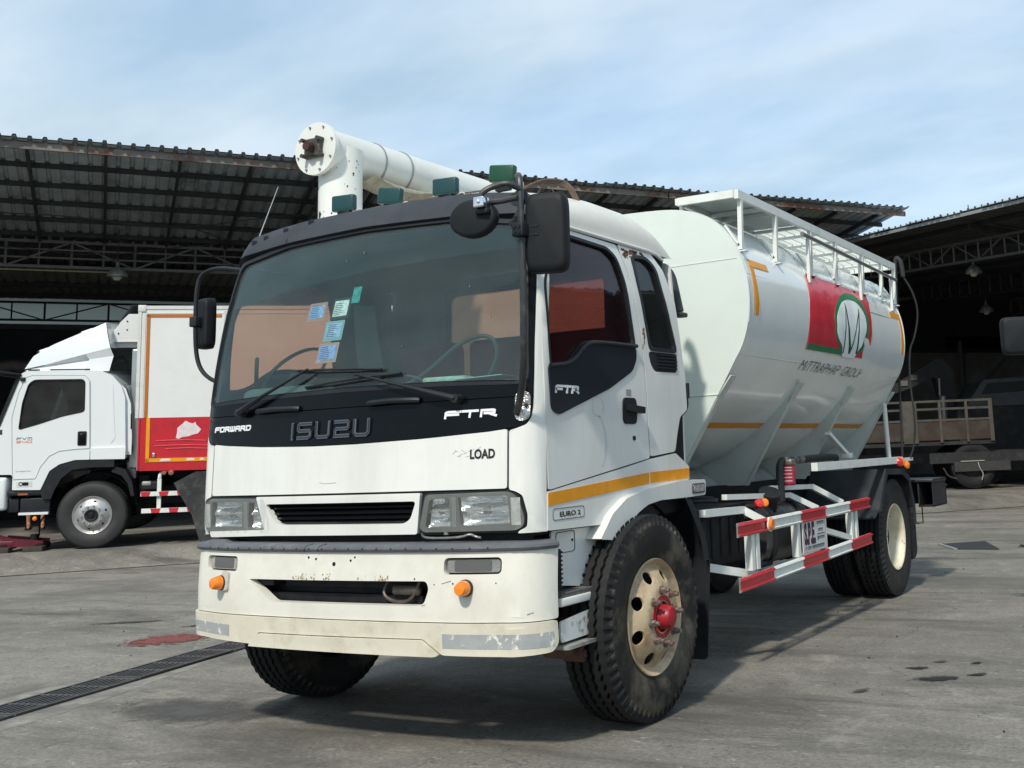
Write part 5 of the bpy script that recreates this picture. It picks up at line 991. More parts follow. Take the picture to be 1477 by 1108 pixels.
# ------------------------------------------------------------------ side guard (right of picture) and its mirror
def guard(k):
    f = lambda y, z, o=0.: Vector((k*(1.19+o), y, z))
    prof = [(0, 0), (.012, .004), (.020, .016), (.006, .022), (.006, .066), (.020, .072), (.012, .084), (0, .088)]
    def rail(z0, z1, y0, y1):
        mb = MB(); n = len(prof)
        mb.grid(1, n-1, lambda u, v: (lambda q, y: f(y, z0+(z1-z0)*u+q[1]-.044, q[0]))(prof[round(v*(n-1))], y0+(y1-y0)*u))
        mb.grid(1, 1, lambda u, v: f(y0+(y1-y0)*u, z0+(z1-z0)*u-.044+.088*v, -.004)); return mb
    top = rail(.862, .875, 2.11, 4.82).build('guard_rail', W_frame(), truck, keep=True); bot = rail(.532, .585, 2.11, 4.82).build('guard_rail', W_frame(), truck, keep=True)
    for par, zf, segs in ((top, lambda y: .862+(y-2.11)/2.71*.013, ((2.105, 2.60), (3.20, 3.74), (4.29, 4.825))), (bot, lambda y: .532+(y-2.11)/2.71*.053, ((2.105, 2.67), (3.20, 3.75), (4.28, 4.825)))):
        for a, b in segs:
            n = len(prof); mb = MB()
            def P(u, v):
                q = prof[round(v*(n-1))]; e = .018*sin(v*pi*3)**2
                y = (a+(0 if a < 2.2 else e)) + ((b-(0 if b > 4.8 else e))-(a+(0 if a < 2.2 else e)))*u
                return f(y, zf(y)+q[1]-.044, q[0]+.0015)
            mb.grid(6, n-1, P); mb.build('red_reflector', RED(), par, keep=True)
    for y in (2.34, 2.42, 3.16, 3.71, 4.36, 4.47): MB().bar(f(y, .60, -.02), f(y, .83, -.02), .05, .05, (1, 0, 0)).build('guard_post', W_frame(), truck)
    MB().bar(f(3.72, .74, -.02), f(4.34, .63, -.02), .04, .04, (1, 0, 0)).build('guard_brace', W_frame(), truck)
    mb = MB(); mb.bar((k*1.02, 1.98, .975), (k*1.02, 2.60, .96), .045, .045); mb.bar((k*1.02, 2.60, .96), (k*1.16, 2.64, .88), .045, .045); mb.build('guard_bracket', W_frame(), truck)
    mb = MB(); mb.bar((k*1.0, 2.36, 1.055), (k*1.0, 3.50, 1.01), .04, .035); mb.bar((k*1.0, 3.50, 1.01), (k*1.14, 3.70, .90), .04, .04); mb.build('guard_bracket', W_frame(), truck)
    mb = MB(); mb.bar((k*1.0, 3.16, 1.075), (k*1.0, 3.99, 1.05), .04, .035); mb.bar((k*1.0, 3.99, 1.05), (k*1.15, 4.25, .91), .04, .04); mb.build('guard_bracket', W_frame(), truck)
    MB().bar((k*.95, 1.95, .67), (k*1.17, 2.52, .545), .045, .05).build('guard_bracket', W_frame(), truck)
    mb = MB(); mb.lathe([(0, .04), (.012, .04), (.02, .03), (.022, 0)], (k*1.212, 2.60, .865), (k, 0, 0), 20); a = mb.build('side_lamp', AMBER(), truck)
    mb = MB(); mb.lathe([(-.004, .047), (.006, .047)], (k*1.21, 2.60, .865), (k, 0, 0), 20, cap=True); mb.build('lamp_bezel', W_frame(), a)
    for y, m in ((2.735, REDL()), (2.825, AMBER())):
        mb = MB(); mb.lathe([(0, .032), (.02, .032), (.035, .024), (.04, 0)], (k*1.08, y, .99), (k*.6, -.8, .15), 18); mb.build('side_lamp', m, truck)
    # sign plate
    sg = MB().panel(rrect(3.215, .615, 3.695, .845, .004), lambda y, z, o: f(y, z, o+.004), 0, .006, .5).build('sign_plate', mat('sign_white', (.62, .63, .62), .4, dirt=(.45, .42, .4), dirt_amt=.4, dscale=8), truck)
    g = (lambda y, z, o: f(y, z, o+.004)) if k == 1 else (lambda y, z, o: f(6.91-y, z, o+.004))
    PUR = mat('sign_purple', (.05, .015, .05), .5)
    MB().panel(rrect(3.222, .618, 3.688, .842, .004), g, .006, .0068, .5, [rrect(3.23, .622, 3.68, .838, .004)]).build('sign_border', mat('sign_pink', (.55, .35, .33), .5), sg)
    mb = MB(); font_text(mb, 'S.P.E.', 3.245, .665, 3.475, .825, g, .006, .0075, bold=.06); mb.build('sign_letters', PUR, sg)
    INK = mat('sign_ink', (.08, .09, .10), .5)
    mb = MB()
    for i, (z, h) in enumerate(((.795, .022), (.745, .022), (.69, .022))):   # rows of small script, unreadable in the photograph
        rr = random.Random(20+i); y = 3.515+(.02 if i == 1 else 0)
        while y < 3.66-(.02 if i == 1 else 0):
            w = .006+.004*rr.random(); mb.panel([(y, z), (y+w*.4, z), (y+w*.4, z+h*.6), (y+w, z+h*.7), (y+w, z+h), (y, z+h)], g, .006, .0075, 1); y += w+.005
    mb.bar(g(3.51, .728, .007), g(3.67, .728, .007), .0012, .006, (0, 0, 1)); mb.panel(rrect(3.515, .686, 3.535, .713, .002), g, .006, .0076, 1)
    y = 3.25; rr = random.Random(31)
    while y < 3.665:
        w = .007+.003*rr.random(); mb.panel([(y, .632), (y+w*.5, .632), (y+w*.5, .648), (y+w, .65), (y+w, .657), (y, .657)], g, .006, .0075, 1); y += w+.004+(.012 if rr.random() < .12 else 0)
    mb.build('sign_small_print', INK, sg)
guard(1); guard(-1)
# ------------------------------------------------------------------ tank
TP = [(0, 3.0), (.30, 2.998), (.55, 2.992), (.74, 2.978), (.88, 2.947), (1.0, 2.895), (1.10, 2.815), (1.18, 2.70), (1.235, 2.57), (1.262, 2.44), (1.268, 2.30), (1.252, 2.16), (1.21, 2.03), (1.15, 1.93)]
TB = [(1.08, 1.835), (.99, 1.72), (.89, 1.62), (.79, 1.535), (.65, 1.43), (.47, 1.32), (.25, 1.24), (0, 1.21)]
Y0, Y1 = 2.30, 6.04
full = TP+TB
xz = sorted([(z, x) for x, z in TP+TB])
def TX(z): return interp(xz, z)
def tanksurf(k):
    # resample the profile smoothly
    def prof(u):
        t = u*(len(full)-1); i = min(int(t), len(full)-2); f = t-i
        p0, p1, p2, p3 = [Vector(full[max(0, min(len(full)-1, i+j))]) for j in (-1, 0, 1, 2)]
        return .5*((2*p1)+(p2-p0)*f+(2*p0-5*p1+4*p2-p3)*f*f+(3*p1-p0-3*p2+p3)*f**3)
    return prof
pf = tanksurf(1)
rn = random.Random(4); wav = [(rn.uniform(1.2, 4.5), rn.uniform(2, 7), rn.uniform(0, 6), rn.uniform(.0010, .0026)) for _ in range(7)]
def shellP(u, v):
    k = 1 if u > .5 else -1; p = pf(abs(2*u-1)); y = Y0+.006+(Y1-Y0-.012)*v
    d = sum(a*sin(fy*y+fz*p.y*1.7+ph) for fy, fz, ph, a in wav)*sin(pi*v)**.3
    return Vector((k*(p.x+d*(p.x > .3)), y, p.y+d*.5))
shell_ = MB().grid(120, 60, shellP).build('tank_shell', W_tank(), truck, 50)
# end plates and bulkheads with their skirts
def plate_poly(y):
    r = [(p.x+.004, p.y+.004) for p in [pf(13/21*i/44) for i in range(45)]]+[(1.10, 1.845), (1.02, 1.715), (.625, 1.092)]
    return r+[(-x, z) for x, z in reversed(r)][:-1]
TPL = mat('tank_end_plate_paint', (.64, .71, .67), .4, var=.02, scale=2, dirt=(.5, .54, .5), dirt_amt=.4, dscale=2, dlo=.45, dhi=.85, coat=.15)
ep = MB().panel(plate_poly(0), lambda x, z, o: Vector((x, Y0+o, z)), -.008, .004, .3).build('end_plate', TPL, truck)
mb = MB(); mb.bar((-1.02, Y0-.010, 1.715), (1.02, Y0-.010, 1.715), .006, .006); mb.bar((-1.2, Y0-.009, 2.56), (1.2, Y0-.009, 2.60), .004, .004); mb.bar((.20, Y0-.012, 2.99), (.22, Y0-.01, 1.72), .004, .004); mb.build('weld_seams', TPL, ep)
mb = MB()
for k in (-1, 1):
    pts = [(p.x*k, p.y) for p in [pf(13/21*i/44) for i in range(45)]]
    for (a, b), (c, d) in zip(pts, pts[1:]): mb.bar((a, Y0, b+.004), (c, Y0, d+.004), .014, .006)
mb.build('end_rim', TPL, ep)
MB().panel(plate_poly(0), lambda x, z, o: Vector((x, Y1+o, z)), -.004, .008, .3).build('end_plate', TPL, truck)
GU = mat('skirt_plate_paint', (.52, .56, .53), .45, var=.04, scale=5, dirt=(.36, .38, .35), dirt_amt=.5, dscale=4)
for y in (Y0, 3.58, 4.82, Y1):
    sk = [(1.10, 1.83), (1.0, 1.69), (.62, 1.085), (.40, 1.085), (.25, 1.22), (.2, 1.35), (.6, 1.62), (.9, 1.76)]
    for k in (1, -1):
        mb = MB()
        if 3 < y < 6: mb.panel([(k*x, z) for x, z in sk][::k], lambda x, z, o: Vector((x, y+o, z)), 0, .010, .3)
        mb.bar((k*1.112, y+.045, 1.835), (k*1.008, y+.045, 1.70), .09, .010, (0, 0, 1)); mb.bar((k*1.015, y+.03, 1.705), (k*.622, y+.03, 1.085), .06, .010, (0, 0, 1))
        mb.build('bulkhead_skirt', GU, truck)
for k in (1, -1):
    for a, b in ((2.33, 3.57), (3.60, 4.81), (4.85, 6.03)):
        MB().grid(8, 1, lambda u, v: Vector((k*(TX(1.51+.035*v)+.006), a+(b-a)*u, 1.51+.035*v))).build('amber_tape', ORTAPE(), shell_, keep=True)
    g = lambda y, z, o: Vector((k*(TX(z)+.004+o), y, z))
    for tp in ([(2.40, 2.555), (2.73, 2.555), (2.73, 2.605), (2.40, 2.605)], [(2.40, 2.23), (2.46, 2.23), (2.46, 2.553), (2.40, 2.553)], [(5.68, 2.56), (6.0, 2.56), (6.0, 2.51), (5.68, 2.51)], [(5.94, 2.18), (6.0, 2.18), (6.0, 2.508), (5.94, 2.508)]):
        MB().panel(tp, g, 0, .003, .1).build('amber_tape', ORTAPE(), shell_)
    # banner, its cloth pulled towards the tail along the top
    sh = lambda z: .15*(max(0, z-2.07)/.58)**2
    def bn(y, z, o):
        w = .006+.003*sin(11*y+5*z)*sin(7*z+3)+.002*sin(23*y+9*z)
        yy = y+sh(z)
        if k == -1: yy = 8.53-yy
        return Vector((k*(TX(z)+w+o), yy, z))
    U = lambda pts: [(y-sh(z), z) for y, z in pts]
    BO = [(3.43, 2.068), (4.92, 2.074), (4.955, 2.36), (4.95, 2.655), (3.41, 2.655), (3.41, 2.36)]
    ban = MB().panel(BO, bn, 0, .003, .05).build('red_banner', mat('banner_red', (.62, .03, .05), .38, var=.08, scale=5, coat=.3), shell_, 60)
    GN = mat('banner_green', (.015, .18, .07), .45); WHT = mat('banner_white', (.80, .84, .83), .4)
    MB().panel(rpoly(U([(4.0, 2.364), (4.07, 2.462), (4.24, 2.552), (4.45, 2.606), (4.69, 2.607), (4.82, 2.549), (4.89, 2.467), (4.90, 2.38), (4.86, 2.248), (4.74, 2.145), (4.57, 2.079), (4.25, 2.074), (4.10, 2.144), (4.01, 2.226)]), .12, 3), bn, .003, .005, .05).build('green_ring', GN, ban, 60)
    MB().panel(U([(3.435, 2.07), (4.25, 2.072), (4.21, 2.115), (4.10, 2.112), (3.435, 2.112)]), bn, .003, .0048, .05).build('green_foot', GN, ban, 60)
    MB().panel(rpoly(U([(4.055, 2.367), (4.14, 2.448), (4.27, 2.510), (4.45, 2.545), (4.64, 2.54), (4.76, 2.49), (4.815, 2.425), (4.83, 2.356), (4.79, 2.272), (4.70, 2.184), (4.60, 2.122), (4.56, 2.06), (4.24, 2.06), (4.22, 2.132), (4.12, 2.166), (4.05, 2.23)]), .08, 3), bn, .005, .007, .05).build('white_oval', WHT, ban, 60)
    mb = MB()
    def spike(p, q, w0, w1, bend=0):
        n = 8; L_, R2 = [], []; p, q = Vector(U([p])[0]), Vector(U([q])[0]); d = (q-p).normalized(); nn = Vector((-d.y, d.x))
        for i in range(n+1):
            t = i/n; c = p.lerp(q, t)+nn*bend*sin(pi*t); w = (w0+(w1-w0)*t)/2; L_.append(c+nn*w); R2.append(c-nn*w)
        mb.panel([tuple(v) for v in R2]+[tuple(v) for v in reversed(L_)], bn, .007, .009, .3)
    spike((4.25, 2.085), (4.30, 2.50), .028, .008); spike((4.30, 2.50), (4.405, 2.095), .010, .048, -.008)
    spike((4.40, 2.095), (4.65, 2.478), .026, .012, -.012); spike((4.65, 2.478), (4.575, 2.10), .010, .038)
    mb.build('letter_m', mat('deep_green', (.01, .07, .045), .45), ban, 60)
    # lettering under the banner
    mb = MB(); h2 = (lambda y, z, o: Vector((k*(TX(z)+.005+o), y, z))) if k == 1 else (lambda y, z, o: Vector((k*(TX(z)+.005+o), 8.37-y, z)))
    font_text(mb, 'MITTRAPHAP  GROUP', 3.44, 1.918, 4.93, 1.992, h2, 0, .002, shear=.35, bold=-.015)
    mb.build('banner_lettering', mat('grey_lettering', (.10, .105, .105), .5), shell_)
    mb = MB()
    for y in (3.44, 3.58, 4.15, 4.6, 4.90): mb.rbox(bn(y, 2.643, .002)-Vector((.004, .02, .008)), bn(y, 2.643, .002)+Vector((.008, .02, .010)), .003)
    mb.build('banner_clips', mat('dark_red_cloth', (.12, .01, .015), .6), ban)
mb = MB()
for z in (2.50, 1.97):
    mb.tube([Vector((TX(z)+.0015, Y0+.02+3.70*i/30, z)) for i in range(31)], .0035, 5)
for y in (3.58, 4.82): mb.tube([Vector((p.x+.0015, y, p.y)) for p in [pf((2+11*i/24)/21) for i in range(25)]], .003, 5)
mb.build('tank_weld_bead', W_tank(), shell_)
mb = MB(); rnd = random.Random(12)   # run-off streaks under the walkway feet and the banner
for y in (2.38, 2.99, 5.03, 5.61, 2.7, 5.3):
    z0 = rnd.choice((2.64, 2.62, 2.04)) if 3.4 < y < 4.95 else 2.64
    if 3.4 < y < 4.95: z0 = 1.90
    for q in range(3):
        yy = y+rnd.uniform(-.03, .03); l = rnd.uniform(.06, .26); w = rnd.uniform(.002, .006)
        mb.add([Vector((TX(z0-l*t)+.0035, yy+sg*w*(1-t), z0-l*t)) for t in (0, .33, .66, 1) for sg in (-1, 1)], [(0, 1, 3, 2), (2, 3, 5, 4), (4, 5, 7, 6)])
mb.build('run_off_streaks', mat('streak_grey', (.50, .51, .47), .5), shell_, keep=True)
# walkway on the right shoulder of the tank
PERF = mat('perforated_plate', (.60, .65, .62), .45, var=.03, scale=8)
mb = MB(); mb.bb((.76, 2.30, 3.015), (.79, 6.05, 3.06)); mb.bb((1.20, 2.30, 3.0), (1.23, 6.05, 3.06)); mb.bb((.79, 2.28, 3.005), (1.20, 2.31, 3.058)); mb.bb((.79, 6.02, 3.005), (1.20, 6.05, 3.058))
for y in (2.82, 3.02, 3.60, 3.95, 4.35, 4.9, 5.3, 5.7): mb.bb((.79, y-.015, 3.012), (1.20, y+.015, 3.035))
walk = mb.build('walkway_frame', W_frame(), truck)
mb = MB(); nx = 18
for (a, b) in ((2.31, 3.60),):
    mb.add([(.79, a, 3.045), (1.20, a, 3.045), (1.20, b, 3.045), (.79, b, 3.045)], [(0, 1, 2, 3)])
mb.build('walkway_plate', PERF, walk)
mb = MB()
for i in range(60): y = 3.63+.0395*i; mb.bb((.79, y, 3.038), (1.20, y+.012, 3.048))
for i in range(5): x = .83+.085*i; mb.bb((x, 3.61, 3.036), (x+.008, 6.02, 3.046))
mb.build('walkway_grating', mat('grating_white', (.74, .78, .75), .4), walk)
def TZ(x):
    return interp([(a, b) for a, b in TP[:10]], x)
for y in (2.36, 2.98, 3.70, 4.30, 5.02, 5.60, 6.03):
    mb = MB(); mb.bar((1.215, y, 3.0), (1.205, y, 2.665), .03, .03, (1, 0, 0)); mb.rbox((1.19, y-.02, 2.648), (1.245, y+.03, 2.656), .002); mb.build('walkway_post', W_frame(), walk)
    MB().bar((.78, y, 3.02), (.78, y, 2.96), .025, .025, (1, 0, 0)).build('walkway_foot', W_frame(), walk); MB().bar((1.2, y, 2.69), (1.10, y, 2.84), .012, .03, (0, 1, 0)).build('walkway_strut', W_frame(), walk)
mb = MB(); mb.tube([(1.255, 3.42, 2.935), (1.255, 4.5, 2.915), (1.255, 5.95, 2.885)], .016, 10); mb.build('hand_rail', mat('bare_pipe', (.25, .26, .26), .4, .6), truck)
mb = MB()
for y in (3.56, 4.85, 5.8): MB().bar((1.245, y, 2.925), (1.24, y, 2.58), .024, .024, (0, 1, 0)).build('hand_rail_post', W_frame(), truck)
# discharge auger lying over the cab
AW = mat('auger_paint', (.70, .72, .68), .38, var=.03, scale=4, dirt=(.5, .5, .45), dirt_amt=.35, dscale=3, wear=(.05, .045, .04), wlo=.735, wscale=5, coat=.2)
ax, az = -.925, 3.315
mb = MB(); mb.cyl((ax, .71, az), (ax, 5.9, az+.0), .145, n=48, cap=True); aug = mb.build('auger_tube', AW, truck, 40)
mb = MB(); mb.cyl((ax, .68, az), (ax, .71, az), .168, n=64); fl = mb.build('flange', AW, aug, 40)
mb = MB()
for i in range(8): a = 2*pi*i/8+.3; mb.cyl((ax+.146*cos(a), .670, az+.146*sin(a)), (ax+.146*cos(a), .68, az+.146*sin(a)), .007, n=6)
mb.build('flange_bolts', STEEL(), fl)
mb = MB(); mb.rbox((ax-.068, .645, az-.062), (ax+.068, .68, az+.062), .02)
for a, b in ((-1, -1), (1, -1), (1, 1), (-1, 1)): mb.cyl((ax+.062*a*1.0, .625, az+.05*b), (ax+.062*a, .68, az+.05*b), .014, n=6)
be = mb.build('bearing', mat('greasy_bearing', (.07, .068, .06), .5, .5, var=.5, scale=30), fl)
mb = MB(); mb.cyl((ax, .60, az), (ax, .66, az), .028, n=20); mb.cyl((ax, .615, az), (ax, .635, az), .033, n=8); mb.build('shaft_end', mat('rusty_shaft', (.06, .028, .02), .7, .3, var=.5, scale=30), fl)
mb = MB(); mb.cyl((ax+.03, .87, az+.02), (ax+.03, .87, 2.72), .135, n=48); mb.build('discharge_spout', AW, aug, 40)
mb = MB(); rnd = random.Random(11)
for _ in range(40):
    a = rnd.uniform(-2.2, .2); z = rnd.choice((rnd.uniform(2.84, 2.92), rnd.uniform(2.95, 3.25))); big = z < 2.93 and a < -1.7
    r = .004+(.018 if big else .006)*rnd.random()
    P = lambda t, h: Vector((ax+.03+.1362*cos(t), .87+.1362*sin(t), h))
    m = 7; r *= .6 if not big else 1; vs = [P(a+r/.135*cos(2*pi*i/m)*rnd.uniform(.5, 1.3), z+r*1.4*sin(2*pi*i/m)*rnd.uniform(.5, 1.3)) for i in range(m)]; mb.add(vs, [tuple(range(m))])
mb.build('paint_chips', mat('chip_dark', (.04, .035, .03), .7), aug, keep=True)
for y in (1.16, 1.42): MB().lathe([(y, .146), (y, .151), (y+.012, .151), (y+.012, .146)], (ax, 0, az), (0, 1, 0), 48).build('tube_band', mat('band_grey', (.3, .33, .32), .4, .5), aug)
mb = MB(); mb.grid(10, 8, lambda u, v: Vector((ax+.06+.14*sin(pi*(v-.1)*.7), 1.0+.62*u, az-.15-.035*sin(pi*u)*(1+.6*sin(9*v))-.02*cos(v*4)))); mb.build('torn_canvas', mat('old_canvas', (.34, .31, .25), .9, var=.3, scale=20), aug)
mb = MB(); mb.rbox((ax-.2, 2.35, 2.97), (ax+.2, 2.45, 3.16), .01); mb.rbox((ax-.15, 4.8, 2.9), (ax+.15, 5.0, 3.2), .02); mb.build('auger_cradle', W_frame(), truck)
mb = MB(); mb.cyl((0, 2.35, 1.08), (0, 6.3, 1.08), .15, n=28); mb.build('bottom_auger', W_frame(), truck)
mb = MB()
for (a, b) in ((2.31, 3.57), (3.59, 4.81), (4.83, 6.03)):
    c = (a+b)/2; mb.grid(12, 6, lambda u, v: Vector((.34*(1-v)*cos(2*pi*u)+.16*v*cos(2*pi*u), c+.55*(1-v)*sin(2*pi*u)+.25*v*sin(2*pi*u), 1.30-.22*v)))
mb.build('hopper_bottoms', W_tank(), truck)
mb = MB(); mb.tube([(1.17, 6.12, 2.2), (1.18, 6.2, 2.9), (1.19, 6.2, 3.10), (1.21, 6.2, 3.15), (1.25, 6.2, 3.10), (1.26, 6.2, 2.95)], .022, 8, 2); mb.tube([(1.26, 6.2, 2.95), (1.33, 6.25, 2.8), (1.36, 6.3, 2.6), (1.30, 6.3, 2.35), (1.24, 6.3, 2.25), (1.22, 6.3, 1.9), (1.25, 6.3, 1.6), (1.22, 6.3, 1.3), (1.12, 6.25, 1.1)], .010, 8, 2); mb.tube([(1.17, 6.12, 2.2), (1.16, 6.13, 1.7), (1.15, 6.1, 1.2)], .012, 6, 1)
mb.build('rear_hose', mat('black_hose', (.015, .016, .018), .6), truck)
# ------------------------------------------------------------------ white box truck on the left
LU, LN, LW = Vector((.7771, .6293, -.012)), Vector((-.6266, .7753, .0784)), Vector((.0587, -.0534, .9968))
LM = Matrix(((LU.x, LN.x, LW.x, -12.2866), (LU.y, LN.y, LW.y, 7.3834), (LU.z, LN.z, LW.z, .2195), (0, 0, 0, 1)))
bt = thing('box_truck', 'white cab truck with red and white box body and roof fairing, at the left edge', 'truck', M=LM)
WB = mat('white_truck_paint', (.72, .76, .77), .25, var=.02, scale=2, coat=.5)
fl_ = lambda x, z, o: Vector((x, -o, z))
def P3(mb, poly, y0, y1, step=.5, holes=()): return mb.panel(poly, lambda x, z, o: Vector((x, -o, z)), -y1, -y0, step, holes)
body = [(-1.66, 1.20), (-1.17, 1.19), (-1.14, .95), (-.755, .94), (-.63, 1.23), (-.49, 1.33), (-.27, 1.39), (.455, 1.39), (.455, 1.56), (.425, 2.36), (.36, 2.56), (.22, 2.72), (.02, 2.80), (-1.02, 2.80), (-1.13, 2.74), (-1.24, 2.46), (-1.40, 1.93), (-1.68, 1.84), (-1.72, 1.5)]
winh = rpoly([(-1.105, 1.875), (-1.065, 2.30), (-.985, 2.60), (-.90, 2.665), (-.20, 2.665), (-.16, 2.62), (-.155, 2.145), (-.48, 2.075), (-.80, 1.965)], .05)
cab = P3(MB(), rpoly(body, .03), 0, .012, .3, [winh]).build('cab', WB, bt)
P3(MB(), rpoly(body, .03), 2.36, 2.372, .3, [winh]).build('cab_side', WB, bt)
mb = MB(); rim = rpoly(body, .03); n = len(rim)
mb.add([Vector((x, y, z)) for x, z in rim for y in (.006, 2.365)], [(2*i, 2*((i+1) % n), 2*((i+1) % n)+1, 2*i+1) for i in range(n) if not (rim[i][0] < -1.15 and 1.93 < (rim[i][1]+rim[(i+1) % n][1])/2 < 2.72)]); mb.build('cab_skin', WB, bt)
mb = MB(); mb.add([(-1.13, .08, 2.72), (-1.13, 2.3, 2.72), (-1.40, 2.3, 1.95), (-1.40, .08, 1.95)], [(0, 1, 2, 3)]); mb.build('windscreen', glass('door_glass_tint', (.11, .07, .085)), bt)
mb = MB(); mb.bar((-1.12, -.004, 2.74), (-1.39, -.004, 1.95), .05, .02, (0, 1, 0)); mb.build('pillar_trim', BLK(), bt)
door = rpoly([(-1.155, 1.12), (-.83, 1.12), (-.765, 1.30), (-.645, 1.465), (-.50, 1.54), (-.24, 1.565), (-.065, 1.57), (-.075, 1.9), (-.10, 2.64), (-.17, 2.725), (-.92, 2.735), (-1.02, 2.70), (-1.12, 2.46), (-1.20, 2.08), (-1.18, 1.6)], .02)
door_ = MB().panel(door, fl_, .0, .012, .3, [winh]).build('door', WB, bt)
winh2 = rpoly([(-1.095, 1.89), (-1.055, 2.30), (-.975, 2.59), (-.895, 2.653), (-.21, 2.653), (-.172, 2.61), (-.167, 2.155), (-.48, 2.09), (-.80, 1.978)], .05)
MB().panel(winh, fl_, .008, .016, .3, [winh2]).build('window_seal', BLK(), door_)
MB().panel(winh2, fl_, -.02, -.012, .3).build('window_glass', glass('quarter_glass', (.16, .2, .19)), door_)
SEAM = mat('seam_grey', (.12, .13, .13), .6)
mb = MB(); dp = [(x, z) for x, z in door]
for a, b in zip(dp, dp[1:]+dp[:1]): mb.bar((a[0], -.0125, a[1]), (b[0], -.0125, b[1]), .003, .008, (0, 1, 0))
mb.build('door_seam', SEAM, door_)
MB().panel(rrect(-.245, 1.615, -.115, 1.84, .02), fl_, .012, .02, .3).build('handle', BLK(), door_)
mb = MB(); mb.rbox((-.225, -.035, 1.64), (-.135, -.02, 1.80), .01); mb.build('handle_grip', BLKG(), door_)
RL = mat('red_lettering', (.6, .04, .03), .4); BL_ = mat('black_vinyl', (.01, .01, .012), .4)
mb = MB(); strokes(mb, 'FVM', -1.12, 1.722, -.90, 1.762, fl_, .2, t0=.012, t1=.0135, gap=.25); mb.build('badge_lettering', BL_, door_)
mb = MB(); strokes(mb, '240', -1.12, 1.675, -.90, 1.712, fl_, .2, t0=.012, t1=.0135, gap=.25); mb.build('badge_lettering', RL, door_)
mb = MB(); font_text(mb, 'SUPER', -1.115, 1.228, -.98, 1.246, fl_, .012, .0135); mb.tube([(-.98, -.013, 1.235), (-.94, -.013, 1.25), (-.93, -.013, 1.232), (-.90, -.013, 1.244)], .003, 4); mb.build('badge_lettering', mat('grey_vinyl', (.12, .13, .14), .4), door_)
flr = rpoly([(-1.15, .955), (-.75, .945), (-.63, 1.235), (-.49, 1.335), (-.27, 1.395), (-.058, 1.395), (-.058, 1.555), (-.24, 1.55), (-.50, 1.525), (-.638, 1.45), (-.755, 1.29), (-.825, 1.105), (-1.15, 1.105)], .015)
MB().panel(flr, fl_, .0, .03, .3).build('fender_flare', WB, bt); MB().panel(rpoly([(-.048, 1.395), (.46, 1.39), (.465, 1.575), (-.048, 1.57)], .012), fl_, 0, .03, .3).build('fender_flare', WB, bt)
b_ = MB().panel(rrect(-1.09, 1.0, -.87, 1.085, .01), fl_, .03, .034, .3).build('badge_plate', mat('badge_pale', (.6, .62, .62), .3), bt)
mb = MB(); mb.lathe([(0, .03), (.004, .03), (.004, .02), (0, .02)], (-1.03, -.034, 1.045), (0, -1, 0), 20); mb.panel(rrect(-1.0, 1.02, -.92, 1.07, .006), fl_, .034, .038, .3); mb.build('badge_mark', CHAS(), b_)
mb = MB(); mb.panel(rpoly([(.17, 2.64), (.24, 2.57), (.30, 1.72), (.24, 1.64), (.21, 1.68), (.235, 2.5)], .02), fl_, .0, .006, .3); mb.build('side_ridge', WB, bt)
mb = MB(); mb.grid(10, 1, lambda u, v: Vector((.40+.14*sin(u*pi/2)**.7, .05+2.27*v, 2.55-.95*u**1.4))); mb.panel([(.30, 2.62), (.42, 2.50), (.50, 2.26), (.53, 1.76), (.53, 1.45), (.40, 1.45)], fl_, -.06, -.05, .3); mb.build('cab_rear', WB, bt)
mb = MB(); mb.panel([(.505, 2.10), (.52, 2.10), (.525, 1.86), (.51, 1.86)], fl_, -.05, -.04, 1); mb.build('rear_vent', CHAS(), bt)
# roof fairing
mb = MB(); up = [(-1.07, 2.83), (-1.02, 2.92), (-.96, 3.03), (-.84, 3.12), (-.70, 3.21), (-.50, 3.31), (-.29, 3.41), (-.10, 3.50), (.04, 3.57), (.08, 3.40), (.15, 3.16), (-.2, 3.06), (-.78, 2.895)]
yi = lambda x, z: .06+.18*max(0, (z-2.83)/.74)**1.5
for far in (0, 1):
    g = (lambda x, z, o: Vector((x, yi(x, z)+o, z))) if not far else (lambda x, z, o: Vector((x, 2.37-yi(x, z)-o, z)))
    mb.panel(up, g, 0, .012, .12)
    L1 = [(-.78, 2.895), (-.2, 3.055), (.15, 3.16)]; L2 = [(-.80, 2.885), (-.15, 2.975), (.19, 3.03)]; L3 = [(-1.07, 2.80), (-.2, 2.79), (.15, 2.785)]
    q = lambda p, d: Vector((p[0], d if not far else 2.37-d, p[1]))
    for (a, b) in ((0, 1), (1, 2)):
        mb.add([q(L1[a], yi(*L1[a])), q(L1[b], yi(*L1[b])), q(L2[b], .17), q(L2[a], .10)], [(0, 1, 2, 3)]); mb.add([q(L2[a], .10), q(L2[b], .17), q(L3[b], .10), q(L3[a], .06)], [(0, 1, 2, 3)])
tops = up[:9]
for a, b in zip(tops, tops[1:]): mb.add([(a[0], yi(*a), a[1]), (b[0], yi(*b), b[1]), (b[0], 2.37-yi(*b), b[1]), (a[0], 2.37-yi(*a), a[1])], [(0, 1, 2, 3)])
mb.add([(.04, .25, 3.57), (.15, .15, 3.16), (.15, 2.2, 3.16), (.04, 2.1, 3.57)], [(0, 1, 2, 3)])
fa = mb.build('roof_fairing', WB, bt, 30)
mb = MB(); mb.bar((-1.02, .05, 2.815), (-.85, .05, 2.815), .01, .02); mb.bar((-.70, .05, 2.815), (-.12, .05, 2.815), .01, .02); mb.build('fairing_gap', CHAS(), fa)
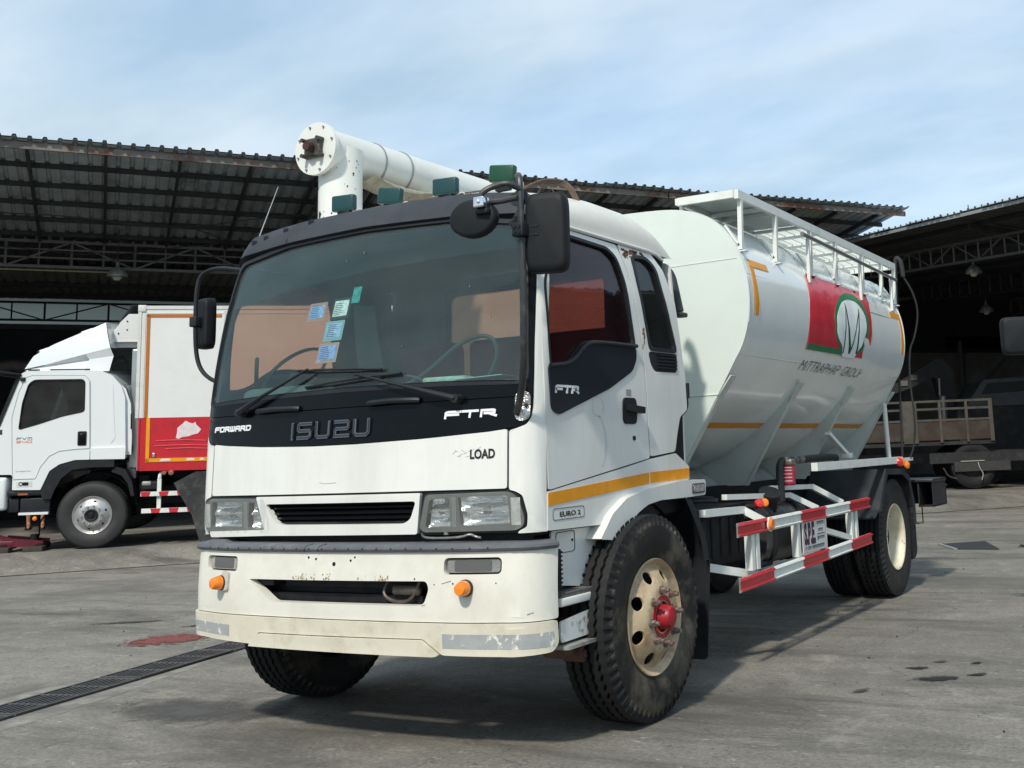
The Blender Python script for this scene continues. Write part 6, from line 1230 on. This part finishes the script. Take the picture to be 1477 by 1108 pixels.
for x, z, y in ((-.86, 3.13, .3), (-.28, 3.43, .4)):
    mb = MB(); mb.rbox((x-.09, y, z-.02), (x+.08, y+.12, z+.03), .01, 3, Matrix.Rotation(-.35, 4, 'Y')); o = mb.build('marker_lamp', WB, fa); mb = MB(); mb.rbox((x-.12, y+.01, z-.045), (x-.04, y+.11, z-.005), .008); mb.build('marker_lens', GRN, o)
# black arch, step, bumper
mb = MB(); mb.panel([(-.755, .94), (-.63, 1.225), (-.49, 1.325), (-.27, 1.385), (.30, 1.385), (.30, 1.27), (-.09, 1.27), (-.31, 1.24), (-.46, 1.11), (-.555, .93), (-.60, .80), (-.72, .80)], fl_, -.05, .02, .3)
mb.panel([(.31, 1.27), (.46, 1.21), (.56, 1.03), (.60, .80), (.55, .80), (.50, 1.0), (.40, 1.13), (.25, 1.19)], fl_, -.4, -.02, .3)
mb.add([Vector((.02-.62*cos(a), y, .52+.66*sin(a))) for y in (.05, .7) for a in [pi*i/16 for i in range(17)]], [(i, i+1, 18+i, 17+i) for i in range(16)]); mb.build('wheel_arch', BLK(), bt)
mb = MB(); mb.rbox((-1.22, -.01, .86), (-.62, .5, .935), .02); mb.rbox((-1.05, .03, .58), (-.62, .4, .82), .02); mb.rbox((-1.24, .05, .60), (-1.07, .4, .82), .02); st = mb.build('step_well', BLK(), bt)
mb = MB(); mb.bb((-1.05, -.02, .565), (-.63, .05, .60)); mb.build('step_edge', WB, st)
mb = MB(); mb.bb((-1.07, -.014, .87), (-.93, -.008, .90)); mb.build('side_reflector', mat('dull_amber', (.35, .09, .03), .4), st)
mb = MB(); mb.lathe([(0, .035), (.02, .03), (.03, 0)], (-.82, .0, .505), (0, -1, 0), 16); mb.build('side_lamp', AMBER(), st)
mb = MB(); mb.rbox((-1.72, -.03, .64), (-1.235, 2.4, 1.15), .05); mb.build('front_bumper', WB, bt)
mb = MB(); mb.rbox((-1.66, .05, 1.15), (-1.2, 2.3, 1.2), .01); mb.build('grille_gap', CHAS(), bt)
mb = MB(); mb.tube([(-1.10, .0, 2.74), (-1.25, -.12, 2.77), (-1.40, -.20, 2.80), (-1.55, -.25, 2.80)], .022, 8, 1); mb.tube([(-1.12, .0, 2.70), (-1.3, -.1, 2.73), (-1.5, -.2, 2.80)], .014, 8); mb.rbox((-1.10, -.04, 2.64), (-1.03, .02, 2.70), .01); ma = mb.build('mirror_arm', BLK(), bt)
mb = MB(); mb.rbox((-1.72, -.30, 2.3), (-1.60, -.1, 2.72), .04); mb.build('wing_mirror', BLK(), ma)
mb = MB(); mb.rbox((-1.45, .0, 1.80), (-1.32, .03, 1.9), .01); mb.build('corner_lamp', CHAS(), bt)
mb = MB(); mb.tube([(-1.02, .12, 1.9), (-.95, .16, 1.95), (-.93, .16, 2.15), (-.99, .12, 2.28)], .015, 8, 2); mb.rbox((-1.05, .15, 1.2), (-.1, 2.2, 1.9), .05); mb.rbox((-.55, .4, 1.8), (-.2, 1.0, 2.4), .06); mb.build('cab_interior', mat('cab_trim_grey', (.06, .07, .07), .8), bt)
# wheels
SILV = mat('silver_rim', (.50, .50, .50), .38, .7, var=.15, scale=8, dirt=(.22, .21, .19), dirt_amt=.5, dscale=6)
for y, fl in ((.12, -1), (2.28, 1)):
    for x in (0., 5.3) if fl == -1 else (0., 5.3):
        MM = Matrix.Translation((x, y, .525)) @ Matrix.Rotation(R_(90*fl), 4, 'Z')
        w, M, X0 = wheel_front(parent=bt, rimmat=SILV, clean=True, MM=MM, ph=.35, swm=mat('clean_sidewall', (.024, .024, .025), .55, var=.15, scale=5, dirt=(.06, .06, .055), dirt_amt=.4, dscale=3))
        nuts(w, M, X0, 10, .145, .054, mat('bright_nut', (.55, .55, .54), .35, .8), .04, .1, .013)
        mb = MB(); mb.lathe([(X0+.050, .10), (X0+.075, .098), (X0+.08, .085), (X0+.07, .05), (X0+.085, .035), (X0+.086, 0)], (0, 0, 0), (1, 0, 0), 36); mb.build('hub', CHAS(), w, M=M)
mb = MB(); mb.bb((-.9, .55, .62), (6.4, .68, .90)); mb.bb((-.9, 1.7, .62), (6.4, 1.83, .90)); mb.bb((.6, .3, .75), (.75, 2.0, 1.1)); mb.rbox((.68, .05, .88), (.98, .4, 1.02), .03); mb.cyl((0, .2, .52), (0, 2.2, .52), .08); mb.build('chassis_frame', CHAS(), bt)
mb = MB(); mb.rbox((.70, .04, .95), (.84, .16, 1.02), .02); mb.build('air_can', mat('pale_grey_metal', (.30, .32, .31), .5, .4), bt)
mb = MB(); mb.rbox((.42, .2, 1.05), (.58, .6, 1.35), .03); mb.cyl((.53, .6, 1.4), (.53, .6, 2.3), .09, n=20); mb.build('exhaust_stack', mat('stack_metal', (.30, .30, .30), .35, .8, var=.2, scale=6, dirt=RUST, dirt_amt=.4, dscale=3), bt)
# box body
BW = mat('box_white', (.70, .71, .70), .35, var=.03, scale=2, dirt=(.45, .45, .44), dirt_amt=.35, dscale=2, dlo=.5, dhi=.85); STL = mat('box_front_steel', (.35, .37, .38), .3, .7, var=.2, scale=2)
mb = MB(); mb.bb((.62, .012, 1.20), (6.5, 2.45, 3.82)); bx = mb.build('box_body', STL, bt)
MB().rbox((.47, .12, 1.22), (.63, 2.3, 3.14), .03).build('front_wall', STL, bx)
P3(MB(), [(.60, 2.03), (6.5, 2.03), (6.5, 3.80), (.60, 3.80)], 0.0, .012, 9).build('white_side', BW, bx)
P3(MB(), [(.66, 1.19), (6.5, 1.15), (6.5, 2.03), (.66, 2.03)], 0.0, .012, 9).build('red_side', REDP(), bx)
mb = MB(); mb.bb((.585, -.012, 3.775), (6.5, .03, 3.83)); mb.bb((.585, -.014, 2.03), (.635, .03, 3.80)); mb.bb((.66, -.008, 2.03), (.70, .0, 3.7)); mb.rbox((.58, -.02, 3.73), (.70, .05, 3.84), .01)
mb.bb((.71, -.006, 3.70), (6.4, .0, 3.715)); mb.bb((1.88, -.008, 1.25), (1.91, .0, 3.75)); mb.build('box_trim', mat('box_trim_white', (.62, .63, .61), .4, var=.06, scale=6, dirt=(.3, .3, .28), dirt_amt=.4, dscale=8), bx)
mb = MB(); mb.bb((.635, -.013, 1.2), (.66, .03, 2.03)); mb.build('box_corner_red', REDP(), bx)
OT = mat('brown_orange_tape', (.42, .13, .012), .5, var=.12, scale=20)
mb = MB(); mb.bb((.715, -.010, 2.03), (.765, -.002, 3.69)); mb.bb((.715, -.010, 3.645), (1.85, -.002, 3.69)); mb.build('orange_stripe', OT, bx)
mb = MB(); mb.bb((.755, -.010, 1.33), (.81, -.002, 2.03)); mb.bb((.755, -.010, 1.325), (2.6, -.002, 1.385)); mb.build('orange_stripe', ORTAPE(), bx)
mb = MB()
for a, b in ((.965, 1.14), (1.36, 1.50), (1.56, 1.64), (2.0, 2.2)): mb.panel(rpoly([(a, 1.34), (b, 1.345), (b-.02, 1.375), (a+.03, 1.375)], .008), fl_, .0102, .012, 1)
mb.build('white_blanks', BW, bx)
mb = MB(); mb.panel(rpoly([(1.20, 1.70), (1.215, 1.78), (1.22, 1.86), (1.30, 1.93), (1.34, 1.975), (1.40, 1.94), (1.45, 1.925), (1.49, 1.955), (1.50, 1.91), (1.58, 1.83), (1.53, 1.765), (1.46, 1.75), (1.38, 1.72), (1.30, 1.715), (1.24, 1.685)], .012), fl_, .001, .003, .3); mb.build('bare_patch', mat('torn_film_white', (.68, .62, .64), .7, var=.12, scale=20, dirt=(.6, .3, .33), dirt_amt=.5, dscale=8), bx)
mb = MB()
for z, a, b in ((1.66, .9, 1.66), (1.58, .88, 1.75), (1.53, 1.05, 1.7)): mb.tube([(a, -.002, z), ((a+b)/2, -.006, z+.01), (b, -.002, z-.01)], .008, 6, 1)
mb.build('dented_ribs', mat('scuffed_red', (.62, .08, .10), .35, var=.3, scale=8), bx)
mb = MB(); mb.rbox((.86, -.02, 1.40), (.90, 0, 1.47), .005); mb.build('latch', CHROME(), bx)
# refrigeration unit at the front of the box
rf = [(-.01, 3.17), (.0, 3.28), (.09, 3.44), (.20, 3.59), (.36, 3.68), (.60, 3.70), (.60, 3.17)]
ru = MB().panel(rpoly(rf, .03), lambda x, z, o: Vector((x, .5+o, z)), 0, 1.45, .4).build('cooling_unit', BW, bt)
mb = MB(); mb.panel([(.09, 3.27), (.33, 3.27), (.60, 3.28), (.60, 3.72), (.33, 3.72), (.2, 3.58), (.12, 3.42)], lambda x, z, o: Vector((x, .44+o, z)), 0, .06, 9); mb.bb((.08, .43, 3.26), (.60, .5, 3.275)); sp_ = mb.build('unit_side_plate', BW, ru)
mb = MB(); [mb.cyl((x, .44, z), (x, .43, z), .012, n=8) for x, z in ((.18, 3.40), (.31, 3.46), (.31, 3.60))]; mb.build('plate_bolts', CHAS(), sp_)
mb = MB(); mb.add([(.18, .46, 3.60), (.18, 1.9, 3.60), (.36, 1.9, 3.87), (.36, .46, 3.87), (.60, 1.9, 3.87), (.60, .46, 3.87)], [(0, 1, 2, 3), (3, 2, 4, 5)]); mb.build('unit_guard', mat('grey_guard', (.25, .27, .28), .5, .5), ru)
# side guard and hanging rubber sheet
mb = MB(); mb.bar((.965, .05, .55), (.965, .05, 1.06), .06, .04, (0, 1, 0)); mb.tube([(.965, .05, 1.06), (.97, .06, 1.14), (1.05, .2, 1.18)], .03, 8, 2); mb.build('guard_post', W_frame(), bt)
for z, a, b in ((.825, .70, 2.8), (.56, .72, 2.8)):
    mb = MB(); mb.bar((a, 0, z), (b, 0, z), .02, .07); g_ = mb.build('guard_rail', W_frame(), bt)
    x = a; i = 0
    while x < b-.1:
        if (i % 2 == 0) == (z > .7): MB().panel([(x+.015, z-.034), (x+.13, z-.034), (x+.15, z+.034), (x+.0, z+.034)], fl_, .010, .013, 9).build('red_reflector', RED(), g_)
        x += .135; i += 1
mb = MB(); mb.lathe([(0, .03), (.04, .03), (.05, .02), (.05, 0)], (1.05, .0, 1.15), (0, -1, 0), 16); mb.lathe([(0, .04), (.04, .04), (.05, .0)], (1.15, .0, 1.155), (0, -1, 0), 16); mb.build('marker_lamps', mat('dusty_red_lens', (.30, .10, .07), .4), bt)
mb = MB(); mb.panel([(1.22, 1.00), (1.55, 1.17), (2.1, 1.17), (2.1, .07), (1.64, .06), (1.50, .48)], lambda x, z, o: Vector((x, -.16+o+.03*sin(7*x)*cos(5*z), z)), 0, .015, .1); mb.build('rubber_sheet', mat('rubber_sheet', (.03, .032, .034), .75, var=.4, scale=5, dirt=(.10, .10, .095), dirt_amt=.7, dscale=6, bump=.5, bscale=12), bt)
mb = MB(); mb.cyl((2.4, .2, .8), (2.4, 1.8, .8), .3, n=24); mb.build('under_tank', CHAS(), bt)
# ------------------------------------------------------------------ red jack and blocks under it, person behind
def LP(x, y, z): return LM @ Vector((x, y, z))
t = thing('floor_jack', 'long red floor jack on the ground under the white cab at the left edge', 'jack', M=LM @ Matrix.Translation((-1.3, .25, -.02)))
RJ = mat('jack_red', (.11, .007, .018), .5, var=.3, scale=10, dirt=(.05, .03, .03), dirt_amt=.6, dscale=6)
mb = MB(); mb.bar((-.55, 0, .36), (.20, .1, .12), .06, .05); mb.build('handle', RJ, t)
mb = MB(); mb.bar((-.05, -.05, .16), (.55, -.05, .09), .05, .12); mb.bar((-.05, .22, .16), (.55, .22, .09), .05, .12); mb.rbox((-.1, -.08, .04), (.15, .25, .18), .03); mb.build('frame', RJ, t)
mb = MB(); [mb.cyl((x, -.12, .06), (x, .28, .06), .06, n=18) for x in (0, .5)]; mb.cyl((.38, .08, .1), (.38, .08, .24), .06, n=16); mb.build('wheels', CHAS(), t)
for x, w, lb in ((-1.31, .26, 'dark wooden block under the jack at the far left'), (-.84, .28, 'oil soaked wooden block in front of the small truck wheel')):
    mb = MB(); mb.rbox((-w/2, -.1, 0), (w/2, .1, .10), .01); o = mb.build('wood_block', mat('oily_wood', (.04, .03, .022), .8, var=.4, scale=8)); o.matrix_world = LM @ Matrix.Translation((x, .1, -.035)); tag(o, lb, 'wood block')
t = thing('air_hose', 'thin dark hose lying across the floor under the white cab', 'hose', (0, 0, 0)); 
mb = MB(); mb.tube([LP(-1.7, .5, .03), LP(-1.2, .45, .05), LP(-.9, .5, .08), LP(-.85, .3, .4), LP(-.8, .4, .5)], .012, 6, 2); mb.build('hose', CHAS(), t)
# person standing beyond the front of the small truck
pr_ = thing('person', 'person behind the white cab at far left, only bare lower legs and sandals showing', 'person', M=LM @ Matrix.Translation((-1.72, 2.85, .0)))
bm = bmesh.new(); J = {}
def jv(n, p, r, par=None):
    v = bm.verts.new(p); J[n] = (v, r)
    if par: bm.edges.new((J[par][0], v))
jv('pelvis', (0, 0, .92), .13); jv('waist', (0, 0, 1.08), .12, 'pelvis'); jv('chest', (0, .0, 1.30), .15, 'waist'); jv('neck', (0, 0, 1.48), .055, 'chest'); jv('head', (-.02, 0, 1.58), .085, 'neck'); jv('crown', (-.02, 0, 1.68), .075, 'head')
for s_, n in ((-1, 'a'), (1, 'b')):
    jv('hip'+n, (s_*.10, 0, .86), .085, 'pelvis'); jv('knee'+n, (s_*.125, -.02, .47), .055, 'hip'+n); jv('calf'+n, (s_*.12, .02, .33), .054, 'knee'+n); jv('ankle'+n, (s_*.115, .0, .09), .034, 'calf'+n); jv('foot'+n, (s_*.115+.03, -.08, .045), .036, 'ankle'+n); jv('toe'+n, (s_*.115+.06, -.19, .03), .026, 'foot'+n)
    jv('sho'+n, (s_*.18, 0, 1.38), .055, 'chest'); jv('elb'+n, (s_*.22, -.05, 1.12), .038, 'sho'+n); jv('wri'+n, (s_*.16, -.25, 1.05), .027, 'elb'+n); jv('han'+n, (s_*.14, -.32, 1.04), .03, 'wri'+n)
me = bpy.data.meshes.new('body'); bm.to_mesh(me); bm.free(); po = bpy.data.objects.new('body', me); C.objects.link(po); po.parent = pr_
md = po.modifiers.new('skin', 'SKIN'); ms = po.modifiers.new('sub', 'SUBSURF'); ms.levels = ms.render_levels = 2
for i, (k_, (v, r)) in enumerate(J.items()): me.skin_vertices[0].data[i].radius = (r, r)
me.skin_vertices[0].data[0].use_root = True; me.materials.append(mat('skin', (.30, .16, .10), .6, var=.1, scale=10))
SH = mat('dark_cloth', (.03, .035, .05), .85)
mb = MB(); mb.lathe([(.62, .17), (.75, .175), (.95, .165), (1.0, .15)], (0, 0, 0), (0, 0, 1), 20); mb.build('shorts', SH, pr_); mb = MB(); mb.lathe([(.96, .165), (1.2, .175), (1.36, .17), (1.45, .09), (1.47, .07)], (0, 0, 0), (0, 0, 1), 20); mb.build('shirt', mat('blue_shirt', (.05, .08, .16), .85), pr_)
mb = MB(); mb.lathe([(1.60, .097), (1.68, .092), (1.74, .06), (1.755, 0)], (-.02, .01, 0), (0, 0, 1), 20); mb.build('hair', CHAS(), pr_)
for s_ in (-1, 1):
    mb = MB(); mb.panel(rpoly([(s_*.115-.03, .06), (s_*.115+.05, .06), (s_*.115+.11, -.22), (s_*.115+.01, -.24)], .03), lambda x, y, o: Vector((x, y, o)), 0, .02, 9); mb.tube([(s_*.115-.02, -.10, .02), (s_*.115+.04, -.10, .085), (s_*.115+.10, -.10, .02)], .012, 6, 1); mb.build('sandal', CHAS(), pr_)
# ------------------------------------------------------------------ vehicles and scrap in the right shed
TR = Matrix(((.894, -.448, 0, -1.71), (.448, .894, 0, 21.98), (0, 0, 1, .24), (0, 0, 0, 1)))
tk = thing('stake_truck', 'old stake-bed truck with rusty slatted sides parked in the dark right shed', 'truck', M=TR)
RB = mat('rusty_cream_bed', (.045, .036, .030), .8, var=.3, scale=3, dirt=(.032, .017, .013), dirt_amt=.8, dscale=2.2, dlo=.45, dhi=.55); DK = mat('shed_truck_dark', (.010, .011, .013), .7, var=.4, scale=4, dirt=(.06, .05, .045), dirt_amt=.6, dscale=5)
mb = MB(); mb.bb((-4.6, .0, 1.02), (.66, 2.3, 1.1)); bd = mb.build('bed', DK, tk)
for i, (a, b) in enumerate(((-4.55, -2.62), (-2.55, -1.46), (-1.12, -.62), (-.56, .0), (.06, .56))):
    mb = MB(); mb.bb((a, -.02, 1.14), (b, .02, 1.56)); mb.build('side_board', RB, bd)
for x, w in ((-4.58, .06), (-2.58, .06), (-1.30, .34), (-.59, .06), (.03, .06), (.60, .09)):
    mb = MB(); mb.bb((x-w/2, -.04, 1.08), (x+w/2, .03, 2.06)); mb.build('stake', mat('dusty_post', (.062, .056, .047), .8, var=.4, scale=5), bd)
for z in (1.60, 1.86, 2.04):
    mb = MB(); mb.bb((-4.6, -.03, z-.025), (.64, .0, z+.025)); mb.build('top_rail', mat('dusty_post', (.062, .056, .047), .8), bd)
mb = MB(); mb.bb((-4.6, .5, .62), (3.2, .62, .86)); mb.bb((-4.6, 1.6, .62), (3.2, 1.72, .86)); mb.bb((-.9, -.02, .60), (3.2, .03, .84)); mb.build('chassis_frame', DK, tk)
mb = MB(); mb.bb((-.35, -.06, .40), (.95, .3, .62)); mb.tube([(-.6, 0, .5), (-.5, 0, .3), (-.3, -.02, .24)], .02, 6, 1); mb.build('side_tray', mat('dusty_tray', (.03, .03, .03), .7, var=.3, scale=5), tk)
mb = MB(); mb.tube([(.2, -.07, .6), (.22, -.1, .45), (.3, -.1, .35), (.25, -.1, .2)], .012, 6, 2); mb.bb((-.2, -.08, .625), (.35, -.04, .645)); mb.build('loose_strap', mat('pale_strap', (.3, .3, .28), .7), tk)
for y in (.14, 1.9):
    MM = Matrix.Translation((.12, y, .52)) @ Matrix.Rotation(R_(-90), 4, 'Z'); MB(); o = tyre_mb().build('wheel', [RUB(), RUB()], tk, M=MM); mb = MB(); mb.lathe([(.10, .29), (.06, .26), (.06, .0)], (0, 0, 0), (1, 0, 0), 32); mb.build('rim', DK, o, M=MM)
    MM = Matrix.Translation((-3.6, y, .52)) @ Matrix.Rotation(R_(-90), 4, 'Z'); o = tyre_mb().build('wheel', [RUB(), RUB()], tk, M=MM)
t = thing('crane_arm', 'dark bent steel arm rising above the rusty stake-bed truck', 'crane', M=TR @ Matrix.Translation((0, 3.2, 0)))
mb = MB(); mb.panel(rpoly([(-1.45, 2.25), (-1.1, 2.55), (.05, 3.22), (.30, 3.30), (.62, 2.95), (.58, 2.30), (.22, 2.28), (.12, 2.80), (-.5, 2.55)], .06), lambda x, z, o: Vector((x, o, z)), 0, .5, .5); mb.build('boom', DK, t)
for x, z in ((-.72, 2.66), (-.45, 2.80)): MB().bb((x-.09, -.03, z-.07), (x+.09, .0, z+.07)).build('plate', mat('dusty_plate', (.11, .11, .10), .8), t)
mb = MB(); mb.bar((.18, -.05, 2.3), (.20, -.05, 2.75), .04, .04); mb.cyl((.3, .1, 1.6), (.3, .1, 2.5), .1); mb.build('ram', mat('bare_ram', (.25, .26, .25), .4, .5), t)
t = thing('parked_pickup', 'grey cab of a vehicle standing at the right edge deep inside the dark shed', 'pickup', M=TR @ Matrix.Translation((0, 2.2, 0)))
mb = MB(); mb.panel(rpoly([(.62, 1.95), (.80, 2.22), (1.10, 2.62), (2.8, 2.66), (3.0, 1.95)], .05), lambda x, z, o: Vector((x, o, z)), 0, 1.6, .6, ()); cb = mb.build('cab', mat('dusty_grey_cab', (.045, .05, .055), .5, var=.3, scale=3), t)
mb = MB(); mb.panel(rpoly([(1.02, 2.25), (1.20, 2.53), (2.4, 2.55), (2.4, 2.30)], .04), lambda x, z, o: Vector((x, -.01+o, z)), 0, .008, 9); mb.build('side_window', BLKG(), cb)
mb = MB(); mb.bb((.4, .05, .9), (3.6, 1.55, 1.95)); mb.build('body', DK, t)
for x in (1.0, 3.0): mb = MB(); mb.cyl((x, -.02, .45), (x, .25, .45), .45, n=32); mb.build('wheel', RUB(), t)
for (pts, mt, lb, y) in (([(-1.75, 3.35), (-1.55, 3.72), (-.95, 3.75), (-.72, 3.42), (-1.0, 3.12), (-1.3, 3.35), (-1.35, 3.05)], mat('pale_board', (.28, .25, .18), .8, var=.2, scale=4), 'pale torn board standing high up at the left of the dark shed', 4.0),
        ([(-2.0, 3.0), (-1.6, 3.15), (-.9, 2.75), (-1.3, 2.5), (-1.9, 2.6)], DK, 'black bent panel hanging below the pale torn board', 3.6)):
    o = MB().panel(pts, lambda x, z, o: Vector((x, o, z)), 0, .04, 9).build('scrap_board', mt); o.matrix_world = TR @ Matrix.Translation((0, y, 0)); tag(o, lb, 'board')
# mirror of a truck standing outside the picture
t = thing('truck_mirror', 'black wing mirror of a truck out of the picture, at the right edge', 'mirror', (2.62, 3.97, 2.09))
o, M = mirror_head(.03, 0, 0, .215, .275, R_(22), .04, 'mirror_housing', t, .08)
mb = MB(); mb.tube([(.05, .0, .0), (.25, .05, .005), (.5, .3, .01), (.62, .7, .0)], .012, 8, 1); mb.build('arm', BLK(), t)
mb = MB(); mb.tube([(.62, .7, .5), (.62, .7, -.6)], .018, 8); mb.build('pole', BLK(), t)
